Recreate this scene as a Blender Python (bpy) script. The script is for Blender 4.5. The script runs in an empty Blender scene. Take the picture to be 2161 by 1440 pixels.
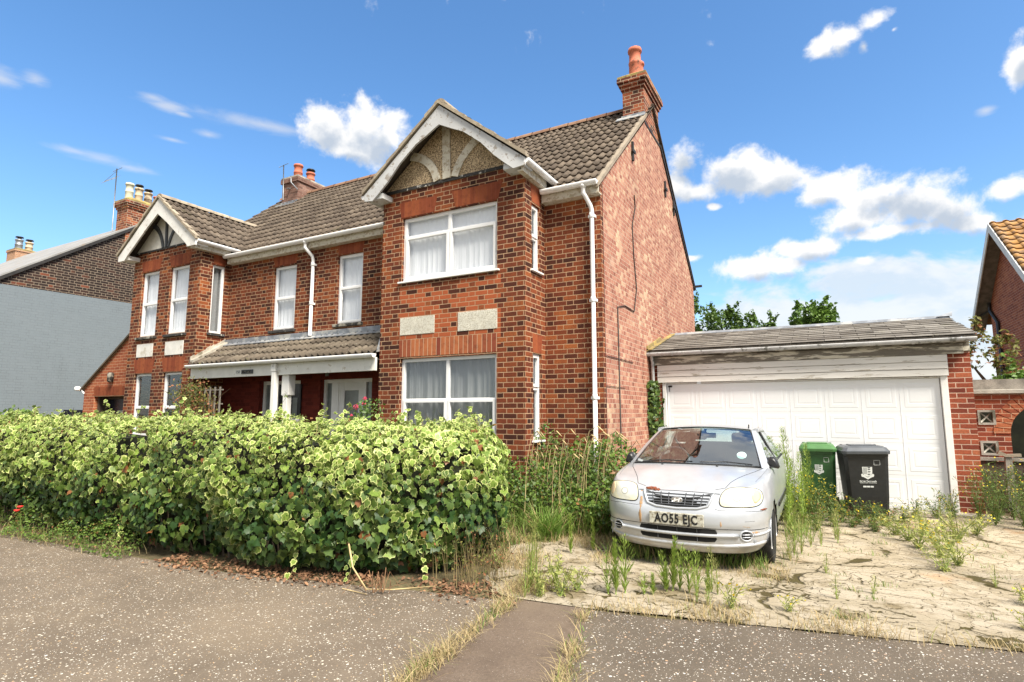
import bpy, bmesh, math, random
import numpy as np
from mathutils import Vector, Matrix, noise as mnoise
from mathutils.bvhtree import BVHTree
R = math.radians
rnd = random.Random(7)
nr = np.random.RandomState(11)
S = bpy.context.scene
COL = S.collection

# ---------------------------------------------------------------- camera
EYE = Vector((0, 0, 1.53))
cam_d = bpy.data.cameras.new('camera'); cam = bpy.data.objects.new('camera', cam_d); COL.objects.link(cam)
cam.location = EYE; cam.rotation_euler = (R(90 + 7.19), 0, R(28.7))
cam_d.sensor_width = 36; cam_d.lens = 1205 / 2161 * 36; cam_d.clip_start = .05; cam_d.clip_end = 2000
S.camera = cam
S.view_settings.view_transform = 'Standard'; S.view_settings.look = 'None'
S.view_settings.gamma = 1; S.view_settings.exposure = 1.70

# ---------------------------------------------------------------- node helpers
def N(nt, t, ins=None, **props):
    n = nt.nodes.new(t)
    for k, v in props.items(): setattr(n, k, v)
    for k, v in (ins or {}).items():
        if hasattr(v, 'is_output'): nt.links.new(v, n.inputs[k])
        else: n.inputs[k].default_value = v
    return n
def MA(nt, op, a, b=None, c=None, clamp=False):
    d = {0: a}
    if b is not None: d[1] = b
    if c is not None: d[2] = c
    n = N(nt, 'ShaderNodeMath', d, operation=op); n.use_clamp = clamp
    return n.outputs[0]
def VM(nt, op, a, b=None):
    d = {0: a}
    if b is not None: d[1] = b
    n = N(nt, 'ShaderNodeVectorMath', d, operation=op)
    return n.outputs['Value'] if op in ('LENGTH', 'DOT_PRODUCT') else n.outputs[0]
def MR(nt, v, a, b, c=0., d=1., smooth=True):
    n = N(nt, 'ShaderNodeMapRange', {0: v, 1: a, 2: b, 3: c, 4: d})
    if smooth: n.interpolation_type = 'SMOOTHSTEP'
    return n.outputs[0]
def MIX(nt, f, a, b, mode='MIX'):
    n = N(nt, 'ShaderNodeMix', {0: f}, data_type='RGBA', blend_type=mode)
    for i, v in ((6, a), (7, b)):
        if hasattr(v, 'is_output'): nt.links.new(v, n.inputs[i])
        else: n.inputs[i].default_value = tuple(v) + ((1,) if len(v) == 3 else ())
    return n.outputs[2]
def NOISE(nt, vec, scale, detail=3, rough=.55, col=False, dist=0.):
    n = N(nt, 'ShaderNodeTexNoise', {'Vector': vec, 'Scale': scale, 'Detail': detail, 'Roughness': rough, 'Distortion': dist})
    return n.outputs[1] if col else n.outputs[0]
def RAMP(nt, f, stops, const=False):
    n = N(nt, 'ShaderNodeValToRGB', {0: f}); r = n.color_ramp
    if const: r.interpolation = 'CONSTANT'
    while len(r.elements) < len(stops): r.elements.new(.5)
    for e, (p, c) in zip(r.elements, stops): e.position = p; e.color = tuple(c) + (1,)
    return n.outputs[0]
def COMB(nt, x, y, z=0.):
    return N(nt, 'ShaderNodeCombineXYZ', {0: x, 1: y, 2: z}).outputs[0]
def newmat(name):
    m = bpy.data.materials.new(name); m.use_nodes = True
    nt = m.node_tree; return m, nt, nt.nodes['Principled BSDF']
def setc(nt, b, sock, v):
    if hasattr(v, 'is_output'): nt.links.new(v, b.inputs[sock])
    else: b.inputs[sock].default_value = tuple(v) + (1,) if isinstance(v, (tuple, list)) else v
def BUMP(nt, b, h, strength=.5, dist=.01):
    n = N(nt, 'ShaderNodeBump', {'Height': h, 'Strength': strength, 'Distance': dist})
    nt.links.new(n.outputs[0], b.inputs['Normal'])
def POS(nt): return N(nt, 'ShaderNodeNewGeometry').outputs['Position']
def OBJ(nt): return N(nt, 'ShaderNodeTexCoord').outputs['Object']

# ---------------------------------------------------------------- sky and sun
SUN_AZ, SUN_EL = 118., 52.      # azimuth from +Y towards +X: the sun stands behind the viewer, to the right
w = bpy.data.worlds.new('World'); S.world = w; w.use_nodes = True
nt = w.node_tree; bg = nt.nodes['Background']
sky = N(nt, 'ShaderNodeTexSky', sky_type='NISHITA'); sky.sun_disc = False
sky.sun_elevation = R(SUN_EL); sky.sun_rotation = R(SUN_AZ); sky.air_density = 1.0; sky.dust_density = 1.1; sky.ozone_density = 2.2
d = VM(nt, 'NORMALIZE', N(nt, 'ShaderNodeTexCoord').outputs['Generated'])
sp = N(nt, 'ShaderNodeSeparateXYZ', {0: d})
az = MA(nt, 'MULTIPLY', MA(nt, 'ARCTAN2', sp.outputs[0], sp.outputs[1]), 57.2958)
el = MA(nt, 'MULTIPLY', MA(nt, 'ARCSINE', sp.outputs[2]), 57.2958)
CUM = [(-47.2,26.2,2.5,1.7),(-44.2,26.8,2.9,1.9),(-42.3,25.8,1.9,1.3),(-45.3,25.0,3.3,1.1),(1.5,30.6,1.5,.7),(3.6,30.7,1.8,.9),(5.7,31.2,1.4,.9),(4.9,29.8,.6,.7),(7.2,30.3,.5,.3),(-11.3,23.7,2.2,2.0),(-12.5,21.5,2.5,1.6),(-6.9,21.9,3.3,1.7),(-3.0,21.0,2.7,1.4),(-10.1,20.9,3.7,1.0),(1.0,19.2,2.1,1.1),(4.9,18.1,2.7,1.7),(3.0,16.6,2.1,1.3),(7.5,17.0,2.8,1.9),(9.4,16.2,2.4,1.6),(11.2,14.6,1.3,.8),(6.1,15.1,4.7,.6),(-5.1,13.3,2.5,1.0),(-2.7,13.3,1.6,.6),(0.0,14.5,2.4,.9),(13.4,16.7,1.9,.7),(15.3,25.3,.8,1.3),(3.5,13.0,1.0,.4),(-10.8,14.7,.9,.4),(-8.6,19.3,.7,.3),
       (60,30,9,4),(95,24,12,4),(140,35,12,5),(-120,30,10,4),(-160,22,14,4),(35,45,5,3),(-8,60,40,13),(60,58,20,9)]
WIS = [(-67.8,20.4,1.7,.3),(-65.7,20.3,2.3,.5),(-63.9,20.1,1.7,.3),(-62.6,25.9,1.2,.3),(-61.3,25.5,1.4,.4),(-60.2,25.2,.7,.2),(-58.0,24.0,1.1,.3),(-60.8,23.0,1.2,.2),(-72.5,24.2,1.2,.8),(-70.5,24.9,.8,.5),(-53.3,25.7,7.0,.5),(12.7,22.7,.5,.3)]
def field(blobs, a, e, gain=1.):
    v = COMB(nt, a, e); acc = None
    for (ca, ce, sa, se) in blobs:
        q = VM(nt, 'MULTIPLY', VM(nt, 'SUBTRACT', v, (ca, ce, 0)), (1 / (sa * gain), 1 / (se * gain), 0))
        l = VM(nt, 'LENGTH', q)
        if acc is None: acc = l
        else:
            n = N(nt, 'ShaderNodeMath', {0: acc, 1: l, 2: .25}, operation='SMOOTH_MIN'); acc = n.outputs[0]
    return MA(nt, 'SUBTRACT', 1., acc)
n1 = NOISE(nt, d, 15., 9, .60, dist=.15); n2 = NOISE(nt, VM(nt, 'ADD', d, (3.1, 0, .012)), 11., 8, .58, dist=.25)
nb = MA(nt, 'SUBTRACT', n1, .5)
f1 = MA(nt, 'ADD', field(CUM, az, el, 1.30), MA(nt, 'MULTIPLY', nb, 3.3))
mask = MR(nt, f1, -.10, .62)
nw = NOISE(nt, VM(nt, 'MULTIPLY', d, (1, 1, 4.)), 9., 6, .6, dist=.6)
fw = MA(nt, 'ADD', field(WIS, az, el, 1.5), MA(nt, 'MULTIPLY', MA(nt, 'SUBTRACT', nw, .5), 2.0))
maskw = MA(nt, 'MULTIPLY', MR(nt, fw, .0, 1.3), .55)
# far bank of cloud low over the horizon, thicker towards the right
nl = NOISE(nt, VM(nt, 'MULTIPLY', d, (1, 1, 2.2)), 9., 8, .55, dist=.3)
bank_top = MA(nt, 'MULTIPLY', MR(nt, az, -34., 0.), 12.6)
fb = MA(nt, 'ADD', MA(nt, 'MULTIPLY', MA(nt, 'SUBTRACT', bank_top, el), .22), MA(nt, 'MULTIPLY', MA(nt, 'SUBTRACT', nl, .5), 3.4))
maskb = MA(nt, 'MULTIPLY', MR(nt, fb, -.15, .5), MR(nt, az, -34., -14., 0., .88))
# grey bellies: how much cloud stands above this direction
fu = MA(nt, 'ADD', field(CUM, az, MA(nt, 'ADD', el, 1.1), 1.05), MA(nt, 'MULTIPLY', MA(nt, 'SUBTRACT', NOISE(nt, VM(nt, 'ADD', d, (0, 0, .022)), 13., 7, .55), .5), 2.6))
belly = MR(nt, fu, .0, .75)
ccol = MIX(nt, belly, (1.0, .985, .965), (.50, .57, .67))
bcol = MIX(nt, MR(nt, NOISE(nt, VM(nt, 'ADD', VM(nt, 'MULTIPLY', d, (1, 1, 2.2)), (0, 0, .05)), 9., 7, .55, dist=.3), .45, .62), (.93, .95, .97), (.74, .83, .92))
BRIGHT = 7.0
def scl(c, k): return VM(nt, 'MULTIPLY', c, (k, k, k))
# keep the blue clear and saturated as in the photograph
hs = N(nt, 'ShaderNodeHueSaturation', {'Hue': .499, 'Saturation': 1.22, 'Value': 1.60, 'Color': sky.outputs[0]}).outputs[0]
c = MIX(nt, maskw, hs, scl((1, .99, .98), BRIGHT * .8))
c = MIX(nt, maskb, c, scl(bcol, BRIGHT * .90))
c = MIX(nt, mask, c, scl(ccol, BRIGHT))
# broken cloud overhead and behind the viewer
back = MR(nt, MA(nt, 'ABSOLUTE', az), 72., 105.); over = MR(nt, el, 43., 54.)
nk = NOISE(nt, d, 2.6, 7, .55, dist=.2)
cov = MA(nt, 'MULTIPLY', MA(nt, 'MAXIMUM', MA(nt, 'MULTIPLY', back, MR(nt, el, -2., 6.)), over), MR(nt, nk, .16, .34))
c = MIX(nt, MA(nt, 'MULTIPLY', cov, .92), c, scl(MIX(nt, MR(nt, NOISE(nt, d, 5., 6), .35, .65), (.95, .94, .93), (.70, .74, .80)), BRIGHT * .92))
nt.links.new(c, bg.inputs[0]); bg.inputs[1].default_value = .05
w.cycles.sampling_method = 'MANUAL'; w.cycles.sample_map_resolution = 512

sd = bpy.data.lights.new('sun', 'SUN'); sun = bpy.data.objects.new('sun', sd); COL.objects.link(sun)
sd.energy = 2.8; sd.angle = R(20); sd.color = (1, .93, .81)
a = R(SUN_AZ); e = R(SUN_EL)
tosun = Vector((math.sin(a) * math.cos(e), math.cos(a) * math.cos(e), math.sin(e)))
sun.rotation_euler = tosun.to_track_quat('Z', 'Y').to_euler()

# ---------------------------------------------------------------- materials
MT = {}
def simple(name, c, rough=.6, metal=0., var=.0, scale=6., bump=0., bscale=60., dirt=None, dirt_amt=.0, dscale=3., spec=.5, coat=0.):
    m, nt, b = newmat(name); p = POS(nt)
    col = c
    if var:
        f = NOISE(nt, p, scale, 5)
        col = MIX(nt, MR(nt, f, .3, .7), [x * (1 - var) for x in c], [min(1, x * (1 + var)) for x in c])
    if dirt:
        f = MR(nt, NOISE(nt, p, dscale, 7, .65), .62 - dirt_amt * .4, .70 - dirt_amt * .3)
        col = MIX(nt, f, col if hasattr(col, 'is_output') else c, dirt)
    setc(nt, b, 'Base Color', col); b.inputs['Roughness'].default_value = rough; b.inputs['Metallic'].default_value = metal
    b.inputs['Specular IOR Level'].default_value = spec
    if coat: b.inputs['Coat Weight'].default_value = coat; b.inputs['Coat Roughness'].default_value = .08
    if bump: BUMP(nt, b, NOISE(nt, p, bscale, 4), bump, .01)
    MT[name] = m; return m
def brick(name, stops, mortar, bond='flemish', h=.075, mt=.011, soot=.5, sootscale=.9, bump=.55, sootcol=(.03, .014, .010), L=.225, mvar=.25, rough=.85, aged=None, patch=None):
    m, nt, b = newmat(name); p = POS(nt); s = N(nt, 'ShaderNodeSeparateXYZ', {0: p})
    nx = N(nt, 'ShaderNodeSeparateXYZ', {0: N(nt, 'ShaderNodeNewGeometry').outputs['True Normal']}).outputs[0]
    isx = MA(nt, 'GREATER_THAN', MA(nt, 'ABSOLUTE', nx), .6)
    u = MA(nt, 'ADD', MA(nt, 'MULTIPLY', s.outputs[0], MA(nt, 'SUBTRACT', 1., isx)), MA(nt, 'MULTIPLY', s.outputs[1], isx))
    wob = MA(nt, 'MULTIPLY', MA(nt, 'SUBTRACT', NOISE(nt, p, 14., 2), .5), .010)
    v = MA(nt, 'ADD', MA(nt, 'ADD', s.outputs[2], 20.), wob); u = MA(nt, 'ADD', MA(nt, 'ADD', u, 100.), wob)
    row = MA(nt, 'FLOOR', MA(nt, 'DIVIDE', v, h)); odd = MA(nt, 'MODULO', row, 2.)
    P = L * 1.5 if bond == 'flemish' else L
    uu = MA(nt, 'DIVIDE', MA(nt, 'ADD', u, MA(nt, 'MULTIPLY', odd, P / 2)), P)
    cell = MA(nt, 'FLOOR', uu); f = MA(nt, 'MULTIPLY', MA(nt, 'FRACT', uu), P)
    hd = MA(nt, 'GREATER_THAN', f, L) if bond == 'flemish' else 0.
    loc = MA(nt, 'SUBTRACT', f, MA(nt, 'MULTIPLY', hd, L)); wd = MA(nt, 'SUBTRACT', L, MA(nt, 'MULTIPLY', hd, L / 2))
    du = MA(nt, 'MINIMUM', loc, MA(nt, 'SUBTRACT', wd, loc))
    fv = MA(nt, 'MULTIPLY', MA(nt, 'FRACT', MA(nt, 'DIVIDE', v, h)), h)
    dv = MA(nt, 'MINIMUM', fv, MA(nt, 'SUBTRACT', h, fv)); dd = MA(nt, 'MINIMUM', du, dv)
    dd = MA(nt, 'ADD', dd, MA(nt, 'MULTIPLY', MA(nt, 'SUBTRACT', NOISE(nt, p, 90., 2), .5), .004))
    br = MR(nt, dd, mt / 2 - .0015, mt / 2 + .0015)
    idv = COMB(nt, MA(nt, 'ADD', MA(nt, 'MULTIPLY', cell, 2.), hd), row, isx)
    wn = N(nt, 'ShaderNodeTexWhiteNoise', {0: idv}); r1 = wn.outputs[0]
    big = NOISE(nt, p, sootscale, 5, .6)
    # headers tend to be burnt darker; whole areas of wall drift between bright and burnt
    rr = MA(nt, 'ADD', MA(nt, 'ADD', MA(nt, 'MULTIPLY', r1, .75), MA(nt, 'MULTIPLY', MA(nt, 'SUBTRACT', big, .5), 1.1)), .13)
    if bond == 'flemish': rr = MA(nt, 'SUBTRACT', rr, MA(nt, 'MULTIPLY', hd, .08))
    col = RAMP(nt, rr, stops)
    col = MIX(nt, MR(nt, NOISE(nt, p, 40., 4, .7), .3, .75, 0., .45), col, sootcol)
    mc = MIX(nt, MR(nt, NOISE(nt, p, 5., 4), .3, .7), [x * (1 - mvar) for x in mortar], mortar)
    if soot:
        sf = MR(nt, NOISE(nt, VM(nt, 'MULTIPLY', p, (1, 1, .55)), sootscale * 1.6, 6, .65), .52, .74, 0., soot)
        mc = MIX(nt, sf, mc, [x * .35 for x in mortar]); col = MIX(nt, MA(nt, 'MULTIPLY', sf, .6), col, sootcol)
    if aged: # pale efflorescence or old render
        af = MR(nt, NOISE(nt, p, 1.7, 7, .7), .55, .72, 0., .55); col = MIX(nt, af, col, aged)
    if patch: # repaired lighter bricks in a region (z0,z1,x0,x1)
        z0, z1, x0, x1, pc = patch
        inz = MA(nt, 'MULTIPLY', MA(nt, 'GREATER_THAN', s.outputs[2], z0), MA(nt, 'LESS_THAN', s.outputs[2], z1))
        inx = MA(nt, 'MULTIPLY', MA(nt, 'GREATER_THAN', s.outputs[0], x0), MA(nt, 'LESS_THAN', s.outputs[0], x1))
        sel = MA(nt, 'MULTIPLY', MA(nt, 'MULTIPLY', inz, inx), MA(nt, 'GREATER_THAN', MA(nt, 'FRACT', MA(nt, 'MULTIPLY', r1, 7.31)), .36))
        col = MIX(nt, sel, col, pc)
    c = MIX(nt, br, mc, col)
    setc(nt, b, 'Base Color', c); b.inputs['Roughness'].default_value = rough; b.inputs['Specular IOR Level'].default_value = .25
    hgt = MA(nt, 'ADD', MA(nt, 'MULTIPLY', br, 1.), MA(nt, 'MULTIPLY', NOISE(nt, p, 120., 3), .35))
    BUMP(nt, b, hgt, bump, .006)
    MT[name] = m; return m
brick('front_brick', [(0., (.034, .012, .008)), (.25, (.080, .021, .011)), (.5, (.168, .039, .016)), (.76, (.245, .062, .021)), (1., (.36, .110, .033))], (.46, .30, .18), soot=.38, patch=(2.55, 3.62, -6.15, -4.2, (.34, .085, .032)))
brick('side_brick', [(0., (.24, .085, .058)), (.35, (.39, .155, .105)), (.7, (.48, .23, .155)), (1., (.66, .48, .31))], (.48, .34, .25), bond='stretcher', L=.115, soot=.3, bump=.35, sootscale=.7, aged=(.52, .35, .25))
brick('garage_brick', [(0., (.14, .028, .018)), (.4, (.27, .06, .03)), (.75, (.38, .095, .045)), (1., (.50, .17, .08))], (.58, .40, .30), bond='stretcher', soot=.25)
brick('extension_brick', [(0., (.28, .07, .035)), (.5, (.40, .11, .05)), (1., (.52, .18, .08))], (.60, .36, .22), bond='stretcher', soot=.15)
brick('dark_brick', [(0., (.016, .012, .011)), (.55, (.032, .022, .019)), (.82, (.06, .030, .022)), (1., (.30, .085, .04))], (.30, .24, .18), soot=.4, sootscale=.4)
brick('villa_brick', [(0., (.20, .04, .02)), (.5, (.34, .08, .035)), (1., (.46, .14, .06))], (.50, .30, .20), bond='stretcher', soot=.15)
brick('chimney_brick', [(0., (.05, .022, .016)), (.4, (.20, .05, .025)), (.75, (.38, .11, .05)), (1., (.46, .19, .08))], (.50, .40, .28), soot=.6, sootscale=2.2)
brick('brown_chimney_brick', [(0., (.14, .075, .055)), (.5, (.24, .13, .10)), (1., (.36, .22, .17))], (.34, .25, .20), bond='stretcher', soot=.3, mt=.007)
brick('buff_brick', [(0., (.40, .22, .13)), (.5, (.50, .28, .17)), (1., (.60, .38, .25))], (.5, .40, .30), bond='stretcher', soot=.2, mt=.007)
brick('porch_brick', [(0., (.10, .012, .008)), (.5, (.16, .020, .012)), (1., (.22, .035, .02))], (.17, .03, .018), soot=.2, bump=.4)
brick('painted_brick', [(0., (.175, .208, .232)), (.5, (.18, .215, .24)), (1., (.188, .222, .247))], (.172, .205, .23), soot=.35, bump=.3, sootcol=(.135, .155, .17), rough=.7, mt=.010)
simple('upvc', (.80, .80, .80), .28, var=.03, bump=.02)
simple('white_paint', (.74, .73, .68), .55, var=.06, dirt=(.50, .45, .36), dirt_amt=.05, dscale=9.)
simple('clean_white_paint', (.76, .75, .72), .5, var=.05, dirt=(.42, .40, .36), dirt_amt=.06)
simple('lead', (.24, .26, .29), .55, metal=.3, var=.25, dirt=(.42, .42, .40), dirt_amt=.3)
simple('mortar_fillet', (.40, .37, .31), .95, var=.25, bump=.5, dirt=(.16, .14, .10), dirt_amt=.3)
simple('stone_sill', (.30, .28, .23), .9, var=.2, bump=.4, dirt=(.035, .033, .030), dirt_amt=.55, dscale=9.)
simple('blackened_sill', (.035, .033, .032), .8, var=.3, bump=.3, dirt=(.55, .53, .48), dirt_amt=.12, dscale=12.)
simple('stone_panel', (.62, .60, .52), .9, var=.12, bump=.8, bscale=160., dirt=(.42, .38, .30), dirt_amt=.35, dscale=60.)
simple('white_panel', (.68, .67, .63), .8, var=.08, bump=.3, dirt=(.50, .47, .40), dirt_amt=.2)
simple('pebbledash', (.60, .46, .29), .95, var=.25, scale=60., bump=1., bscale=110., dirt=(.17, .12, .07), dirt_amt=.45, dscale=45.)
simple('render', (.66, .64, .58), .85, var=.10, bump=.2)
simple('black_paint', (.055, .06, .065), .5, var=.3)
simple('dark_metal', (.035, .035, .038), .45, metal=.5)
simple('black_iron', (.02, .018, .017), .7, var=.4)
simple('terracotta', (.50, .15, .085), .8, var=.15, bump=.2, dirt=(.12, .06, .04), dirt_amt=.15)
simple('buff_clay', (.50, .40, .27), .85, var=.15, dirt=(.18, .14, .10), dirt_amt=.2)
simple('cream_clay', (.56, .55, .42), .85, var=.10, dirt=(.2, .2, .1), dirt_amt=.1)
simple('grey_metal', (.30, .32, .34), .5, metal=.6, var=.2)
simple('flaunching', (.36, .27, .09), .95, var=.35, bump=.6, bscale=30., dirt=(.20, .15, .07), dirt_amt=.4)
simple('grey_slate', (.17, .165, .155), .6, var=.28, scale=5., bump=.25, dirt=(.34, .28, .12), dirt_amt=.18, dscale=6.)
simple('light_slate', (.27, .265, .255), .6, var=.15, scale=2., bump=.2, dirt=(.28, .24, .20), dirt_amt=.2)
simple('door_white', (.74, .74, .74), .35, var=.02)
simple('garage_white', (.80, .81, .82), .42, var=.025, scale=.8)
simple('gutter_grey', (.46, .46, .46), .6, var=.15, dirt=(.14, .14, .13), dirt_amt=.2, dscale=7.)
simple('curtain', (.66, .67, .68), .9)
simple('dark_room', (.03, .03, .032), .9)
simple('trellis', (.20, .18, .155), .85, var=.25)
simple('fence_wood', (.075, .055, .040), .9, var=.3, bump=.4)
simple('grey_wood', (.24, .22, .19), .9, var=.3, bump=.5)
simple('block_concrete', (.40, .38, .33), .9, var=.2, bump=.4, dirt=(.12, .12, .09), dirt_amt=.3)
simple('rubber', (.018, .018, .018), .8, var=.2)
simple('green_plastic', (.025, .085, .025), .45, var=.15, scale=20., bump=.05)
simple('green_lid', (.065, .17, .055), .42, var=.12)
simple('black_plastic', (.016, .017, .018), .42, var=.15, scale=20., bump=.05)
simple('grey_lid', (.085, .095, .11), .40, var=.12)
simple('print_white', (.62, .64, .62), .6)
simple('cable', (.02, .018, .016), .7)
simple('rusty_iron', (.12, .05, .025), .9, var=.4)
simple('twig', (.22, .12, .06), .9, var=.3)
simple('stem', (.16, .12, .05), .85, var=.3)
simple('green_stem', (.17, .24, .05), .7, var=.2)
simple('bark', (.10, .075, .05), .95, var=.3, bump=.6)
simple('straw', (.52, .40, .20), .85, var=.25)
simple('dark_filler', (.012, .014, .006), 1., var=.4)
# red rubber-brick arches with fine upright joints
def arch_mat(name, c0, c1, joint, pitch=.0, w_=.003):
    m, nt, b = newmat(name); p = POS(nt); s = N(nt, 'ShaderNodeSeparateXYZ', {0: p})
    nx = N(nt, 'ShaderNodeSeparateXYZ', {0: N(nt, 'ShaderNodeNewGeometry').outputs['True Normal']}).outputs[0]
    isx = MA(nt, 'GREATER_THAN', MA(nt, 'ABSOLUTE', nx), .6)
    u = MA(nt, 'ADD', MA(nt, 'MULTIPLY', s.outputs[0], MA(nt, 'SUBTRACT', 1., isx)), MA(nt, 'MULTIPLY', s.outputs[1], isx))
    q = MA(nt, 'DIVIDE', MA(nt, 'ADD', u, 50.), pitch); fr = MA(nt, 'FRACT', q)
    dd = MA(nt, 'MULTIPLY', MA(nt, 'MINIMUM', fr, MA(nt, 'SUBTRACT', 1., fr)), pitch)
    br = MR(nt, dd, w_ * .4, w_)
    r1 = N(nt, 'ShaderNodeTexWhiteNoise', {1: MA(nt, 'FLOOR', q)}, noise_dimensions='1D').outputs[0]
    col = MIX(nt, r1, c0, c1); col = MIX(nt, MR(nt, NOISE(nt, p, 9., 6, .7), .45, .75, 0., .6), col, [x * .45 for x in c0])
    setc(nt, b, 'Base Color', MIX(nt, br, joint, col)); b.inputs['Roughness'].default_value = .8; b.inputs['Specular IOR Level'].default_value = .25
    BUMP(nt, b, br, .4, .004); MT[name] = m
arch_mat('rubbed_arch', (.19, .042, .018), (.29, .080, .030), (.26, .07, .04), .078, .0035)
arch_mat('soldier_arch', (.20, .045, .026), (.42, .14, .055), (.50, .34, .22), .085, .007)
# concrete interlocking tiles: colour varies per tile, lichen and moss
def tiles(name, c0, c1, moss=.3, lichen=.4, orange=0.):
    m, nt, b = newmat(name); p = POS(nt)
    at = N(nt, 'ShaderNodeAttribute', attribute_name='rv').outputs['Fac']
    c = MIX(nt, at, c0, c1)
    c = MIX(nt, MR(nt, NOISE(nt, p, 5., 7, .7), .45, .68, 0., .75), c, [x * .55 for x in c0])
    c = MIX(nt, MR(nt, NOISE(nt, p, 3., 6, .7), .6, .72, 0., moss), c, (.13, .125, .05))
    c = MIX(nt, MR(nt, NOISE(nt, p, 26., 3, .5), .66, .72, 0., lichen), c, (.52, .50, .42))
    if orange: c = MIX(nt, MR(nt, NOISE(nt, p, 6., 6, .7), .44, .56, 0., orange), c, (.55, .27, .05))
    setc(nt, b, 'Base Color', c); b.inputs['Roughness'].default_value = .85; b.inputs['Specular IOR Level'].default_value = .3
    BUMP(nt, b, NOISE(nt, p, 70., 4), .35, .01); MT[name] = m
tiles('roof_tile', (.082, .062, .047), (.155, .122, .092))
tiles('porch_tile', (.095, .075, .056), (.17, .14, .105), moss=.4, lichen=.7)
tiles('ridge_tile', (.20, .11, .07), (.28, .17, .11), moss=.5)
tiles('orange_tile', (.24, .14, .08), (.34, .23, .14), orange=.55)
tiles('verge_tile', (.30, .25, .19), (.40, .34, .25), moss=.4)
# weathered painted timber
def timber(name, paint, wood, bare, axis_scale=(1, 1, 1), fine=14., bump=.5):
    m, nt, b = newmat(name); p = VM(nt, 'MULTIPLY', POS(nt), axis_scale)
    f = NOISE(nt, p, fine, 8, .68)
    g = MR(nt, f, .60 - bare * .25, .63 - bare * .2)
    pc = MIX(nt, MR(nt, NOISE(nt, p, 3., 5), .3, .7), [x * .84 for x in paint], paint)
    wc = MIX(nt, NOISE(nt, p, 30., 3), [x * .6 for x in wood], [x * 1.3 for x in wood])
    setc(nt, b, 'Base Color', MIX(nt, g, pc, wc)); b.inputs['Roughness'].default_value = .75
    BUMP(nt, b, MA(nt, 'SUBTRACT', MA(nt, 'MULTIPLY', NOISE(nt, p, 50., 3), .4), g), bump, .003); MT[name] = m
timber('bargeboard_grey', (.56, .57, .58), (.34, .31, .28), .20, (1, 1, 1), 12.)
timber('bargeboard_white', (.76, .75, .72), (.50, .46, .40), .0)
timber('flaking_boards', (.76, .74, .69), (.46, .42, .35), .12, (.25, 1, 2.2), 9.)
timber('bare_fascia', (.62, .58, .48), (.17, .15, .12), .62, (.3, 1, 2.5), 7.)
timber('cream_batten', (.62, .58, .48), (.42, .35, .25), .3, (1, 1, 1), 16.)
# glass: see through, reflecting the sky
def glass(name, tint, refl=.06, rough=.01, opaque=0., mirror=.0):
    m = bpy.data.materials.new(name); m.use_nodes = True; nt = m.node_tree; nt.nodes.clear()
    o = N(nt, 'ShaderNodeOutputMaterial')
    tr = N(nt, 'ShaderNodeBsdfTransparent', {0: tuple(tint) + (1,)})
    wob = N(nt, 'ShaderNodeBump', {'Height': NOISE(nt, POS(nt), 1.6, 2), 'Strength': .15, 'Distance': .02})
    gl = N(nt, 'ShaderNodeBsdfGlossy', {'Color': (.9, .95, 1, 1), 'Roughness': rough, 'Normal': wob.outputs[0]})
    ge = N(nt, 'ShaderNodeNewGeometry'); ca = MA(nt, 'ABSOLUTE', VM(nt, 'DOT_PRODUCT', ge.outputs['Normal'], ge.outputs['Incoming']))
    f = MA(nt, 'ADD', MA(nt, 'MULTIPLY', MA(nt, 'POWER', MA(nt, 'SUBTRACT', 1., ca), 5.), 1. - mirror), mirror, clamp=True)
    mx = N(nt, 'ShaderNodeMixShader', {0: f, 1: tr.outputs[0], 2: gl.outputs[0]})
    nt.links.new(mx.outputs[0], o.inputs[0]); MT[name] = m
glass('window_glass', (.96, .97, .98), mirror=.05)
glass('car_glass', (.78, .90, .86), mirror=.30)
simple('frosted_glass', (.16, .18, .18), .25, var=.15, spec=.8)
simple('black_door', (.012, .014, .022), .25)

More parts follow.
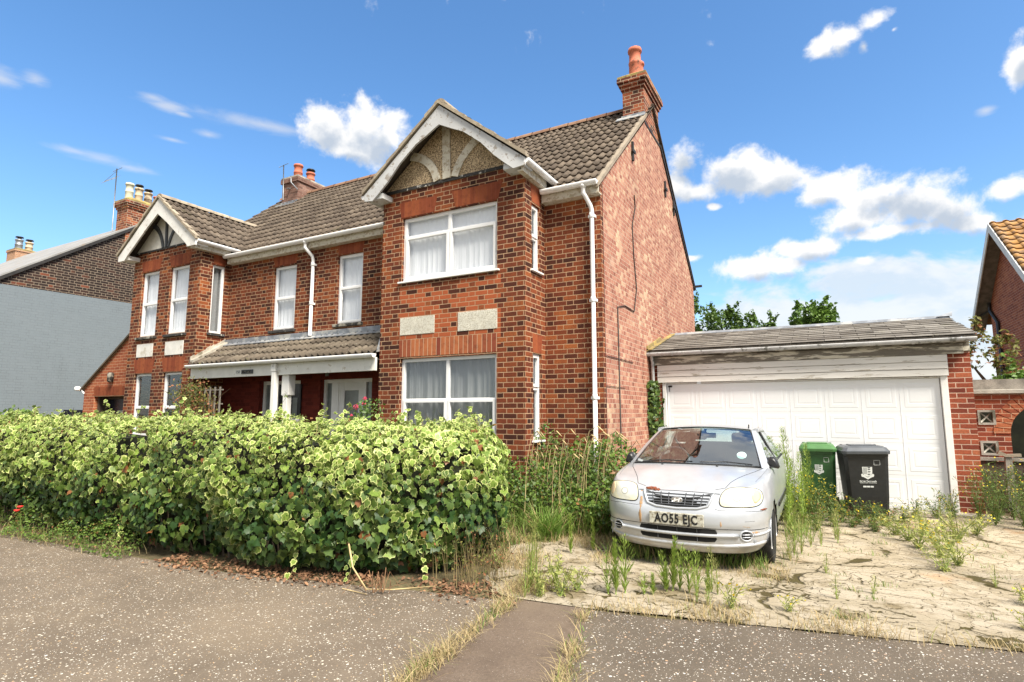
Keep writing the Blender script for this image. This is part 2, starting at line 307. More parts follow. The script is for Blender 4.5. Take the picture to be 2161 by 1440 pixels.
# ---------------------------------------------------------------- mesh helpers
WL = {}
def setp(o, label=None, cat=None, group=None, kind=None):
    if label: o['label'] = label
    if cat: o['category'] = cat
    if group: o['group'] = group
    if kind: o['kind'] = kind
    return o
def thing(name, label, cat, loc=(0, 0, 0), rz=0., group=None):
    o = bpy.data.objects.new(name, None); COL.objects.link(o); o.location = loc; o.rotation_euler = (0, 0, rz)
    o.empty_display_size = .2
    WL[o.name] = Vector(loc); return setp(o, label, cat, group)
def attach(o, parent):
    o.parent = parent; WL[o.name] = WL[parent.name]; return o
class MB:
    def __init__(s): s.v = []; s.f = []; s.a = []; s.sm = []
    def vert(s, p): s.v.append(tuple(p)); return len(s.v) - 1
    def face(s, idx, a=0., sm=False): s.f.append(tuple(idx)); s.a.append(a); s.sm.append(sm)
    def poly(s, pts, a=0., sm=False): s.face([s.vert(p) for p in pts], a, sm)
    def box(s, x0, x1, y0, y1, z0, z1, a=0.):
        if x0 > x1: x0, x1 = x1, x0
        if y0 > y1: y0, y1 = y1, y0
        if z0 > z1: z0, z1 = z1, z0
        i = [s.vert(p) for p in ((x0,y0,z0),(x1,y0,z0),(x1,y1,z0),(x0,y1,z0),(x0,y0,z1),(x1,y0,z1),(x1,y1,z1),(x0,y1,z1))]
        for q in ((3,2,1,0),(4,5,6,7),(0,1,5,4),(1,2,6,5),(2,3,7,6),(3,0,4,7)): s.face([i[k] for k in q], a)
        return s
    def prism(s, pts, off, a=0.):
        """polygon pts (3d) extruded by vector off"""
        off = Vector(off); n = len(pts); A = [s.vert(p) for p in pts]; B = [s.vert(Vector(p) + off) for p in pts]
        nrm = Vector((0, 0, 0))
        for k in range(n):
            p, q = Vector(pts[k]), Vector(pts[(k + 1) % n]); nrm += p.cross(q)
        flip = nrm.dot(off) > 0
        s.face(A[::-1] if flip else A, a); s.face(B if flip else B[::-1], a)
        for k in range(n):
            q = (A[k], A[(k + 1) % n], B[(k + 1) % n], B[k]); s.face(q if flip else q[::-1], a)
        return s
    def tube(s, path, r, n=8, a=0., caps=True, sm=True):
        path = [Vector(p) for p in path]; rs = r if isinstance(r, (list, tuple)) else [r] * len(path)
        rings = []; up = Vector((0, 0, 1)); prev = None
        for k, p in enumerate(path):
            t = (path[min(k + 1, len(path) - 1)] - path[max(k - 1, 0)]).normalized()
            if prev is None:
                sd_ = t.cross(up) if abs(t.z) < .95 else t.cross(Vector((1, 0, 0)))
            else: sd_ = prev - t * prev.dot(t)
            sd_.normalize(); prev = sd_; ot = t.cross(sd_)
            rings.append([s.vert(p + (sd_ * math.cos(2 * math.pi * j / n) + ot * math.sin(2 * math.pi * j / n)) * rs[k]) for j in range(n)])
        for k in range(len(rings) - 1):
            for j in range(n): s.face((rings[k][j], rings[k + 1][j], rings[k + 1][(j + 1) % n], rings[k][(j + 1) % n])[::-1], a, sm)
        if caps: s.face(rings[0], a); s.face(rings[-1][::-1], a)
        return s
    def lathe(s, c, prof, n=20, a=0., axis='z'):
        """prof list of (r, h) along axis from centre c"""
        rings = []
        for r_, h_ in prof:
            ring = []
            for j in range(n):
                q = 2 * math.pi * j / n
                if axis == 'z': p = (c[0] + r_ * math.cos(q), c[1] + r_ * math.sin(q), c[2] + h_)
                elif axis == 'x': p = (c[0] + h_, c[1] + r_ * math.cos(q), c[2] + r_ * math.sin(q))
                else: p = (c[0] + r_ * math.sin(q), c[1] + h_, c[2] + r_ * math.cos(q))
                ring.append(s.vert(p))
            rings.append(ring)
        for k in range(len(rings) - 1):
            for j in range(n): s.face((rings[k][j], rings[k][(j + 1) % n], rings[k + 1][(j + 1) % n], rings[k + 1][j]), a, True)
        s.face(rings[0][::-1], a); s.face(rings[-1], a); return s
    def build(s, name, mat, parent=None, local=False, bevel=0., label=None, cat=None, group=None, kind=None, loc=None):
        off = Vector((0, 0, 0))
        if parent is not None and not local: off = WL[parent.name]
        if loc is not None: off = Vector(loc)
        me = bpy.data.meshes.new(name)
        vs = s.v if off.length == 0 else [(x - off.x, y - off.y, z - off.z) for x, y, z in s.v]
        me.from_pydata(vs, [], s.f); me.validate(clean_customdata=False)
        if len(me.polygons) == len(s.f):
            me.polygons.foreach_set('use_smooth', s.sm)
            at = me.attributes.new('rv', 'FLOAT', 'FACE'); at.data.foreach_set('value', s.a)
        me.materials.append(MT[mat] if isinstance(mat, str) else mat)
        o = bpy.data.objects.new(name, me); COL.objects.link(o)
        if parent is not None: attach(o, parent)
        else:
            o.location = off; WL[o.name] = Vector(off)
        if bevel:
            b = o.modifiers.new('bevel', 'BEVEL'); b.width = bevel; b.segments = 2; b.limit_method = 'ANGLE'; b.angle_limit = R(40)
        return setp(o, label, cat, group, kind)
def frame_of(ax):
    """ax 'y': plane facing -Y (u=x). ax 'x': plane facing +X (u=y). returns f(u, depth_out, z)"""
    if ax[0] == 'y': y = ax[1]; return lambda u, o, z: (u, y - o, z)
    if ax[0] == 'x': x = ax[1]; return lambda u, o, z: (x + o, u, z)
    x = ax[1]; return lambda u, o, z: (x - o, u, z)       # 'w': facing -X
def fbox(mb, fr, u0, u1, o0, o1, z0, z1, a=0.):
    p = fr(u0, o0, z0); q = fr(u1, o1, z1); mb.box(p[0], q[0], p[1], q[1], p[2], q[2], a)
def wall_holes(mb, fr, u0, u1, z0, z1, holes, reveal=.11):
    us = sorted({u0, u1} | {h[0] for h in holes} | {h[1] for h in holes}); zs = sorted({z0, z1} | {h[2] for h in holes} | {h[3] for h in holes})
    for i in range(len(us) - 1):
        for j in range(len(zs) - 1):
            cu, cz = (us[i] + us[i + 1]) / 2, (zs[j] + zs[j + 1]) / 2
            if any(h[0] < cu < h[1] and h[2] < cz < h[3] for h in holes): continue
            mb.poly([fr(us[i], 0, zs[j]), fr(us[i + 1], 0, zs[j]), fr(us[i + 1], 0, zs[j + 1]), fr(us[i], 0, zs[j + 1])])
    for (a, b, c, d_) in holes:
        for (p, q, r_, t) in (((a, c), (a, d_), 0, 0), ((b, d_), (b, c), 0, 0), ((a, d_), (b, d_), 0, 0), ((b, c), (a, c), 0, 0)):
            mb.poly([fr(p[0], 0, p[1]), fr(q[0], 0, q[1]), fr(q[0], -reveal, q[1]), fr(p[0], -reveal, p[1])])
def text_mesh(name, txt, size, M, mat, parent, ext=.002, sx=1., bold=0., space=1.):
    cu = bpy.data.curves.new(name, 'FONT'); cu.body = txt; cu.size = size; cu.extrude = ext; cu.align_x = 'CENTER'; cu.align_y = 'CENTER'; cu.offset = bold; cu.space_character = space
    t = bpy.data.objects.new('t', cu); COL.objects.link(t)
    bpy.context.view_layer.update()
    me = bpy.data.meshes.new_from_object(t.evaluated_get(bpy.context.evaluated_depsgraph_get()))
    bpy.data.objects.remove(t); me.name = name
    me.transform(Matrix.Diagonal((sx, 1, 1, 1))); me.transform(M)
    me.materials.clear(); me.materials.append(MT[mat])
    o = bpy.data.objects.new(name, me); COL.objects.link(o); attach(o, parent); return o

def upvc_window(parent, fr, u0, u1, z0, z1, vbars=(), hbars=(), casements=(), curtain='net', sill='upvc', depth=.07, glassmat='window_glass', fw=.055, label=None, sill_over=.05, back=True, sill_h=.03, curtain_gap=None):
    """window recessed by `depth`; vbars/hbars absolute positions; casements = list of (u0,u1,z0,z1) with an extra sash frame"""
    m = MB()
    fbox(m, fr, u0, u0 + fw, -depth - .06, -depth, z0, z1); fbox(m, fr, u1 - fw, u1, -depth - .06, -depth, z0, z1)
    fbox(m, fr, u0 + fw, u1 - fw, -depth - .06, -depth, z0, z0 + fw); fbox(m, fr, u0 + fw, u1 - fw, -depth - .06, -depth, z1 - fw, z1)
    for q in vbars: fbox(m, fr, q - .03, q + .03, -depth - .055, -depth - .004, z0 + fw, z1 - fw)
    for q in hbars:
        cuts = [u0 + fw] + [x for v in sorted(vbars) for x in (v - .03, v + .03)] + [u1 - fw]
        for k in range(0, len(cuts), 2): fbox(m, fr, cuts[k], cuts[k + 1], -depth - .055, -depth - .006, q - .03, q + .03)
    win = m.build('window', 'upvc', parent, bevel=.004, label=label)
    for (a, b, c, d_) in casements:
        m = MB(); w_ = .045
        fbox(m, fr, a, a + w_, -depth - .04, -depth + .012, c, d_); fbox(m, fr, b - w_, b, -depth - .04, -depth + .012, c, d_)
        fbox(m, fr, a + w_, b - w_, -depth - .04, -depth + .012, c, c + w_); fbox(m, fr, a + w_, b - w_, -depth - .04, -depth + .012, d_ - w_, d_)
        m.build('sash', 'upvc', win, bevel=.004)
    ul = [u0 + fw] + [x for v in sorted(vbars) for x in (v - .03, v + .03)] + [u1 - fw]
    zl = [z0 + fw] + [x for v in sorted(hbars) for x in (v - .03, v + .03)] + [z1 - fw]
    for i in range(0, len(ul), 2):
        for j in range(0, len(zl), 2):
            m = MB(); fbox(m, fr, ul[i] - .005, ul[i + 1] + .005, -depth - .034, -depth - .028, zl[j] - .005, zl[j + 1] + .005)
            m.build('pane', glassmat, win)
    if curtain:
        m = MB(); n = int((u1 - u0) / .012); o_ = -depth - .095; ph = rnd.random() * 9
        segs = [(u0 + .01, u1 - .01)]
        if curtain_gap: segs = [(u0 + .01, curtain_gap[0]), (curtain_gap[1], u1 - .01)]
        for (s0, s1) in segs:
            k = max(6, int((s1 - s0) / .012)); prev = None
            for i in range(k + 1):
                u = s0 + (s1 - s0) * i / k
                fa = .35 if curtain == 'net' else 1.; dd = fa * (.018 * math.sin(u * 47 + ph + 2.6 * math.sin(u * 7.3 + ph)) + .012 * math.sin(u * 23 + 3 * math.sin(u * 4.1)) + .006 * math.sin(u * 131))
                p = (m.vert(fr(u, o_ - dd, z0 + .01)), m.vert(fr(u, o_ - dd * .6, z1 - .01)))
                if prev: m.face((prev[0], p[0], p[1], prev[1]), sm=True)
                prev = p
        m.build('curtain', curtain if curtain != 'net' else 'net_curtain', win)
    if back:
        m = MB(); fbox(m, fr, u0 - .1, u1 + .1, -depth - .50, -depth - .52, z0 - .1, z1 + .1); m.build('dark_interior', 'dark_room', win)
    if sill:
        m = MB()
        if sill == 'upvc': fbox(m, fr, u0 - sill_over, u1 + sill_over, -depth, .045, z0 - sill_h, z0)
        else: fbox(m, fr, u0 - sill_over, u1 + sill_over, -depth, .05, z0 - .055, z0 - .001)
        m.build('sill', sill, win, bevel=.006)
    return win

# corrugated interlocking tiles laid in courses
def tile_roof(name, o, ud, vd, W, L, mat, parent, pitch=.30, gauge=.33, rolls=2, amp=.020, step=.028, thick=.02, clip=None):
    o = Vector(o); ud = Vector(ud).normalized(); vd = Vector(vd).normalized(); nn = ud.cross(vd).normalized()
    if nn.z < 0: nn = -nn
    m = MB(); nc = max(1, int(math.ceil(L / gauge))); nt_ = max(1, int(math.ceil(W / pitch))); sub = 12
    for c_ in range(nc):
        v0 = c_ * gauge; v1 = min(L, (c_ + 1) * gauge + .0)
        for t in range(nt_):
            u0 = t * pitch; u1 = min(W, u0 + pitch); rv = rnd.random()
            lift = rnd.uniform(-.003, .004); jit = rnd.uniform(-.006, .006); lo = []; hi = []; un = []
            if clip and not clip((u0 + u1) / 2, (v0 + v1) / 2): continue
            for k in range(sub + 1):
                u = u0 + (u1 - u0) * k / sub; ph = (k / sub) * rolls * 2 * math.pi
                hh = amp * (max(0., math.sin(ph)) ** .8 * 1.5 - .2 if math.sin(ph) > 0 else -.2 - .25 * abs(math.sin(ph)))
                lo.append(m.vert(o + ud * u + vd * (v0 - .012 + jit) + nn * (hh + step + lift)))
                hi.append(m.vert(o + ud * u + vd * v1 + nn * (hh + .002)))
                un.append(m.vert(o + ud * u + vd * (v0 - .010 + jit) + nn * (hh + step + lift - thick)))
            for k in range(sub):
                m.face((lo[k], lo[k + 1], hi[k + 1], hi[k]), rv, True); m.face((un[k], un[k + 1], lo[k + 1], lo[k]), rv)
    # underside sheet so that the roof is closed
    a, b, c, d_ = o - nn * .03, o + ud * W - nn * .03, o + ud * W + vd * L - nn * .03, o + vd * L - nn * .03
    m.poly([a, b, c, d_])
    return m.build(name, mat, parent)
def gutter(name, p0, p1, mat, parent, r=.055, brackets=True, out=(0, -1, 0)):
    """half round gutter from p0 to p1"""
    p0, p1 = Vector(p0), Vector(p1); d_ = (p1 - p0); L = d_.length; d_.normalize(); out = Vector(out); m = MB(); up = Vector((0, 0, 1))
    prof = [(r * math.cos(q), r * math.sin(q)) for q in [math.pi + math.pi * k / 10 for k in range(11)]]
    prof = [(prof[0][0], .012)] + prof + [(prof[-1][0], .012)] + [(x * .86, z * .86 + .004) for x, z in prof[::-1]]
    A = [m.vert(p0 + out * x + up * z) for x, z in prof]; B = [m.vert(p1 + out * x + up * z) for x, z in prof]; n = len(prof)
    for k in range(n): m.face((A[k], A[(k + 1) % n], B[(k + 1) % n], B[k]), sm=True)
    m.poly([p0 + out * x + up * z for x, z in prof[:13]]); m.poly([p1 + out * x + up * z for x, z in prof[:13]])
    if brackets:
        k = .45
        while k < L - .1:
            c_ = p0 + d_ * k; rr = r + .007
            pr_ = [(rr * math.cos(q), rr * math.sin(q)) for q in [math.pi + math.pi * j / 8 for j in range(9)]]
            a1 = [m.vert(c_ - d_ * .018 + out * x + up * z) for x, z in pr_]; b1 = [m.vert(c_ + d_ * .018 + out * x + up * z) for x, z in pr_]
            for j in range(8): m.face((a1[j], a1[j + 1], b1[j + 1], b1[j]), sm=True)
            k += .9
    return m.build(name, mat, parent)
m, nt, b = newmat('net_curtain'); p = POS(nt)
b.inputs['Base Color'].default_value = (.88, .88, .89, 1); b.inputs['Roughness'].default_value = .9
b.inputs['Alpha'].default_value = .98; MT['net_curtain'] = m
m, nt, b = newmat('dull_net'); b.inputs['Base Color'].default_value = (.42, .43, .43, 1); b.inputs['Roughness'].default_value = .9
b.inputs['Alpha'].default_value = .62; MT['dull_net'] = m
# ================================================================ GROUND
def gz(x, y): return .02 * max(0., y - 6.5)
def asphalt(name, base, chips, dens, chipscale, dark, wear=.0):
    m, nt, b = newmat(name); p = POS(nt)
    pn = VM(nt, 'ADD', p, VM(nt, 'MULTIPLY', NOISE(nt, p, 30., 2, col=True), (.02, .02, 0)))
    col = MIX(nt, MR(nt, NOISE(nt, p, 1.1, 6, .6), .3, .7), dark, base)
    col = MIX(nt, MR(nt, NOISE(nt, p, 60., 5, .7), .35, .7, 0., .6), col, [x * .5 for x in base])
    hs_ = None
    for k, (sc, rad, th) in enumerate(((chipscale, .25, dens), (chipscale * 1.7, .28, dens * .9), (chipscale * 2.9, .32, dens * .9))):
        vo = N(nt, 'ShaderNodeTexVoronoi', {'Vector': VM(nt, 'MULTIPLY', pn, (1, 1, .01)), 'Scale': sc, 'Randomness': 1.}, voronoi_dimensions='3D')
        cs = N(nt, 'ShaderNodeSeparateColor', {0: vo.outputs['Color']})
        keep = MA(nt, 'GREATER_THAN', th, cs.outputs[0])
        rad_ = MA(nt, 'MULTIPLY', MA(nt, 'ADD', MA(nt, 'MULTIPLY', cs.outputs[2], .6), .4), rad)
        inr = MA(nt, 'MULTIPLY', MR(nt, MA(nt, 'SUBTRACT', rad_, vo.outputs['Distance']), -.03, .05), keep)
        cc = RAMP(nt, cs.outputs[1], chips)
        col = MIX(nt, inr, col, cc); hs_ = inr if hs_ is None else MA(nt, 'ADD', hs_, inr)
    col = MIX(nt, MR(nt, NOISE(nt, p, .6, 7, .65), .50, .75, 0., wear), col, (.23, .18, .125))
    col = MIX(nt, MR(nt, NOISE(nt, VM(nt, 'ADD', p, (7, 3, 0)), .9, 6, .7), .56, .70, 0., .35), col, [x * .6 for x in dark])
    setc(nt, b, 'Base Color', col); b.inputs['Roughness'].default_value = .9; b.inputs['Specular IOR Level'].default_value = .2
    BUMP(nt, b, MA(nt, 'ADD', MA(nt, 'MULTIPLY', hs_, .5), NOISE(nt, p, 160., 3)), .6, .005); MT[name] = m
asphalt('chipped_asphalt', (.20, .160, .120), [(0., (.70, .67, .60)), (.4, (.56, .50, .40)), (.6, (.72, .68, .60)), (.8, (.44, .27, .15)), (.92, (.60, .46, .26)), (1., (.28, .28, .30))], .46, 31., (.135, .107, .080), .5)
asphalt('dark_chipped_asphalt', (.145, .119, .092), [(0., (.66, .64, .60)), (.5, (.55, .50, .42)), (.8, (.42, .26, .15)), (1., (.28, .28, .30))], .48, 29., (.105, .086, .066), .4)
asphalt('strip_asphalt', (.165, .125, .095), [(0., (.42, .38, .34)), (1., (.30, .24, .18))], .12, 70., (.125, .092, .070), .45)
# cracked concrete: slabs split by wandering cracks filled with moss and dirt
m, nt, b = newmat('cracked_concrete'); p = POS(nt)
wv = VM(nt, 'ADD', VM(nt, 'MULTIPLY', p, (1, 1, 0)), VM(nt, 'MULTIPLY', VM(nt, 'SUBTRACT', NOISE(nt, p, 1.3, 5, .6, col=True), (.5, .5, .5)), (.75, .75, 0)))
wv = VM(nt, 'ADD', wv, VM(nt, 'MULTIPLY', VM(nt, 'SUBTRACT', NOISE(nt, p, 14., 4, .7, col=True), (.5, .5, .5)), (.05, .05, 0)))
c1 = N(nt, 'ShaderNodeTexVoronoi', {'Vector': VM(nt, 'MULTIPLY', wv, (1., 1.15, 0)), 'Scale': .62}, feature='DISTANCE_TO_EDGE').outputs['Distance']
c2 = N(nt, 'ShaderNodeTexVoronoi', {'Vector': VM(nt, 'MULTIPLY', wv, (1., 1.3, 0)), 'Scale': 2.6}, feature='DISTANCE_TO_EDGE').outputs['Distance']
zone = MR(nt, NOISE(nt, p, .55, 3, .5), .44, .60)
sy = N(nt, 'ShaderNodeSeparateXYZ', {0: p}).outputs[1]
nearz = MR(nt, sy, 7.2, 5.6)
w1 = MA(nt, 'ADD', .003, MA(nt, 'MULTIPLY', MR(nt, NOISE(nt, p, 2.2, 4), .45, .78), .032))
gap_ = MA(nt, 'MULTIPLY', MR(nt, NOISE(nt, VM(nt, 'ADD', p, (3, 9, 0)), 1.5, 4, .6), .40, .50, .06, 0.), MR(nt, sy, 6.0, 8.5, .7, 1.3))
k1 = MR(nt, MA(nt, 'SUBTRACT', MA(nt, 'ADD', c1, gap_), w1), -.006, .008)
k2 = MR(nt, MA(nt, 'SUBTRACT', MA(nt, 'ADD', c2, MR(nt, NOISE(nt, VM(nt, 'ADD', p, (13, 9, 0)), 3.5, 4, .6), .46, .54, .05, 0.)), MA(nt, 'MULTIPLY', MA(nt, 'MULTIPLY', zone, nearz), MA(nt, 'MULTIPLY', MR(nt, NOISE(nt, p, 3.1, 4), .35, .65), .060))), -.004, .010)
c3 = N(nt, 'ShaderNodeTexVoronoi', {'Vector': VM(nt, 'MULTIPLY', wv, (1., 1.5, 0)), 'Scale': 6.5}, feature='DISTANCE_TO_EDGE').outputs['Distance']
k3 = MR(nt, MA(nt, 'SUBTRACT', c3, MA(nt, 'MULTIPLY', MA(nt, 'MULTIPLY', nearz, MR(nt, NOISE(nt, p, 1.2, 5, .6), .54, .66)), .04)), -.01, .02)
crack = MA(nt, 'MINIMUM', MA(nt, 'MINIMUM', k1, k2), k3)
base = MIX(nt, MR(nt, NOISE(nt, p, 1.6, 6, .65), .3, .7), (.37, .31, .225), (.49, .42, .31))
base = MIX(nt, MR(nt, NOISE(nt, p, .8, 4), .52, .66, 0., .5), base, (.25, .22, .18))
base = MIX(nt, MR(nt, NOISE(nt, p, 90., 4, .7), .35, .72, 0., .5), base, (.20, .165, .12))
vo = N(nt, 'ShaderNodeTexVoronoi', {'Vector': p, 'Scale': 55.}); vs = N(nt, 'ShaderNodeSeparateColor', {0: vo.outputs['Color']})
base = MIX(nt, MA(nt, 'MULTIPLY', MR(nt, vo.outputs['Distance'], .30, .22), MA(nt, 'LESS_THAN', vs.outputs[0], .22)), base, (.52, .46, .36))
base = MIX(nt, MR(nt, NOISE(nt, VM(nt, 'ADD', p, (5, 2, 0)), 1.1, 5, .6), .60, .70, 0., .6), base, (.40, .22, .10))
base = MIX(nt, MR(nt, sy, 7.4, 5.4, 0., .75), base, MIX(nt, NOISE(nt, p, 1.9, 6, .65), (.27, .23, .175), (.46, .405, .315)))
base = MIX(nt, MA(nt, 'MULTIPLY', nearz, MR(nt, NOISE(nt, VM(nt, 'ADD', p, (1, 8, 0)), 2.4, 7, .7), .52, .64, 0., .75)), base, (.15, .115, .06))
moss = MIX(nt, NOISE(nt, p, 8., 4), (.045, .032, .018), (.10, .085, .030))
base = MIX(nt, MR(nt, MA(nt, 'SUBTRACT', MA(nt, 'MINIMUM', c1, c2), .03), .05, 0., 0., .35), base, (.20, .16, .09))
setc(nt, b, 'Base Color', MIX(nt, crack, moss, base)); b.inputs['Roughness'].default_value = .95; b.inputs['Specular IOR Level'].default_value = .15
BUMP(nt, b, MA(nt, 'ADD', MA(nt, 'MULTIPLY', crack, 2.), MA(nt, 'MULTIPLY', NOISE(nt, p, 40., 5, .7), .8)), .9, .012); MT['cracked_concrete'] = m
m, nt, b = newmat('soil'); p = POS(nt)
col = MIX(nt, MR(nt, NOISE(nt, p, 2.5, 6), .35, .65), (.085, .060, .030), (.16, .13, .06)); col = MIX(nt, MR(nt, NOISE(nt, p, 25., 5, .7), .4, .7, 0., .7), col, (.05, .055, .02))
setc(nt, b, 'Base Color', col); b.inputs['Roughness'].default_value = 1.; BUMP(nt, b, NOISE(nt, p, 30., 6, .7), .8, .03); MT['soil'] = m

def edge_y(x): return 4.38 + .219 * (x + 1.73)
def sheet(name, pts, mat, z, kind='structure', n=None, wob=0.):
    bm = bmesh.new(); vs = [bm.verts.new((x, y, 0)) for x, y in pts]; f = bm.faces.new(vs)
    bmesh.ops.triangulate(bm, faces=[f])
    bmesh.ops.subdivide_edges(bm, edges=bm.edges[:], cuts=3, use_grid_fill=False) if n else None
    bm.normal_update()
    for v in bm.verts: v.co.z = z + gz(v.co.x, v.co.y)
    for f in bm.faces:
        if f.normal.z < 0: f.normal_flip()
    me = bpy.data.meshes.new(name); bm.to_mesh(me); bm.free(); me.materials.append(MT[mat])
    o = bpy.data.objects.new(name, me); COL.objects.link(o); setp(o, kind=kind); return o
# base ground: one sheet to the horizon, rising very gently past the drive then level
m = MB(); ys = [-400, 6.5, 11.5, 400]; xs = [-400, 400]
for i in range(3):
    z0, z1 = [gz(0, min(ys[i], 11.5)) - .008, gz(0, min(ys[i + 1], 11.5)) - .008]
    m.poly([(-400, ys[i], z0), (400, ys[i], z0), (400, ys[i + 1], z1), (-400, ys[i + 1], z1)])
m.build('ground', 'soil', kind='structure')
def ragged(p0, p1, n, amp, seed=0):
    out = []
    for k in range(n):
        t = k / n; x = p0[0] + (p1[0] - p0[0]) * t; y = p0[1] + (p1[1] - p0[1]) * t
        q = mnoise.noise(Vector((x * 2.1, y * 2.1, seed))) * amp + mnoise.noise(Vector((x * 9, y * 9, seed))) * amp * .3
        dx, dy = p1[0] - p0[0], p1[1] - p0[1]; l = math.hypot(dx, dy); out.append((x - dy / l * q, y + dx / l * q))
    return out
S0, S1, S2, S3 = (-2.36, 4.36), (-1.75, 4.42), (-.65, .5), (-1.95, .5)   # worn strip across the pavement
def lin(x, a, b): return a[1] + (b[1] - a[1]) * (x - a[0]) / (b[0] - a[0])
pl = [(-30, -6), (-1.3, -6)] + [(S3[0], S3[1])] + ragged(S3, S0, 12, .05, 3) + [S0] + ragged((-2.45, 4.3), (-5.2, 3.72), 16, .06, 1) + [(-5.2, 3.72), (-9.6, 3.45), (-30, 2.6)]
sheet('pavement', pl, 'chipped_asphalt', 0.)
pr_ = [(-.2, -6), (30, -6), (30, edge_y(30)), (3, edge_y(3))] + ragged((3, edge_y(3)), S1, 40, .07, 5) + [S1] + ragged(S1, S2, 12, .06, 8) + [S2]
sheet('pavement_beyond_strip', pr_, 'dark_chipped_asphalt', .001)
sheet('path_strip', [S2, (S1[0] + .02, S1[1]), (S0[0], S0[1]), S3, (-1.3, -6), (-.2, -6)], 'strip_asphalt', .004)
sheet('driveway', [(-2.9, 4.75), (-2.62, 4.42), (-2.36, 4.37), S1] + [(q[0], q[1]) for q in ragged(S1, (3.2, edge_y(3.2)), 40, .03, 5)] + [(3.2, edge_y(3.2)), (3.2, 6.5), (2.6, 8.), (2.2, 10.6), (-2.86, 10.6), (-2.86, 7.0), (-3.2, 6.4), (-3.3, 6.), (-3.05, 5.5)], 'cracked_concrete', .008)

# ================================================================ THE HOUSE PAIR
H = thing('brick_house', 'pair of red brick semi-detached houses with two gabled bays, tiled roof and shared porch', 'house', (-8.5, 8, 0))
FY, BY, CX, LX = 8.0, 7.32, -2.85, -14.1
RBX0, RBX1, LBX0, LBX1 = -6.55, -3.79, -14.23, -11.66
fr = frame_of(('y', FY)); frb = frame_of(('y', BY)); frr = frame_of(('x', RBX1)); frl = frame_of(('x', LBX1)); frw = frame_of(('w', RBX0)); frwl = frame_of(('w', LBX0))
m = MB()
wall_holes(m, fr, LBX1, RBX0, 2.9, 5.05, [(-10.16, -9.47, 3.21, 4.61), (-8.30, -7.64, 3.20, 4.62)])
m.build('front_wall', 'front_brick', H); m = MB()
wall_holes(m, fr, RBX1, CX, 0, 5.06, [])
m.poly([(CX + .003, FY, 0), (CX + .003, FY + .105, 0), (CX + .003, FY + .105, 5.10), (CX + .003, FY, 5.04)])
m.build('front_wall', 'front_brick', H)
m = MB(); wall_holes(m, fr, LBX1, RBX0, 0, 2.9, [(-10.43, -9.20, .08, 2.19), (-8.65, -7.32, .08, 2.18)], .14)
m.poly([(RBX0 - .004, FY, 0), (RBX0 - .004, BY + .12, 0), (RBX0 - .004, BY + .12, 2.5), (RBX0 - .004, FY, 2.9)])
m.build('porch_wall', 'porch_brick', H, label='dark red painted brick wall inside the porch')
m = MB(); y = FY + .112
m.poly([(CX, y, 0), (CX, 15, 0), (CX, 15, 4.78), (CX, 11.92, 7.30), (CX, 10.74, 7.32), (CX, y, 5.10)])
m.build('gable_wall', 'side_brick', H, label='tall pinkish side gable wall of common brick')
m = MB(); m.poly([(LX, FY, 0), (LX, 15, 0), (LX, 15, 4.78), (LX, 11.35, 7.8), (LX, FY, 5.04)][::-1]); m.poly([(LX, 15, 0), (CX, 15, 0), (CX, 15, 4.78), (LX, 15, 4.78)][::-1])
m.build('rear_wall', 'side_brick', H)
m = MB(); m.box(LX + .1, CX - .1, FY + .75, 14.9, .02, .05); m.box(LX + .1, CX - .1, FY + .75, 14.9, 2.75, 2.95); m.build('floors', 'dark_room', H)
# bays
RB = [(-6.12, -4.27, 3.67, 4.80), (-6.10, -4.27, 1.06, 2.41)]
LB = [(-13.87, -13.19, 3.25, 4.78), (-12.76, -12.06, 3.25, 4.78), (-13.87, -13.19, 1.0, 2.41), (-12.76, -12.06, 1.0, 2.41)]
m = MB(); wall_holes(m, frb, RBX0, RBX1, 0, 5.30, RB); wall_holes(m, frr, BY, FY, 0, 5.28, [(7.55, 7.83, 3.66, 4.74), (7.58, 7.86, 1.10, 2.42)])
wall_holes(m, frw, BY, FY, 0, 5.28, []); m.build('bay_wall', 'front_brick', H, label='large square brick bay with two wide windows')
m = MB(); wall_holes(m, frb, LBX0, LBX1, 0, 5.27, LB); wall_holes(m, frl, BY, FY, 0, 5.27, [(7.60, 7.90, 3.26, 4.78)])
wall_holes(m, frwl, BY, FY + .8, 0, 5.27, []); m.build('bay_wall', 'front_brick', H, label='narrower brick bay with two tall windows on each floor')
# corner return and dark line where the face brick stops
m = MB(); m.box(CX, CX + .006, FY + .105, FY + .115, 0, 5.05); m.build('corner_joint', 'cable', H)
# gable infills
def tri(name, cx, hw, zb, zt, mat, label):
    m = MB(); m.prism([(cx - hw, BY + .03, zb), (cx + hw, BY + .03, zb), (cx, BY + .03, zt)], (0, -.035, 0)); return m.build(name, mat, H, label=label)
RC, LC = -5.19, -12.93
tri('gable_infill', RC, 1.36, 5.30, 6.42, 'pebbledash', 'tan pebbledash gable infill')
tri('gable_infill', LC, 1.28, 5.27, 6.32, 'render', 'white rendered gable infill')
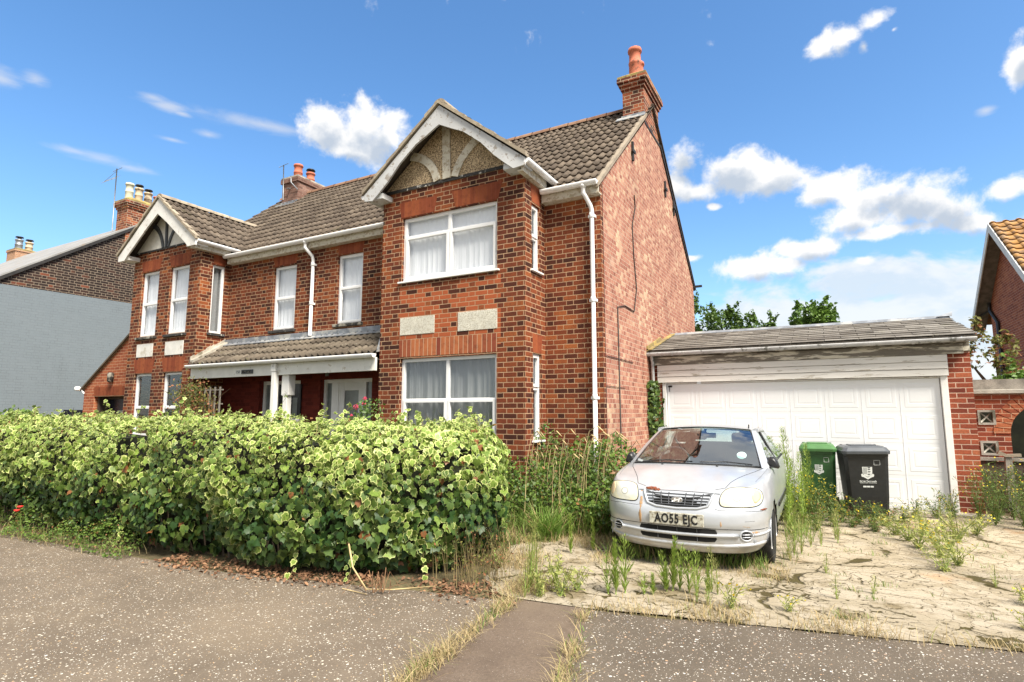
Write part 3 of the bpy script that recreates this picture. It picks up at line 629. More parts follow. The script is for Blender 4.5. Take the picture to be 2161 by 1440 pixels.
# brick ledge
m = MB(); m.box(RBX0 - .004, RBX1 + .004, BY - .02, BY + .05, 5.275, 5.325); m.build('brick_ledge', 'blackened_sill', H); m = MB(); m.box(LBX0 - .004, LBX1 + .004, BY - .02, BY + .05, 5.245, 5.285); m.build('brick_ledge', 'blackened_sill', H)
def strip_curve(name, pts, w0, w1, y, mat, th=.03):
    m = MB(); P = [Vector((p[0], 0, p[1])) for p in pts]; L = []; Rr = []
    for k, p in enumerate(P):
        t = (P[min(k + 1, len(P) - 1)] - P[max(k - 1, 0)]).normalized(); n_ = Vector((t.z, 0, -t.x)); w_ = (w0 + (w1 - w0) * k / (len(P) - 1)) / 2
        L.append((p.x + n_.x * w_, y, p.z + n_.z * w_)); Rr.append((p.x - n_.x * w_, y, p.z - n_.z * w_))
    for k in range(len(P) - 1): m.prism([L[k], L[k + 1], Rr[k + 1], Rr[k]], (0, -th, 0))
    return m.build(name, mat, H)
def quad(p0, p1, p2, n=9): return [((1 - t) ** 2 * p0[0] + 2 * t * (1 - t) * p1[0] + t * t * p2[0], (1 - t) ** 2 * p0[1] + 2 * t * (1 - t) * p1[1] + t * t * p2[1]) for t in [k / n for k in range(n + 1)]]
yb = BY - .005
strip_curve('gable_batten', [(-5.21, 5.325), (-5.235, 6.26)], .15, .15, yb, 'cream_batten')
strip_curve('gable_batten', quad((-5.40, 5.325), (-5.50, 5.75), (-5.95, 5.86)), .13, .14, yb, 'cream_batten')
strip_curve('gable_batten', quad((-5.05, 5.325), (-4.98, 5.62), (-4.58, 5.90)), .13, .14, yb, 'cream_batten')
strip_curve('gable_batten', [(-12.98, 5.285), (-13.03, 6.16)], .07, .07, yb, 'black_paint')
strip_curve('gable_batten', quad((-13.10, 5.285), (-13.20, 5.72), (-13.58, 5.89)), .06, .11, yb, 'black_paint')
strip_curve('gable_batten', quad((-12.90, 5.285), (-12.80, 5.6), (-12.56, 5.80)), .06, .08, yb, 'black_paint')
# arches over the openings
def arch(fr_, u0, u1, z0, z1, sp=.05, mat='rubbed_arch'):
    m = MB(); a = [fr_(u0, -.02, z0), fr_(u1, -.02, z0), fr_(u1 + sp, -.02, z1), fr_(u0 - sp, -.02, z1)]; q = Vector(fr_(0, .004, 0)) - Vector(fr_(0, -.02, 0)); m.prism(a, q); m.build('window_arch', mat, H)
arch(frb, -6.15, -5.46, 4.815, 5.08, .05); arch(frb, -5.04, -4.25, 4.815, 5.09, .08)
arch(frb, -6.13, -4.26, 2.44, 2.72, .0, 'soldier_arch')
arch(frr, 7.55, 7.83, 4.76, 5.04, .04); arch(frr, 7.58, 7.86, 2.43, 2.71, .03)
for (a, b_) in ((-13.87, -13.19), (-12.76, -12.06)):
    arch(frb, a, b_, 4.80, 5.05, .07); arch(frb, a, b_, 2.43, 2.74, .08)
arch(frl, 7.62, 7.88, 4.80, 5.05, .04)
arch(fr, -10.14, -9.49, 4.63, 4.86, .06); arch(fr, -8.28, -7.66, 4.64, 4.86, .06)
def panel(u0, u1, z0, z1, mat, label):
    m = MB(); fbox(m, frb, u0, u1, -.02, .008, z0, z1); m.build('wall_panel', mat, H, bevel=.004, label=label)
panel(-6.12, -5.42, 2.80, 3.09, 'stone_panel', 'speckled pale stone panel'); panel(-4.97, -4.26, 2.79, 3.09, 'stone_panel', 'speckled pale stone panel')
panel(-13.86, -13.22, 2.79, 3.09, 'white_panel', 'plain white panel'); panel(-12.75, -12.08, 2.79, 3.09, 'white_panel', 'plain white panel')
# windows
cm = (-5.19,)
u0, u1 = -6.12, -4.27
upvc_window(H, frb, u0, u1, 3.70, 4.80, cm, (4.46,), [(u0 + .045, -5.20, 3.74, 4.47), (-5.18, u1 - .045, 3.74, 4.47)], 'net', 'upvc', .05, label='wide four-pane upstairs bay window with net curtains')
u0, u1 = -6.10, -4.27
upvc_window(H, frb, u0, u1, 1.08, 2.41, cm, (1.73,), [(u0 + .045, -5.20, 1.12, 1.74), (-5.18, u1 - .045, 1.12, 1.74)], 'dull_net', 'upvc', .05, label='wide four-pane ground floor window with grey curtains')
upvc_window(H, frr, 7.55, 7.83, 3.69, 4.74, (), (4.22,), [(7.57, 7.81, 4.23, 4.72)], 'dull_net', 'upvc', .04, fw=.045)
upvc_window(H, frr, 7.58, 7.86, 1.13, 2.42, (), (1.90,), [(7.60, 7.84, 1.92, 2.40)], 'dull_net', 'upvc', .04, fw=.045)
for k, (a, b_, c_, d_) in enumerate(LB):
    zt = 4.03 if c_ > 3 else 1.66
    upvc_window(H, frb, a, b_, c_, d_, (), (zt,), [(a + .03, b_ - .03, c_ + .03, zt + .01)], 'net' if c_ > 3 else None, 'stone_sill' if k % 2 == 0 else 'blackened_sill', .05, fw=.05)
upvc_window(H, frl, 7.60, 7.90, 3.26, 4.78, (), (), [], 'dull_net', 'blackened_sill', .04, fw=.05)
upvc_window(H, fr, -10.16, -9.47, 3.24, 4.61, (), (3.93,), [(-10.13, -9.50, 3.27, 3.94)], 'net', 'blackened_sill', .05, fw=.05)
upvc_window(H, fr, -8.30, -7.64, 3.24, 4.62, (), (3.96,), [(-8.27, -7.67, 3.27, 3.97)], 'net', 'stone_sill', .05, fw=.055)
m = MB(); m.box(LBX0 - .07, LBX0, 7.5, 7.86, 4.05, 4.72); m.build('side_window_surround', 'upvc', H, bevel=.005)
m = MB(); m.box(LBX0 - .10, LBX0, 7.46, 7.9, 3.99, 4.05); m.build('side_sill', 'blackened_sill', H)

# ---- porch doors
def door_set(u0, u1, z0, z1, spec, label):
    f = MB(); d0, d1 = -.10, -.17
    fbox(f, fr, u0, u0 + .06, d1, d0, z0, z1); fbox(f, fr, u1 - .06, u1, d1, d0, z0, z1); fbox(f, fr, u0 + .06, u1 - .06, d1, d0, z1 - .07, z1)
    for (a, b_) in spec['posts']: fbox(f, fr, a, b_, d1, d0 - .003, z0, z1 - .07)
    dr = f.build('front_door', 'upvc', H, bevel=.004, label=label)
    for (a, b_) in spec['side']:
        g = MB(); fbox(g, fr, a, b_, -.15, -.14, z0 + .25, z1 - .07); g.build('side_light', spec['gm'], dr)
        g = MB(); fbox(g, fr, a, b_, d1, d0 - .01, z0, z0 + .25); g.build('side_panel', 'upvc', dr)
    a, b_ = spec['leaf']; g = MB()
    if spec['black']:
        fbox(g, fr, a, b_, -.16, -.13, z0, z1 - .07); g.build('door_leaf', 'black_door', dr, label='black door leaf')
        g = MB(); c_ = b_ - .22; fbox(g, fr, c_ - .07, c_ + .07, -.13, -.122, z0 + .5, z1 - .35); g.build('door_glass', 'frosted_glass', dr)
        g = MB(); fbox(g, fr, a - .14, a - .08, -.1, -.085, z0 + 1.0, z0 + 1.12); g.build('door_bell', 'black_plastic', dr)
    else:
        w_ = .15
        fbox(g, fr, a, a + w_, -.15, -.11, z0, z1 - .07); fbox(g, fr, b_ - w_, b_, -.15, -.11, z0, z1 - .07)
        fbox(g, fr, a + w_, b_ - w_, -.15, -.11, z1 - .22, z1 - .07); fbox(g, fr, a + w_, b_ - w_, -.15, -.11, z0, z0 + .30)
        g.build('door_leaf', 'door_white', dr, bevel=.006)
        g = MB(); fbox(g, fr, a + w_, b_ - w_, -.145, -.13, z0 + .30, z1 - .22); g.build('door_glass', 'frosted_glass', dr)
        g = MB(); g.tube([fr(a + .07, -.06, z0 + 1.0), fr(a + .07, -.06, z0 + 1.22)], .012); g.build('door_handle', 'grey_metal', dr)
door_set(-10.43, -9.20, .08, 2.19, dict(posts=[(-10.16, -9.97)], side=[(-10.37, -10.16)], leaf=(-9.97, -9.26), black=True, gm='frosted_glass'), 'white framed doorway with a black door')
door_set(-8.65, -7.32, .08, 2.18, dict(posts=[(-8.44, -8.26), (-7.60, -7.56)], side=[(-8.59, -8.44), (-7.56, -7.38)], leaf=(-8.26, -7.60), black=False, gm='frosted_glass'), 'white door with one large frosted pane and narrow side lights')
m = MB(); m.box(-9.145, -9.185, 7.97, 7.998, .1, 2.1); m.build('downpipe', 'dark_metal', H, label='dark strip beside the black door')

# ---- main roof
zs0 = 4.99; sl = .86
def rp(y): return zs0 + sl * (y - 7.88)
RY = 11.32; ye = 7.84; L_ = (RY - ye) * math.hypot(1, sl)
vd = (0, 1, sl)
tile_roof('roof', (LX - .05, ye, rp(ye)), (1, 0, 0), vd, CX + .04 - LX + .05, L_, 'roof_tile', H, clip=None)
m = MB(); zr = rp(RY); m.prism([(LX - .05, RY, zr), (CX + .04, RY, zr), (CX + .04, 15.15, 4.72), (LX - .05, 15.15, 4.72)], (0, 0, .04)); m.build('roof', 'roof_tile', H, label='rear roof slope')
m = MB(); k = LX - .05
while k < -3.36: # ridge tiles
    e_ = min(k + .45, -3.36); q = [(RY + .13 * math.cos(t), zr - .045 + .12 * math.sin(t)) for t in [math.pi * j / 8 for j in range(9)]]
    A = [m.vert((k, y, z)) for y, z in q]; B = [m.vert((e_ - .012, y, z + .006)) for y, z in q]; rv = rnd.random()
    for j in range(8): m.face((A[j], B[j], B[j + 1], A[j + 1]), rv, True)
    k += .45
m.build('ridge', 'ridge_tile', H)
# verge of the main gable: pale undercloak
m = MB(); yv = [(7.80, 5.02), (10.74, 7.40)]
m.prism([(CX + .045, 7.82, rp(7.82) - .035), (CX + .045, 10.76, rp(10.76) - .035), (CX + .045, 10.76, rp(10.76) + .035), (CX + .045, 7.82, rp(7.82) + .035)], (-.10, 0, 0)); m.build('verge', 'verge_tile', H)
m = MB(); m.prism([(CX + .03, 11.9, 7.33), (CX + .03, 15.1, 4.74), (CX + .03, 15.1, 4.69), (CX + .03, 11.9, 7.26)], (-.06, 0, 0)); m.prism([(CX + .012, 10.72, 7.33), (CX + .012, 11.95, 7.31), (CX + .012, 11.95, 7.26), (CX + .012, 10.72, 7.28)], (-.06, 0, 0)); m.build('verge', 'black_iron', H, label='dark rear verge edge')
# bay roofs
def bay_roof(cx, hw, zt, ze, y0, y1, bm, curve, lab):
    s_ = (zt - ze) / hw; Ln = math.hypot(hw, zt - ze)
    for sx in (-1, 1): tile_roof('bay_roof', (cx + sx * hw, y0, ze), (0, 1, 0), (-sx, 0, s_), y1 - y0, Ln, 'roof_tile', H, gauge=.32)
    m = MB(); k = y0
    while k < y1:
        q = [(cx + .12 * math.cos(t), zt - .03 + .10 * math.sin(t)) for t in [math.pi * j / 8 for j in range(9)]]; e_ = min(k + .42, y1)
        A = [m.vert((x, k, z)) for x, z in q]; B = [m.vert((x, e_ - .01, z + .006)) for x, z in q]; rv = rnd.random()
        for j in range(8): m.face((A[j], A[j + 1], B[j + 1], B[j]), rv, True)
        m.face(A[::-1], rv); k += .42
    m.build('bay_ridge', 'verge_tile', H)
    m = MB() # stepped verge tiles along the slope front edge
    for sx in (-1, 1):
        n = 6
        for j in range(n):
            t0, t1 = j / n, (j + 1) / n; rv = rnd.random(); o = .012 * rnd.random()
            A = [(cx + sx * (hw + .03) * (1 - t), y0 - .03 - o, ze - .02 + (zt - ze) * t + dz) for t, dz in ((t0, 0), (t1, 0), (t1, .05), (t0, .075))]
            m.prism(A, (0, .10, 0), rv)
    m.build('verge', 'verge_tile', H)
    for sx in (-1, 1):
        m = MB(); inn = curve
        out = [(cx + sx * (hw - .0), ze - .03), (cx, zt - .045)]
        P = [(out[0][0], y0, out[0][1]), (out[1][0], y0, out[1][1])] + [(cx + sx * a_, y0, b_) for a_, b_ in inn]
        # build as strips between outer edge and inner edge
        n = len(inn)
        for j in range(n - 1):
            (a0, b0), (a1, b1) = inn[j], inn[j + 1]
            f0 = min(1, a0 / hw); f1 = min(1, a1 / hw)
            o0 = (cx + sx * hw * f0, zt - .045 - (zt - .015 - ze) * f0); o1 = (cx + sx * hw * f1, zt - .045 - (zt - .015 - ze) * f1)
            m.prism([(o0[0], y0, o0[1]), (o1[0], y0, o1[1]), (cx + sx * a1, y0, b1), (cx + sx * a0, y0, b0)], (0, .035, 0))
        m.build('bargeboard', bm, H, label=lab)
    # soffit box ends under the board feet
    for sx in (-1, 1): m = MB(); m.box(cx + sx * (hw - .38), cx + sx * (hw - .03), y0 + .04, BY + .02, ze - .13, ze - .04); m.build('purlin_end', bm, H)
# right: arched weathered board; left: plain white
bay_roof(RC, 1.55, 6.50, 5.26, 7.03, 9.9, 'bargeboard_grey', [(0., 6.13), (.25, 6.00), (.46, 5.90), (.79, 5.64), (1.02, 5.39), (1.20, 5.23), (1.36, 5.10), (1.55, 5.12)], 'weathered grey bargeboard with flaking paint')
bay_roof(LC, 1.48, 6.38, 5.20, 7.03, 9.8, 'bargeboard_white', [(0., 5.98), (.4, 5.70), (.8, 5.39), (1.1, 5.16), (1.22, 5.05), (1.48, 5.05)], 'clean white bargeboard')
# fascias and soffits
m = MB(); m.box(LBX1 + .1, RBX0 - .02, 7.86, 7.885, 4.83, 4.985); m.box(LBX1 + .1, RBX0 - .02, 7.885, FY - .002, 4.83, 4.85); m.build('fascia', 'cream_batten', H); m = MB(); m.box(RBX1 + .02, CX + .03, 7.86, 7.885, 4.83, 4.985); m.box(RBX1 + .02, CX + .03, 7.885, FY - .002, 4.83, 4.85); m.build('fascia', 'cream_batten', H); m = MB()
m.box(RC + 1.47, RC + 1.49, 7.08, 7.9, 5.06, 5.23); m.box(RBX1 + .003, RC + 1.47, 7.08, 7.9, 5.06, 5.08); m.build('fascia', 'cream_batten', H); m = MB(); m.box(LC + 1.40, LC + 1.42, 7.08, 7.9, 5.01, 5.17); m.box(LBX1 + .003, LC + 1.40, 7.08, 7.9, 5.01, 5.03)
m.build('fascia', 'cream_batten', H)
gutter('gutter', (LBX1 + .08, 7.80, 4.995), (RBX0 - .01, 7.80, 4.995), 'upvc', H); gutter('gutter', (RBX1 + .04, 7.80, 4.995), (CX + .03, 7.80, 4.995), 'upvc', H)
gutter('gutter', (RC + 1.55, 7.06, 5.215), (RC + 1.55, 8.2, 5.215), 'upvc', H, out=(1, 0, 0)); gutter('gutter', (LC + 1.48, 7.06, 5.165), (LC + 1.48, 8.1, 5.165), 'upvc', H, out=(1, 0, 0)); gutter('gutter', (RC - 1.57, 7.04, 5.215), (RC - 1.57, 8.2, 5.215), 'upvc', H, out=(-1, 0, 0))
def downpipe(path, label, parent=H, r=.034, mat='upvc', clips=()):
    m = MB(); m.tube(path, r, 12)
    p = path[0]; m.lathe((p[0], p[1], p[2] - .03), [(.045, 0), (.05, .06)], 12)
    for z in clips:
        x, y = path[-1][0], path[-1][1]; m.box(x - .055, x + .055, y - .01, y + .05, z - .02, z + .02); m.lathe((x, y, z - .03), [(r + .004, 0), (r + .008, .02), (r + .008, .06), (r + .004, .08)], 12)
    return m.build('downpipe', mat, parent, label=label)
downpipe([(-3.04, 7.80, 4.95), (-3.04, 7.80, 4.84), (-3.02, 7.82, 4.80), (-2.97, 7.91, 4.66), (-2.96, 7.93, 4.60), (-2.96, 7.93, 0.05)], 'long white downpipe at the house corner', clips=(4.5, 3.2, 1.75))
downpipe([(-9.02, 7.80, 4.95), (-9.02, 7.80, 4.84), (-9.0, 7.82, 4.80), (-8.94, 7.92, 4.68), (-8.93, 7.94, 4.60), (-8.93, 7.94, 3.06)], 'short white downpipe ending on the porch roof', clips=(4.5, 3.7))
# ---- porch
PX0, PX1 = LBX1, RBX0
tile_roof('porch_roof', (PX0 + .02, 7.20, 2.53), (1, 0, 0), (0, .8, .49), PX1 - PX0 - .03, .93, 'porch_tile', H, gauge=.30, amp=.024, step=.03)
m = MB(); m.box(PX0 + .002, PX1 - .002, FY - .03, FY - .002, 2.99, 3.14); m.prism([(PX0 + .01, FY - .14, 2.985), (PX1 - .01, FY - .14, 2.985), (PX1 - .01, FY - .02, 3.045), (PX0 + .01, FY - .02, 3.045)], (0, 0, .014)); m.build('lead_flashing', 'lead', H)
m = MB()
for (x0, x1) in ((PX0, PX0 + .14),):
    n = 9
    for j in range(n):
        t0, t1 = j / n, (j + 1) / n; y0 = 7.22 + .77 * t0; y1 = 7.22 + .77 * t1; z0 = 2.58 + .47 * t0; z1 = 2.58 + .47 * t1; h_ = .10 + .04 * rnd.random()
        m.prism([(x0, y0, z0), (x0, y1, z1), (x0, y1, z1 + h_), (x0, y0, z0 + h_ * .9)], (.02, 0, 0)); m.prism([(x0, y0, z0 - .03), (x0, y1, z1 - .03), (x0, y1, z1 + .05), (x0, y0, z0 + .05)], (.13, 0, 0))
m.build('mortar_fillet', 'mortar_fillet', H)
m = MB(); m.prism([(PX1 - .004, 7.26, 2.55), (PX1 - .004, 7.34, 2.56), (PX1 - .004, 7.42, 2.82), (PX1 - .004, 7.36, 2.84)], (-.02, 0, 0)); m.build('roof_soaker', 'lead', H)
gutter('porch_gutter', (PX0 + .02, 7.16, 2.50), (PX1 + .02, 7.16, 2.50), 'upvc', H)
m = MB(); m.box(PX0 + .03, PX1 - .02, 7.24, 7.29, 2.235, 2.46); m.build('porch_beam', 'white_paint', H, bevel=.004)
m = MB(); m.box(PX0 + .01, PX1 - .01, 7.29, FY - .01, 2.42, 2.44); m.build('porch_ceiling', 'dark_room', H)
m = MB(); m.box(-9.06, -8.965, 7.19, 7.285, .0, 2.44); m.box(-9.075, -8.95, 7.18, 7.295, 2.30, 2.44); m.build('porch_post', 'clean_white_paint', H, bevel=.006)
m = MB(); m.box(-8.855, -8.745, 7.30, 7.41, .0, 1.84); m.box(-8.895, -8.705, 7.26 + .035, 7.45, 1.86, 2.235); m.prism([(-8.855, 7.30, 1.84), (-8.745, 7.30, 1.84), (-8.705, 7.295, 1.865), (-8.895, 7.295, 1.865)], (0, .11, 0)); m.build('porch_post', 'clean_white_paint', H, bevel=.008)
text_mesh('house_number', '150', .085, Matrix.Translation(Vector((-10.10, 7.237, 2.325)) - WL[H.name]) @ Matrix.Rotation(R(90), 4, 'X'), 'grey_metal', H, .003)
m = MB(); m.box(-9.98, -9.64, 7.225, 7.239, 2.285, 2.365); pl_ = m.build('name_plate', 'black_paint', H, bevel=.003, label='small black name plate on the porch beam')
m = MB(); m.box(-9.95, -9.86, 7.221, 7.2245, 2.305, 2.345); m.box(-9.83, -9.70, 7.221, 7.2245, 2.305, 2.345); m.build('worn_lettering', 'stone_sill', pl_)
m = MB(); m.box(-8.50, -8.42, 7.975, 7.998, 2.24, 2.34); m.build('wall_lamp', 'grey_metal', H)
m = MB(); m.box(-6.95, -6.89, 7.96, 7.998, 1.45, 1.53); m.build('door_bell', 'grey_metal', H)
# ---- chimneys
def chimney(x0, x1, y0, y1, z0, z1, mat, cap, pots, corb=((.03, .07), (.06, .07), (.09, .09)), flaunch=(.0, .14), label=None, parent=H, name='chimney'):
    m = MB(); m.box(x0, x1, y0, y1, z0, z1); z = z1
    for (o, h_) in corb: m.box(x0 - o, x1 + o, y0 - o, y1 + o, z, z + h_); z += h_
    ch = m.build(name, mat, parent, label=label)
    m = MB(); o = corb[-1][0] - .01 if corb else .02; A = [(x0 - o, y0 - o), (x1 + o, y0 - o), (x1 + o, y1 + o), (x0 - o, y1 + o)]; i = .05
    B = [(x0 + i, y0 + i), (x1 - i, y0 + i), (x1 - i, y1 - i), (x0 + i, y1 - i)]; h1 = flaunch[1]
    va = [m.vert((x, y, z + .001)) for x, y in A]; vm = [m.vert((x, y, z + .05)) for x, y in A]; vb = [m.vert((x, y, z + h1)) for x, y in B]
    for k in range(4): m.face((va[k], va[(k + 1) % 4], vm[(k + 1) % 4], vm[k])); m.face((vm[k], vm[(k + 1) % 4], vb[(k + 1) % 4], vb[k]))
    m.face(vb); m.build('flaunching', cap, ch)
    for (px, py, r, h_, pm, hood) in pots:
        m = MB(); zb = z + h1 - .04
        m.lathe((px, py, zb), [(r * 1.02, 0), (r, .02), (r * .92, h_ * .45), (r * 1.0, h_ * .47), (r * 1.0, h_ * .53), (r * .90, h_ * .55), (r * .86, h_ * .86), (r * 1.05, h_ * .88), (r * 1.08, h_ * .93), (r * 1.0, h_), (r * .78, h_), (r * .75, h_ * .8)], 20)
        pt = m.build('chimney_pot', pm, ch)
        if hood:
            m = MB(); m.lathe((px, py, zb + h_), [(r * .5, 0), (r * .5, .07), (r * 1.05, .075), (r * .9, .11), (.01, .125)], 16); m.build('cowl', 'dark_metal', pt)
    return ch
chimney(-3.30, -2.865, 10.76, 11.92, 6.9, 8.10, 'chimney_brick', 'flaunching', [(-3.08, 10.98, .135, .66, 'terracotta', 0), (-3.08, 11.22, .12, .48, 'terracotta', 0), (-3.08, 11.50, .12, .30, 'terracotta', 0), (-3.08, 11.74, .12, .36, 'terracotta', 0)], label='right-hand brick chimney stack at the gable end')
m = MB(); m.prism([(-3.42, 10.63, rp(10.63) + .05), (-2.83, 10.63, rp(10.63) + .05), (-2.83, 10.755, rp(10.7) + .10), (-3.42, 10.755, rp(10.7) + .10)], (0, 0, .012)); m.box(-3.33, -2.85, 10.742, 10.757, 7.3, 7.55); m.prism([(-3.30, 10.76, 7.4), (-3.30, 11.3, 7.86), (-3.30, 11.3, 7.98), (-3.30, 10.76, 7.55)], (-.012, 0, 0)); m.build('chimney_flashing', 'lead', H)
c2 = chimney(-13.63, -12.98, 10.86, 11.85, 6.9, 8.18, 'brown_chimney_brick', 'mortar_fillet', [(-13.30, 11.12, .13, .50, 'terracotta', 0), (-13.30, 11.58, .13, .42, 'terracotta', 1)], corb=((.04, .13),), flaunch=(0, .05), label='left-hand brown brick chimney stack with two red pots')
m = MB(); m.box(-13.70, -12.92, 10.70, 10.857, 7.42, 7.50); m.box(-13.66, -12.95, 10.845, 10.858, 7.42, 7.62); m.build('chimney_flashing', 'lead', H)
m = MB(); m.tube([(-13.55, 10.84, 7.7), (-13.55, 10.80, 8.75)], .014); m.tube([(-13.75, 10.80, 8.72), (-13.35, 10.80, 8.76)], .008); m.tube([(-13.30, 10.85, 8.0), (-13.25, 10.72, 7.95)], .02); m.tube([(-13.22, 10.80, 8.35), (-13.1, 10.72, 8.1), (-12.95, 10.84, 7.9)], .015); m.build('aerial_mast', 'grey_metal', H)
# ---- bits on the gable wall
X = CX + .012
m = MB(); m.tube([(X, 8.73, .3), (X, 8.71, 3.22), (X, 9.1, 3.30), (X, 9.61, 3.28), (X, 9.80, 3.72), (X, 9.68, 4.30), (X, 9.64, 4.85), (X, 9.85, 5.25), (X, 9.81, 5.46)], .009, 6); m.tube([(X, 8.13, 2.38), (X, 9.48, 2.38)], .006, 6); m.tube([(X, 8.12, 1.93), (X, 9.0, 1.93)], .005, 6); m.build('cable', 'cable', H)
for (y, z) in ((9.77, 6.28), (12.2, 6.42), (12.97, 6.24)): m = MB(); m.box(X - .01, X + .025, y - .03, y + .03, z - .18, z + .18); m.box(X + .02, X + .04, y - .09, y + .09, z - .03, z + .03); m.build('wall_tie_plate', 'black_iron', H)
m = MB(); m.box(CX - .02, CX + .22, 14.95, 15.02, 4.75, 4.80); m.build('gutter_end', 'black_iron', H)

# ================================================================ SIDE EXTENSION GARAGE (left)
E = thing('lean_to_garage', 'low red brick garage with sloping roofline between the house and the grey painted wall', 'garage', (-15.8, 8.1, 0))
frE = frame_of(('y', 8.1)); XE = -17.72; sE = .635; zE = 2.24
hole = (-17.20, -15.75, .05, 1.97); m = MB()
wall_holes(m, frE, XE, -14.12, 0, 2.2, [hole], .35)
m.poly([(XE, 8.1, 2.2), (-14.12, 8.1, 2.2), (-14.12, 8.1, zE + sE * 3.60), (XE, 8.1, zE)]); m.poly([(XE, 8.1, 0), (XE, 8.1, zE), (XE, 14, zE), (XE, 14, 0)]); m.build('wall', 'extension_brick', E)
m = MB(); m.prism([(XE - .12, 8.06, zE - .04), (-14.13, 8.06, zE + sE * 3.60 + .03), (-14.13, 8.06, zE + sE * 3.60 - .06), (XE - .12, 8.06, zE - .12)], (0, 6, 0)); m.build('roof', 'verge_tile', E)
m = MB(); m.prism([(XE - .12, 8.03, zE - .07), (-14.13, 8.03, zE + sE * 3.60 + .0), (-14.13, 8.03, zE + sE * 3.60 - .06), (XE - .12, 8.03, zE - .12)], (0, .028, 0)); m.build('verge_board', 'bark', E)
arch(frE, -17.2, -15.75, 1.985, 2.22, .03)
bpy.data.objects[-1] if False else None
m = MB(); m.box(-17.12, -15.83, 8.42, 8.45, .05, 1.9); m.build('door', 'black_door', E)
m = MB(); m.box(-17.2, -17.12, 8.2, 8.44, .05, 1.97); m.box(-17.12, -15.75, 8.4, 8.44, 1.9, 1.97); m.build('door_frame', 'fence_wood', E)
m = MB(); m.box(-16.6, -15.83, 8.40, 8.418, 1.52, 1.60); m.box(-16.9, -15.83, 8.40, 8.418, 1.30, 1.33); m.build('door_trim', 'grey_metal', E)
m = MB(); m.lathe((-16.33, 8.03, 2.32), [(.03, 0), (.07, .03), (.075, .22), (.05, .26)], 12); m.build('bulkhead_lamp', 'stone_sill', E)
m = MB(); m.lathe((-17.88, 8.0, 2.13), [(.06, 0), (.075, .03), (.07, .10), (.03, .12)], 12); m.tube([(-17.8, 8.05, 2.17), (-17.7, 8.09, 2.05)], .02); m.build('security_light', 'upvc', E)

# ================================================================ GREY PAINTED NEIGHBOUR (left)
G1 = thing('end_terrace_house', 'house side with slate blue painted wall below dark brown bricks, chimney with four pots', 'house', (-19, 9.9, 0))
gx = -19.; y0_, y1_ = 6.46, 13.4; ry, rz = 9.93, 7.62; rs = (rz - 5.13) / (ry - y0_)
m = MB(); m.poly([(gx, y0_, 0), (gx, y1_, 0), (gx, y1_, 4.97), (gx, y0_, 4.93)]); m.poly([(gx, y0_, 0), (-27, y0_, 0), (-27, y0_, 4.93), (gx, y0_, 4.93)]); m.build('painted_wall', 'painted_brick', G1, label='slate blue painted lower wall')
m = MB(); m.poly([(gx - .01, y0_, 4.9), (gx - .01, y1_, 4.95), (gx - .01, y1_, 5.1), (gx - .01, ry, rz - .04), (gx - .01, y0_, 5.09)]); m.build('gable_wall', 'dark_brick', G1, label='sooty dark brown brick gable')
m = MB(); m.prism([(gx + .06, y0_ - .25, 5.13 - .25 * rs), (gx + .06, ry, rz), (-27.1, ry, rz), (-27.1, y0_ - .25, 5.13 - .25 * rs)], (0, 0, .05)); m.prism([(gx + .06, ry, rz), (gx + .06, y1_ + .2, 5.0), (-27.1, y1_ + .2, 5.0), (-27.1, ry, rz)], (0, 0, .05)); m.build('roof', 'light_slate', G1)
m = MB(); m.prism([(gx + .065, y0_ - .25, 5.03 - .25 * rs), (gx + .065, ry, rz - .10), (gx + .065, ry, rz), (gx + .065, y0_ - .25, 5.13 - .25 * rs)], (-.04, 0, 0)); m.build('verge_board', 'black_iron', G1)
chimney(-19.58, -18.98, 9.40, 10.55, 6.6, 7.98, 'chimney_brick', 'flaunching', [(-19.28, 9.56, .12, .56, 'cream_clay', 0), (-19.28, 9.85, .12, .50, 'buff_clay', 1), (-19.28, 10.14, .12, .44, 'buff_clay', 1), (-19.28, 10.44, .12, .40, 'terracotta', 0)], label='tall brick chimney with four pots', parent=G1)
m = MB(); m.tube([(-19.62, 9.32, 7.3), (-19.62, 9.30, 9.35)], .018, 6); m.tube([(-19.85, 9.30, 9.30), (-19.30, 9.30, 9.32)], .008, 6); m.tube([(-21.0, 9.6, 9.30), (-19.62, 9.3, 9.27)], .007, 6)
for k in range(9): m.tube([(-21.0 + k * .1, 9.5, 9.2), (-21.0 + k * .1, 9.7, 9.4)], .004, 4)
m.build('aerial_mast', 'grey_metal', G1)
m = MB(); m.box(gx - .002, gx + .05, 8.2, 9.6, 0, 1.62); m.build('side_door', 'black_door', G1)
G2 = thing('terrace_house', 'far terrace roof with a buff brick chimney and two capped pots', 'house', (-27.4, 10, 0))
m = MB(); m.poly([(-27.15, 6.5, 0), (-27.15, 13.4, 0), (-27.15, 13.4, 5.0), (-27.15, 9.9, 7.5), (-27.15, 6.5, 5.0)]); m.box(-34, -27.16, 6.6, 13.3, 0, 5.0); m.build('wall', 'dark_brick', G2)
m = MB(); m.prism([(-27.12, 6.2, 4.85), (-27.12, 9.9, 7.45), (-34, 9.9, 7.45), (-34, 6.2, 4.85)], (0, 0, .05)); m.prism([(-27.12, 9.9, 7.45), (-27.12, 13.5, 4.95), (-34, 13.5, 4.95), (-34, 9.9, 7.45)], (0, 0, .05)); m.build('roof', 'light_slate', G2)
chimney(-27.9, -27.2, 9.62, 10.35, 6.4, 7.78, 'buff_brick', 'flaunching', [(-27.5, 9.82, .13, .44, 'grey_metal', 1), (-27.5, 10.15, .13, .40, 'buff_clay', 1)], corb=((.03, .05),), flaunch=(0, .08), parent=G2)

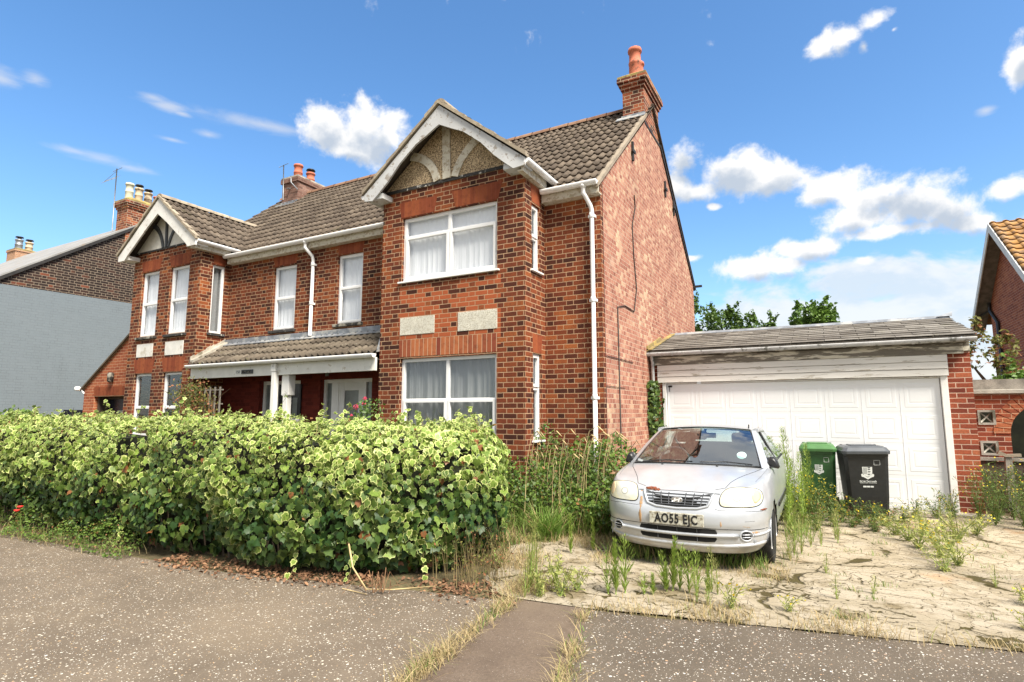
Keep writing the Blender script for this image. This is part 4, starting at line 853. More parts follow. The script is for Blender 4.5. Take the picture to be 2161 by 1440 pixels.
# ================================================================ DOUBLE GARAGE (right)
GY = 10.6; gb = gz(0, GY) - .01
D = thing('double_garage', 'wide brick garage with slate roof, flaking white boards and a big white panelled door', 'garage', (-.5, GY, gb))
frg = frame_of(('y', GY)); gl, gr = CX + .002, 1.90; dl, dr_ = -2.57, 1.52; dz0, dz1 = .08, 2.06
m = MB(); wall_holes(m, frg, gl, gr, 0, 2.5, [(dl - .06, dr_ + .08, 0, 2.10)], .2)
m.poly([(gr, GY, 0), (gr, 15.5, 0), (gr, 15.5, 2.5), (gr, 12.3, 3.05), (gr, GY, 2.52)]); m.poly([(gr, 15.5, 0), (gl, 15.5, 0), (gl, 15.5, 2.5), (gr, 15.5, 2.5)]); m.build('wall', 'garage_brick', D)
sg = .27; tiles('garage_slate', (.135, .120, .102), (.245, .228, .20), moss=.5, lichen=.2)
rt_ = MB(); Lr = (12.3 - 10.38) * math.hypot(1, sg); vdg = Vector((0, 1, sg)).normalized(); n_ = Vector((0, -sg, 1)).normalized(); o = Vector((gl, 10.38, 2.655)); ga = .215; nrow = int(Lr / ga) + 1
for r_ in range(nrow):
    u = -.24 * (r_ % 2); v0 = r_ * ga; v1 = min(Lr, v0 + ga + .02)
    while u < gr + .07 - gl:
        u_0, u_1 = max(0, u), min(gr + .07 - gl + rnd.uniform(-.01, .015), u + .475); rv = rnd.random(); lift = .012 + rnd.uniform(0, .007)
        if u_1 - u_0 > .02:
            a, b_, c_, d_ = [o + Vector((uu, 0, 0)) + vdg * vv + n_ * hh for uu, vv, hh in ((u_0 + .003, v0, lift), (u_1, v0, lift), (u_1, v1, .002), (u_0 + .003, v1, .002))]
            rt_.prism([a, b_, c_, d_], n_ * .009, rv)
        u += .48
rt_.prism([o - n_ * .02, o + Vector((gr + .06 - gl, 0, 0)) - n_ * .02, o + Vector((gr + .06 - gl, 0, 0)) + vdg * Lr - n_ * .02, o + vdg * Lr - n_ * .02], n_ * .018)
rt_.build('roof', 'garage_slate', D)
m = MB(); zr2 = 2.655 + sg * 1.92; m.prism([(gl, 12.3, zr2), (gr + .06, 12.3, zr2), (gr + .06, 15.6, 2.5), (gl, 15.6, 2.5)], (0, 0, .03)); m.build('roof', 'garage_slate', D, label='rear slope')
m = MB(); m.prism([(gl, 12.22, zr2 + .0), (gr + .07, 12.22, zr2 + .0), (gr + .07, 12.30, zr2 + .055), (gl, 12.30, zr2 + .055)], (0, .06, -.005)); m.prism([(gr - .12, 12.22, zr2 + .03), (gr + .10, 12.22, zr2 + .03), (gr + .12, 12.3, zr2 + .12), (gr - .0, 12.3, zr2 + .07)], (0, .03, 0)); m.build('ridge', 'lead', D)
m = MB(); m.prism([(gl, 10.36, 2.66), (gl, 11.35, 2.66 + sg * .99), (gl, 11.35, 2.66 + sg * .99 + .11), (gl, 10.36, 2.75)], (.03, 0, 0)); m.prism([(gl, 10.36, 2.675), (gl, 12.3, 2.675 + sg * 1.94), (gl + .10, 12.3, 2.68 + sg * 1.94), (gl + .10, 10.36, 2.68)], (0, 0, .02)); m.build('mortar_fillet', 'flaunching', D)
gutter('gutter', (gl, 10.40, 2.615), (gr + .06, 10.40, 2.615), 'gutter_grey', D, .05)
m = MB(); m.box(gl + .02, gr - .08, GY - .06, GY - .035, 2.405, 2.55); m.box(gl + .02, gr, GY - .034, GY - .003, 2.44, 2.60); m.build('fascia', 'bare_fascia', D, bevel=.004)
m = MB(); zb = 2.085
for k in range(3): m.prism([(-2.71, GY - .022, zb + .108 * k), (-2.71, GY - .022, zb + .108 * (k + 1) - .006), (-2.71, GY - .042, zb + .108 * (k + 1) - .010), (-2.71, GY - .052, zb + .108 * k)], (4.33, 0, 0))
m.box(-2.71, 1.62, GY - .02, GY - .003, zb, zb + .325); m.build('boarding', 'flaking_boards', D)
m = MB(); m.box(dl - .06, dl, GY - .02, GY + .09, 0, 2.08); m.box(dr_, dr_ + .085, GY - .02, GY + .09, 0, 2.08); m.box(dl, dr_, GY + .02, GY + .09, dz1, 2.08); m.build('door_frame', 'clean_white_paint', D, bevel=.004)
m = MB(); fd = GY + .05; m.box(dl + .008, dr_ - .008, fd, fd + .03, dz0, dz1 - .006); nC, nR = 8, 4; cw = (dr_ - dl - .016) / nC; chh = (dz1 - dz0 - .05) / nR
for i in range(nC):
    for j in range(nR):
        a = dl + .008 + cw * i; c_ = dz0 + .03 + chh * j; ins = [(.0, .0), (.075, .0), (.090, .0028), (.15, .0028), (.165, .0006), (.18, .0006), (.20, .0028)]
        rings = []
        for (q, h_) in ins: rings.append([m.vert((x, fd - .002 - h_ * .9, z)) for x, z in ((a + q * .62 + .004, c_ + q * .72 + .002), (a + cw - q * .62 - .004, c_ + q * .72 + .002), (a + cw - q * .62 - .004, c_ + chh - q * .72 - .002), (a + q * .62 + .004, c_ + chh - q * .72 - .002))])
        for k in range(len(rings) - 1):
            for e_ in range(4): m.face((rings[k][e_], rings[k][(e_ + 1) % 4], rings[k + 1][(e_ + 1) % 4], rings[k + 1][e_]))
        m.face(rings[-1])
    if i: m.box(dl + .008 + cw * i - .004, dl + .008 + cw * i + .004, fd - .006, fd - .0005, dz0, dz1 - .01)
gd = m.build('garage_door', 'garage_white', D, label='white up-and-over door with rows of raised panels')
m = MB(); m.box(dl + .03, dl + .10, fd - .02, fd - .001, dz1 - .06, dz1 - .03); m.tube([(dl + .05, fd - .015, dz1 - .05), (dl + .05, fd - .015, dz1 - .14)], .006, 6); m.build('handle', 'black_iron', gd)
m = MB(); m.tube([(-2.78, 10.41, 2.58), (-2.78, 10.50, 2.45), (-2.78, 10.52, .1)], .030, 10); m.build('downpipe', 'gutter_grey', D)
m = MB(); m.box(gl, gr, GY - .25, GY + .1, gb - .02, gb + .022); m.build('threshold', 'mortar_fillet', D)

# ================================================================ VILLA (right edge)
V = thing('gabled_house', 'red brick house with white bargeboards and orange lichened roof at the right edge', 'house', (5, 21.6, 0))
vx = 5.; ay, az_ = 21.6, 7.25; hs2 = 3.55; sv = .762
m = MB(); m.poly([(vx, 18.6, 0), (vx, 24.2, 0), (vx, 24.2, az_ - .15 - sv * 2.6), (vx, ay, az_ - .15), (vx, 18.6, az_ - .15 - sv * 3.0)]); m.poly([(vx, 18.6, 0), (13, 18.6, 0), (13, 18.6, 4.85), (vx, 18.6, 4.85)]); m.poly([(vx, 24.2, 0), (13, 24.2, 0), (13, 24.2, 4.9), (vx, 24.2, 4.9)]); m.build('wall', 'villa_brick', V)
for sy_, L2 in ((-1, 3.5), (1, 3.5)): tile_roof('roof', (vx - .35, ay + sy_ * L2, az_ - sv * L2), (1, 0, 0), (0, -sy_, sv), 9, L2 * math.hypot(1, sv), 'orange_tile', V, amp=.03, step=.04, rolls=1)
m = MB()
for sy_ in (-1, 1): m.prism([(vx - .36, ay, az_ - .02), (vx - .36, ay + sy_ * 3.55, az_ - .02 - sv * 3.55), (vx - .36, ay + sy_ * 3.55, az_ - .27 - sv * 3.55), (vx - .36, ay, az_ - .30)], (-.03, 0, 0))
m.build('bargeboard', 'bargeboard_white', V)
m = MB()
for sy_ in (-1, 1): m.prism([(vx - .355, ay, az_ - .22), (vx - .355, ay + sy_ * 3.5, az_ - .22 - sv * 3.5), (vx, ay + sy_ * 3.5, az_ - .22 - sv * 3.5), (vx, ay, az_ - .22)], (0, 0, .02))
m.build('soffit', 'trellis', V)
m = MB(); m.tube([(vx - .06, 24.0, 5.15), (vx - .06, 24.0, 4.9), (vx - .06, 23.2, 4.4), (vx - .06, 23.2, 0)], .05, 10); m.tube([(vx - .3, 24.8, 4.75), (vx - .06, 24.0, 4.9)], .04, 8); m.build('downpipe', 'dark_metal', V)

# ================================================================ GARDEN WALL WITH ARCH
A = thing('garden_wall', 'red brick garden wall with an arched doorway and two cross-patterned concrete blocks', 'wall', (3.2, 12, 0))
fra = frame_of(('y', 12.)); ac, ar, asz = 3.05, .48, 1.20; wx0, wx1, wt = gr + .003, 6.0, 1.84
m = MB(); B1 = (2.17, 2.40, 1.34, 1.58); B2 = (2.17, 2.40, .85, 1.08)
# wall left of the arch with block openings, spandrel as fan strips
wall_holes(m, fra, wx0, ac - ar, 0, wt, [B1, B2], .12); wall_holes(m, fra, ac + ar, wx1, 0, wt, [], .12)
n = 14
for k in range(n):
    t0, t1 = math.pi - math.pi * k / n, math.pi - math.pi * (k + 1) / n
    a_ = (ac + ar * math.cos(t0), asz + ar * math.sin(t0) * 1.0); b_ = (ac + ar * math.cos(t1), asz + ar * math.sin(t1))
    m.poly([(a_[0], 12, a_[1]), (b_[0], 12, b_[1]), (b_[0], 12, wt), (a_[0], 12, wt)]); m.poly([(a_[0], 12, a_[1]), (a_[0], 12.22, a_[1]), (b_[0], 12.22, b_[1]), (b_[0], 12, b_[1])])
m.poly([(ac - ar, 12, 0), (ac - ar, 12.22, 0), (ac - ar, 12.22, asz), (ac - ar, 12, asz)]); m.build('wall', 'garage_brick', A)
m = MB()
for k in range(n + 6):
    t0, t1 = math.pi - math.pi * k / (n + 6), math.pi - math.pi * (k + .86) / (n + 6); q = [(ac + r_ * math.cos(t), 11.99, asz + r_ * math.sin(t)) for r_, t in ((ar, t0), (ar, t1), (ar + .215, t1), (ar + .215, t0))]; m.prism(q, (0, .03, 0))
m.build('arch_ring', 'extension_brick', A)
m = MB(); m.box(wx0, wx1, 11.93, 12.27, wt, wt + .07); m.build('coping', 'block_concrete', A, bevel=.01)
m = MB(); m.box(wx0, wx1, 12.05, 12.15, wt + .07, wt + .24); m.build('trellis_rail', 'grey_wood', A)
for (a_, b_, c_, d_) in (B1, B2):
    m = MB(); w_ = .035; m.box(a_, b_, 11.985, 12.1, c_, c_ + w_); m.box(a_, b_, 11.985, 12.1, d_ - w_, d_); m.box(a_, a_ + w_, 11.985, 12.1, c_ + w_, d_ - w_); m.box(b_ - w_, b_, 11.985, 12.1, c_ + w_, d_ - w_)
    m.tube([(a_ + .03, 12.03, c_ + .03), (b_ - .03, 12.03, d_ - .03)], .014, 6); m.tube([(a_ + .03, 12.035, d_ - .03), (b_ - .03, 12.035, c_ + .03)], .014, 6); m.lathe((0, 0, 0), [(0, 0)], 3) if False else None
    m.build('screen_block', 'block_concrete', A)
m = MB(); m.box(wx0, wx1, 12.9, 12.95, 0, 1.9); m.build('dark_backing', 'dark_filler', A)  # flat near-black sheet closing the view through the wall openings
# fence in front
F = thing('board_fence', 'low dark timber fence in front of the arched garden wall', 'fence', (3.5, 11.3, 0))
k = wx0 + .02; m = MB()
while k < 6: m.box(k, k + .145, 11.30, 11.32, 0, .80 + rnd.uniform(-.01, .01)); k += .15
m.build('boards', 'fence_wood', F); m = MB(); m.box(wx0 + .01, 6, 11.27, 11.345, .81, .86); m.build('top_rail', 'grey_wood', F)
PO = thing('wooden_post', 'weathered grey wooden post with a pale cross piece, by the dark fence', 'post', (2.31, 11.0, .09))
m = MB(); m.prism([(2.24, 10.97, .05), (2.36, 10.97, .05), (2.33, 10.97, .92), (2.26, 10.97, .92)], (0, .08, 0)); m.build('post', 'grey_wood', PO)
m = MB(); m.prism([(2.17, 10.95, .93), (2.19, 10.95, .98), (2.28, 10.95, .93), (2.44, 10.95, .94), (2.44, 10.95, .90), (2.26, 10.95, .89)], (0, .07, 0)); m.build('cross_piece', 'verge_tile', PO)
# urn by the doors
U = thing('stone_urn', 'white stone urn on a pedestal in the porch between the two doors', 'urn', (-8.95, 7.72, 0))
m = MB(); m.box(-9.05, -8.85, 7.62, 7.82, 0, 1.10); m.build('pedestal', 'white_paint', U, bevel=.01)
m = MB(); m.lathe((-8.95, 7.72, 1.10), [(.06, 0), (.05, .05), (.08, .16), (.09, .24), (.12, .28), (.12, .31), (.08, .32)], 16); m.build('bowl', 'white_paint', U)
# ================================================================ THE CAR
simple('rust', (.16, .045, .018), .95, var=.5, scale=40., bump=.8, bscale=90.)
m, nt, b = newmat('rust_streak'); b.inputs['Base Color'].default_value = (.50, .29, .12, 1); b.inputs['Roughness'].default_value = .9
p = OBJ(nt); nt.links.new(MR(nt, NOISE(nt, VM(nt, 'MULTIPLY', p, (1, 1, .12)), 60., 4), .32, .62, .15, .85), b.inputs['Alpha']); MT['rust_streak'] = m
m, nt, b = newmat('silver_paint'); p = OBJ(nt)
c = MIX(nt, MR(nt, NOISE(nt, p, 4., 6, .6), .35, .7), (.53, .555, .59), (.47, .49, .52))
c = MIX(nt, MR(nt, NOISE(nt, p, 9., 7, .7), .60, .72, 0., .35), c, (.42, .39, .33))
s_ = N(nt, 'ShaderNodeSeparateXYZ', {0: p}); c = MIX(nt, MA(nt, 'MULTIPLY', MR(nt, s_.outputs[2], .42, .20), MR(nt, NOISE(nt, p, 12., 6), .35, .65, .1, .6)), c, (.36, .31, .23))
setc(nt, b, 'Base Color', c); b.inputs['Metallic'].default_value = .38; b.inputs['Roughness'].default_value = .33
b.inputs['Coat Weight'].default_value = .6; b.inputs['Coat Roughness'].default_value = .12
BUMP(nt, b, NOISE(nt, p, 5., 2), .05, .02); MT['silver_paint'] = m
simple('lamp_yellowed', (.62, .59, .44), .30, var=.05, scale=14., coat=.6, dirt=(.52, .50, .42), dirt_amt=.3, dscale=9.)
simple('lamp_reflector', (.56, .55, .47), .35, var=.12, scale=40., coat=.6)
simple('lamp_amber', (.66, .50, .30), .30, coat=.6)
simple('grille_grey', (.075, .08, .09), .5, var=.2)
simple('black_void', (.008, .008, .008), .9)
simple('seat_cloth', (.055, .058, .065), .95, var=.2)
simple('headliner', (.30, .29, .27), .95)
simple('plate_white', (.46, .45, .38), .7, var=.18, scale=25., dirt=(.22, .19, .13), dirt_amt=.35, dscale=35.)
simple('sticker', (.55, .72, .72), .6)
simple('chrome', (.72, .73, .74), .2, metal=.9)
m, nt, b = newmat('lamp_lens'); p = OBJ(nt); sx_ = N(nt, 'ShaderNodeSeparateXYZ', {0: p})
q = VM(nt, 'MULTIPLY', VM(nt, 'SUBTRACT', COMB(nt, MA(nt, 'ABSOLUTE', sx_.outputs[0]), sx_.outputs[2]), (.555, .720, 0)), (1 / .105, 1 / .088, 0)); rr0 = VM(nt, 'LENGTH', q)
c = MIX(nt, MR(nt, rr0, 1.05, .92), (.64, .61, .45), MIX(nt, NOISE(nt, VM(nt, 'MULTIPLY', p, (1, 1, .2)), 60., 3), (.50, .50, .44), (.66, .65, .58)))
c = MIX(nt, MR(nt, rr0, .36, .28), c, (.70, .69, .62)); c = MIX(nt, MA(nt, 'MULTIPLY', MR(nt, rr0, .40, .36), MR(nt, rr0, .26, .30)), c, (.30, .30, .27))
c = MIX(nt, MR(nt, NOISE(nt, p, 16., 5), .5, .75, 0., .5), c, (.60, .56, .38)); setc(nt, b, 'Base Color', c); b.inputs['Roughness'].default_value = .28; b.inputs['Coat Weight'].default_value = .7; b.inputs['Coat Roughness'].default_value = .06; MT['lamp_lens'] = m
CAR = thing('parked_car', 'neglected silver hatchback with yellowed headlights, rust streaks and weeds around it', 'car', (-1.365, 5.86, 0), R(.4))
CP = [ # x, y, z bottom, z shoulder, blend to side profile
 (0, .0, .185, .742, 0), (.22, .004, .185, .742, 0), (.42, .028, .19, .745, 0), (.58, .080, .195, .765, .05), (.70, .165, .20, .80, .2), (.785, .31, .21, .83, .5), (.818, .52, .22, .862, .8), (.83, .80, .22, .895, 1), (.835, 1.15, .22, .93, 1),
 (.838, 1.7, .22, .945, 1), (.838, 2.3, .22, .955, 1), (.832, 2.9, .22, .965, 1), (.82, 3.35, .23, .975, 1), (.80, 3.7, .24, .98, .8), (.74, 3.98, .25, .975, .5), (.60, 4.13, .25, .97, .3), (.35, 4.19, .25, .965, .2), (0, 4.2, .25, .965, .2)]
LV = [(0., .10, .075), (.08, .045, .035), (.17, .024, .015), (.30, .016, .004), (.42, .012, 0.), (.445, .002, -.004), (.52, .0, -.006), (.62, .0, -.006), (.70, .008, -.003), (.745, .022, .0), (.80, .042, .006), (.88, .060, .016), (.95, .082, .030), (1., .112, .052)]
def crom(a, b, c, d_, t): return .5 * ((2 * b) + (-a + c) * t + (2 * a - 5 * b + 4 * c - d_) * t * t + (-a + 3 * b - 3 * c + d_) * t ** 3)
SUBD = 5; ST = []
n = len(CP)
for k in range(n - 1):
    P0 = CP[k - 1] if k else (-CP[1][0],) + CP[1][1:]; P1 = CP[k]; P2 = CP[k + 1]; P3 = CP[k + 2] if k + 2 < n else (-CP[n - 2][0],) + CP[n - 2][1:]
    for j in range(SUBD): ST.append([crom(P0[i], P1[i], P2[i], P3[i], j / SUBD) for i in range(5)])
ST.append(list(CP[-1])); ST[0][0] = 0
NS = len(ST); G_ = []
for k in range(NS):
    a = ST[max(k - 1, 0)]; c_ = ST[min(k + 1, NS - 1)]; tx, ty = c_[0] - a[0], c_[1] - a[1]
    if k == 0: tx, ty = 1, 0
    if k == NS - 1: tx, ty = -1, 0
    l = math.hypot(tx, ty); nx_, ny_ = -ty / l, tx / l      # inward
    x, y, zb, zt, bl = ST[k]; row = []
    for (f, i0, i1) in LV:
        ins = i0 * (1 - bl) + i1 * bl; row.append(Vector((max(0, x + nx_ * ins), y + ny_ * ins, zb + (zt - zb) * f)))
    G_.append(row)
bm = bmesh.new(); NL = len(LV)
V_ = [[bm.verts.new(p) for p in row] for row in G_]; Vm = [[bm.verts.new((-p.x, p.y, p.z)) for p in row] for row in G_]
AR = .335; AC = ((.80, .29), (3.24, .29))
def in_arch(ps):
    cy = sum(p.y for p in ps) / 4; cz = sum(p.z for p in ps) / 4; cx_ = sum(abs(p.x) for p in ps) / 4
    return cx_ > .70 and any((cy - a) ** 2 + (cz - b_) ** 2 < (AR - .012) ** 2 for a, b_ in AC)
for k in range(NS - 1):
    for j in range(NL - 1):
        q = [V_[k][j], V_[k + 1][j], V_[k + 1][j + 1], V_[k][j + 1]]
        if in_arch([v.co for v in q]): continue
        bm.faces.new(q); q = [Vm[k][j], Vm[k][j + 1], Vm[k + 1][j + 1], Vm[k + 1][j]]; bm.faces.new(q)
# bonnet and wings: Coons patch over the shoulder line
KC, KB = 5 * SUBD, 8 * SUBD; top = [row[-1] for row in G_]
CB = Vector((0, .93, .958))
def coons(sgn):
    nu, nv = KC, KB - KC; D1 = [top[KC + j] for j in range(nv + 1)]; C0 = [top[i] for i in range(nu + 1)]
    end = D1[-1]; C1 = []; D0 = []
    for i in range(nu + 1):
        u = i / nu; C1.append(Vector((end.x * u, CB.y + (end.y - CB.y) * u ** 2.2, CB.z + (end.z - CB.z) * u ** 2)))
    for j in range(nv + 1):
        v = j / nv; s0 = top[0]; y = s0.y + (CB.y - s0.y) * v; z = s0.z + (CB.z - s0.z) * (v * 1.0 + .28 * v * (1 - v)); D0.append(Vector((0, y, z)))
    g = []
    for i in range(nu + 1):
        u = C0[i].x / C0[nu].x; r = []
        for j in range(nv + 1):
            v = j / nv; P = C0[i] * (1 - v) + C1[i] * v + D0[j] * (1 - u) + D1[j] * u - (C0[0] * (1 - u) * (1 - v) + C0[nu] * u * (1 - v) + C1[0] * (1 - u) * v + C1[nu] * u * v)
            P.z += .014 * math.sin(math.pi * v) ** .7 * (1 - u ** 4) * min(1, 4 * v) + .016 * math.exp(-((u - .66) / .16) ** 2) * math.sin(math.pi * min(1, v * 1.05)) ** .8
            r.append(bm.verts.new((P.x * sgn, P.y, P.z)))
        g.append(r)
    for i in range(nu):
        for j in range(nv):
            q = [g[i][j], g[i + 1][j], g[i + 1][j + 1], g[i][j + 1]]; bm.faces.new(q if sgn > 0 else q[::-1])
coons(1); coons(-1)
KD = 12 * SUBD
for k in range(KD, NS - 1):
    q = [V_[k][-1], V_[k + 1][-1], Vm[k + 1][-1], Vm[k][-1]]
    try: bm.faces.new(q)
    except ValueError: pass
bmesh.ops.remove_doubles(bm, verts=bm.verts[:], dist=.0006)
bmesh.ops.recalc_face_normals(bm, faces=bm.faces[:])
for f in bm.faces: f.smooth = True
bvh = BVHTree.FromBMesh(bm)
me = bpy.data.meshes.new('body'); bm.to_mesh(me); bm.free(); me.materials.append(MT['silver_paint']); body = bpy.data.objects.new('body', me); COL.objects.link(body); attach(body, CAR)
def pf(x, z):
    h = bvh.ray_cast(Vector((x, -1, z)), Vector((0, 1, 0)))
    if h[0] is None or h[0].y > 1.0: h = bvh.find_nearest(Vector((x, .05, z)))
    nrm = h[1]; nrm = -nrm if nrm.y > 0 else nrm; return h[0], nrm
def pt_(x, y):
    h = bvh.ray_cast(Vector((x, y, 3)), Vector((0, 0, -1)))
    if h[0] is None: h = bvh.find_nearest(Vector((x, y, .9)))
    nrm = h[1]; nrm = -nrm if nrm.z < 0 else nrm; return h[0], nrm
def smooth_loop(pts, n=4):
    out = []; N_ = len(pts)
    for k in range(N_):
        P = [pts[(k + d_) % N_] for d_ in (-1, 0, 1, 2)]
        for j in range(n): out.append(tuple(crom(P[0][i], P[1][i], P[2][i], P[3][i], j / n) for i in (0, 1)))
    return out
def patch(name, pts, mat, parent, off=.004, bulge=0., rings=(1, .97, .85, .65, .4, .2), th=.02, proj=pf, label=None, fixed=None):
    m = MB(); cx_ = sum(p[0] for p in pts) / len(pts); cz = sum(p[1] for p in pts) / len(pts); R_ = []
    def P(f, x, z):
        h, nn_ = proj(cx_ + (x - cx_) * f, cz + (z - cz) * f); return h + nn_ * (off + bulge * (1 - f ** 3))
    r0 = []
    for (x, z) in pts:
        h, nn_ = proj(x, z); r0.append(m.vert(h - nn_ * th))
    R_.append(r0)
    for f in rings: R_.append([m.vert(P(f, x, z)) for x, z in pts])
    c0 = m.vert(P(0, cx_, cz)); N_ = len(pts)
    for k in range(len(R_) - 1):
        for j in range(N_): m.face((R_[k][j], R_[k][(j + 1) % N_], R_[k + 1][(j + 1) % N_], R_[k + 1][j]), 0, k > 0)
    for j in range(N_): m.face((R_[-1][j], R_[-1][(j + 1) % N_], c0), 0, True)
    return m.build(name, mat, parent, local=True, label=label)
def line(name, pts, mat, parent, r=.003, proj=pf, off=0., n=6, loop=False):
    path = []
    L_ = list(pts) + ([pts[0]] if loop else [])
    for k in range(len(L_) - 1):
        for j in range(n):
            t = j / n; x = L_[k][0] + (L_[k + 1][0] - L_[k][0]) * t; z = L_[k][1] + (L_[k + 1][1] - L_[k][1]) * t; h, nn_ = proj(x, z); path.append(h + nn_ * off)
    h, nn_ = proj(*L_[-1]); path.append(h + nn_ * off); m = MB(); m.tube(path, r, 6); return m.build(name, mat, parent, local=True)
# headlights
HLp = [(.400, .672), (.412, .735), (.455, .782), (.54, .800), (.67, .802), (.742, .778), (.766, .712), (.742, .655), (.66, .634), (.50, .630), (.425, .636)]
for sx in (1, -1):
    L_ = [(sx * x, z) for x, z in HLp]; sl_ = smooth_loop(L_)
    hl = patch('headlight', sl_, 'lamp_lens', CAR, .005, .010, label=None if sx > 0 else None)
    line('lamp_rim', sl_, 'black_void', hl, .0045, off=.003, n=1, loop=True)
    cxl, czl = sx * .555, .722
    if 0: patch('reflector', smooth_loop([(cxl + .088 * math.cos(t), czl + .074 * math.sin(t)) for t in [2 * math.pi * k / 8 for k in range(8)]]), 'lamp_reflector', hl, .0195, .004, (1, .8, .5), .004)
    if 0: patch('bulb_shield', [(cxl + .028 * math.cos(t), czl + .034 * math.sin(t)) for t in [2 * math.pi * k / 12 for k in range(12)]], 'lamp_reflector', hl, .0255, .002, (1, .6), .004)
    am = [(sx * x, z) for x, z in ((.695, .785), (.735, .76), (.744, .705), (.705, .665), (.680, .70), (.676, .75))]
    patch('indicator', smooth_loop(am, 3), 'lamp_amber', hl, .0125, .0015, (1, .7, .4), .006)
# grille
gp = [(-.325, .738), (.325, .738), (.275, .632), (.20, .614), (0, .606), (-.20, .614), (-.275, .632)]
g0 = patch('grille', gp, 'black_void', CAR, .002, 0, th=.012)
for z, hw in ((.722, .318), (.697, .306), (.672, .294), (.647, .282), (.626, .255)):
    line('slat', [(-hw, z), (0, z), (hw, z)], 'grille_grey', g0, .0050, off=.006, n=8)
m = MB()
for x in (-.25, -.165, -.085, .085, .165, .25):
    pts = [];
    for z in (.735, .70, .66, .622): h, nn_ = pf(x * (1 - (.738 - z) * .8), z); pts.append(h + nn_ * .005)
    m.tube(pts, .0045, 6)
m.build('grille_bars', 'grille_grey', g0, local=True)
line('grille_surround', [(-.345, .742), (-.292, .628), (-.20, .603), (0, .594), (.20, .603), (.292, .628), (.345, .742)], 'silver_paint', CAR, .013, off=.004, n=5)
# emblem
h, nn_ = pf(0, .672); EM = Matrix.Translation(h + Vector((0, -.016, 0)))
m = MB(); m.lathe((0, 0, 0), [(1, .006), (1.0, .0), (.86, -.004), (.86, .002)], 32, axis='y')
m.v = [(x * .058 + h.x, y + h.y - .012, z * .032 + h.z) for x, y, z in m.v]; em = m.build('emblem', 'chrome', CAR, local=True)
m = MB()
def slanted(pts): m.prism([(h.x + x, h.y - .020, h.z + z) for x, z in pts], (0, .010, 0))
slanted([(-.034, -.018), (-.022, -.019), (-.010, .017), (-.021, .018)]); slanted([(.010, -.017), (.021, -.018), (.034, .018), (.022, .019)]); slanted([(-.022, -.002), (.0, .006), (.022, .010), (.020, .003), (.0, -.003), (-.020, -.010)])
m.build('emblem_letter', 'upvc', em, local=True)
# number plate
pc, pn_ = pf(0, .498); py = pc.y - .022
m = MB(); m.box(-.262, .262, py, py + .02, .442, .556); pt2 = m.build('number_plate', 'plate_white', CAR, local=True, bevel=.004)
text_mesh('plate_letters', 'AO55 EJC', .118, Matrix.Translation((0, py - .002, .497)) @ Matrix.Rotation(R(90), 4, 'X'), 'black_void', pt2, .001, .74, .0036, 1.14)
# bumper: seams, intake, bars, fog vents
line('bumper_seam', [(-.79, .425), (-.5, .428), (0, .43), (.5, .428), (.79, .425)], 'black_void', CAR, .0035, n=10)
line('bumper_edge', [(-.79, .592), (-.60, .605), (-.40, .600), (-.36, .61)], 'black_void', CAR, .002, n=6); line('bumper_edge', [(.79, .592), (.60, .605), (.40, .600), (.36, .61)], 'black_void', CAR, .002, n=6)
it = patch('air_intake', smooth_loop([(-.36, .418), (-.18, .42), (0, .42), (.18, .42), (.36, .418), (.365, .36), (.35, .305), (.18, .298), (0, .296), (-.18, .298), (-.35, .305), (-.365, .36)], 2), 'black_void', CAR, .003, 0, th=.01)
m = MB()
for x in (-.19, 0, .19):
    pts = []
    for z in (.415, .36, .30): hh_, nn_ = pf(x, z); pts.append(hh_ + nn_ * .004)
    m.tube(pts, .004, 6)
m.build('intake_bars', 'grille_grey', it, local=True)
line('bumper_bar', [(-.56, .372), (-.3, .362), (0, .358), (.3, .362), (.56, .372)], 'silver_paint', CAR, .017, off=.006, n=6)
line('bumper_lip', [(-.80, .30), (-.70, .288), (-.5, .272), (-.25, .262), (0, .260), (.25, .262), (.5, .272), (.70, .288), (.80, .30)], 'silver_paint', CAR, .020, off=-.002, n=5)
for sx in (-1, 1):
    cx_, cz = sx * .625, .372; ring = [(cx_ + .052 * math.cos(t), cz + .046 * math.sin(t)) for t in [2 * math.pi * k / 20 for k in range(20)]]
    fg = patch('fog_lamp_vent', [(cx_ + .040 * math.cos(t), cz + .036 * math.sin(t)) for t in [2 * math.pi * k / 20 for k in range(20)]], 'black_void', CAR, .006, 0, (1, .5), .01)
    line('ring', ring, 'silver_paint', fg, .008, off=.002, n=1, loop=True)
    for dz in (-.012, .012): line('vent_bar', [(cx_ - .036, cz + dz), (cx_ + .036, cz + dz)], 'silver_paint', fg, .0045, off=.011, n=3)
    line('bumper_bar', [(sx * .685, .375), (sx * .80, .385)], 'silver_paint', CAR, .012, off=.0, n=4)
# bonnet shut lines
for sx in (-1, 1):
    line('bonnet_seam', [(sx * .35, .20), (sx * .44, .235), (sx * .475, .34), (sx * .56, .55), (sx * .66, .80), (sx * .72, 1.02)], 'black_void', CAR, .0028, proj=pt_, n=8)
    line('wing_seam', [(sx * .70, .42), (sx * .73, .62), (sx * .755, .90), (sx * .765, 1.1)], 'grille_grey', CAR, .0018, proj=pt_, n=6)
line('bonnet_edge', [(-.40, .742), (-.2, .748), (0, .750), (.2, .748), (.40, .742)], 'black_void', CAR, .0045, n=6)
m = MB()
for x in (-.33, .27): hh_, nn_ = pt_(x, .86); m.lathe(hh_, [(.014, -.002), (.012, .010), (.005, .014)], 10)
m.build('washer_jet', 'black_plastic', CAR, local=True)
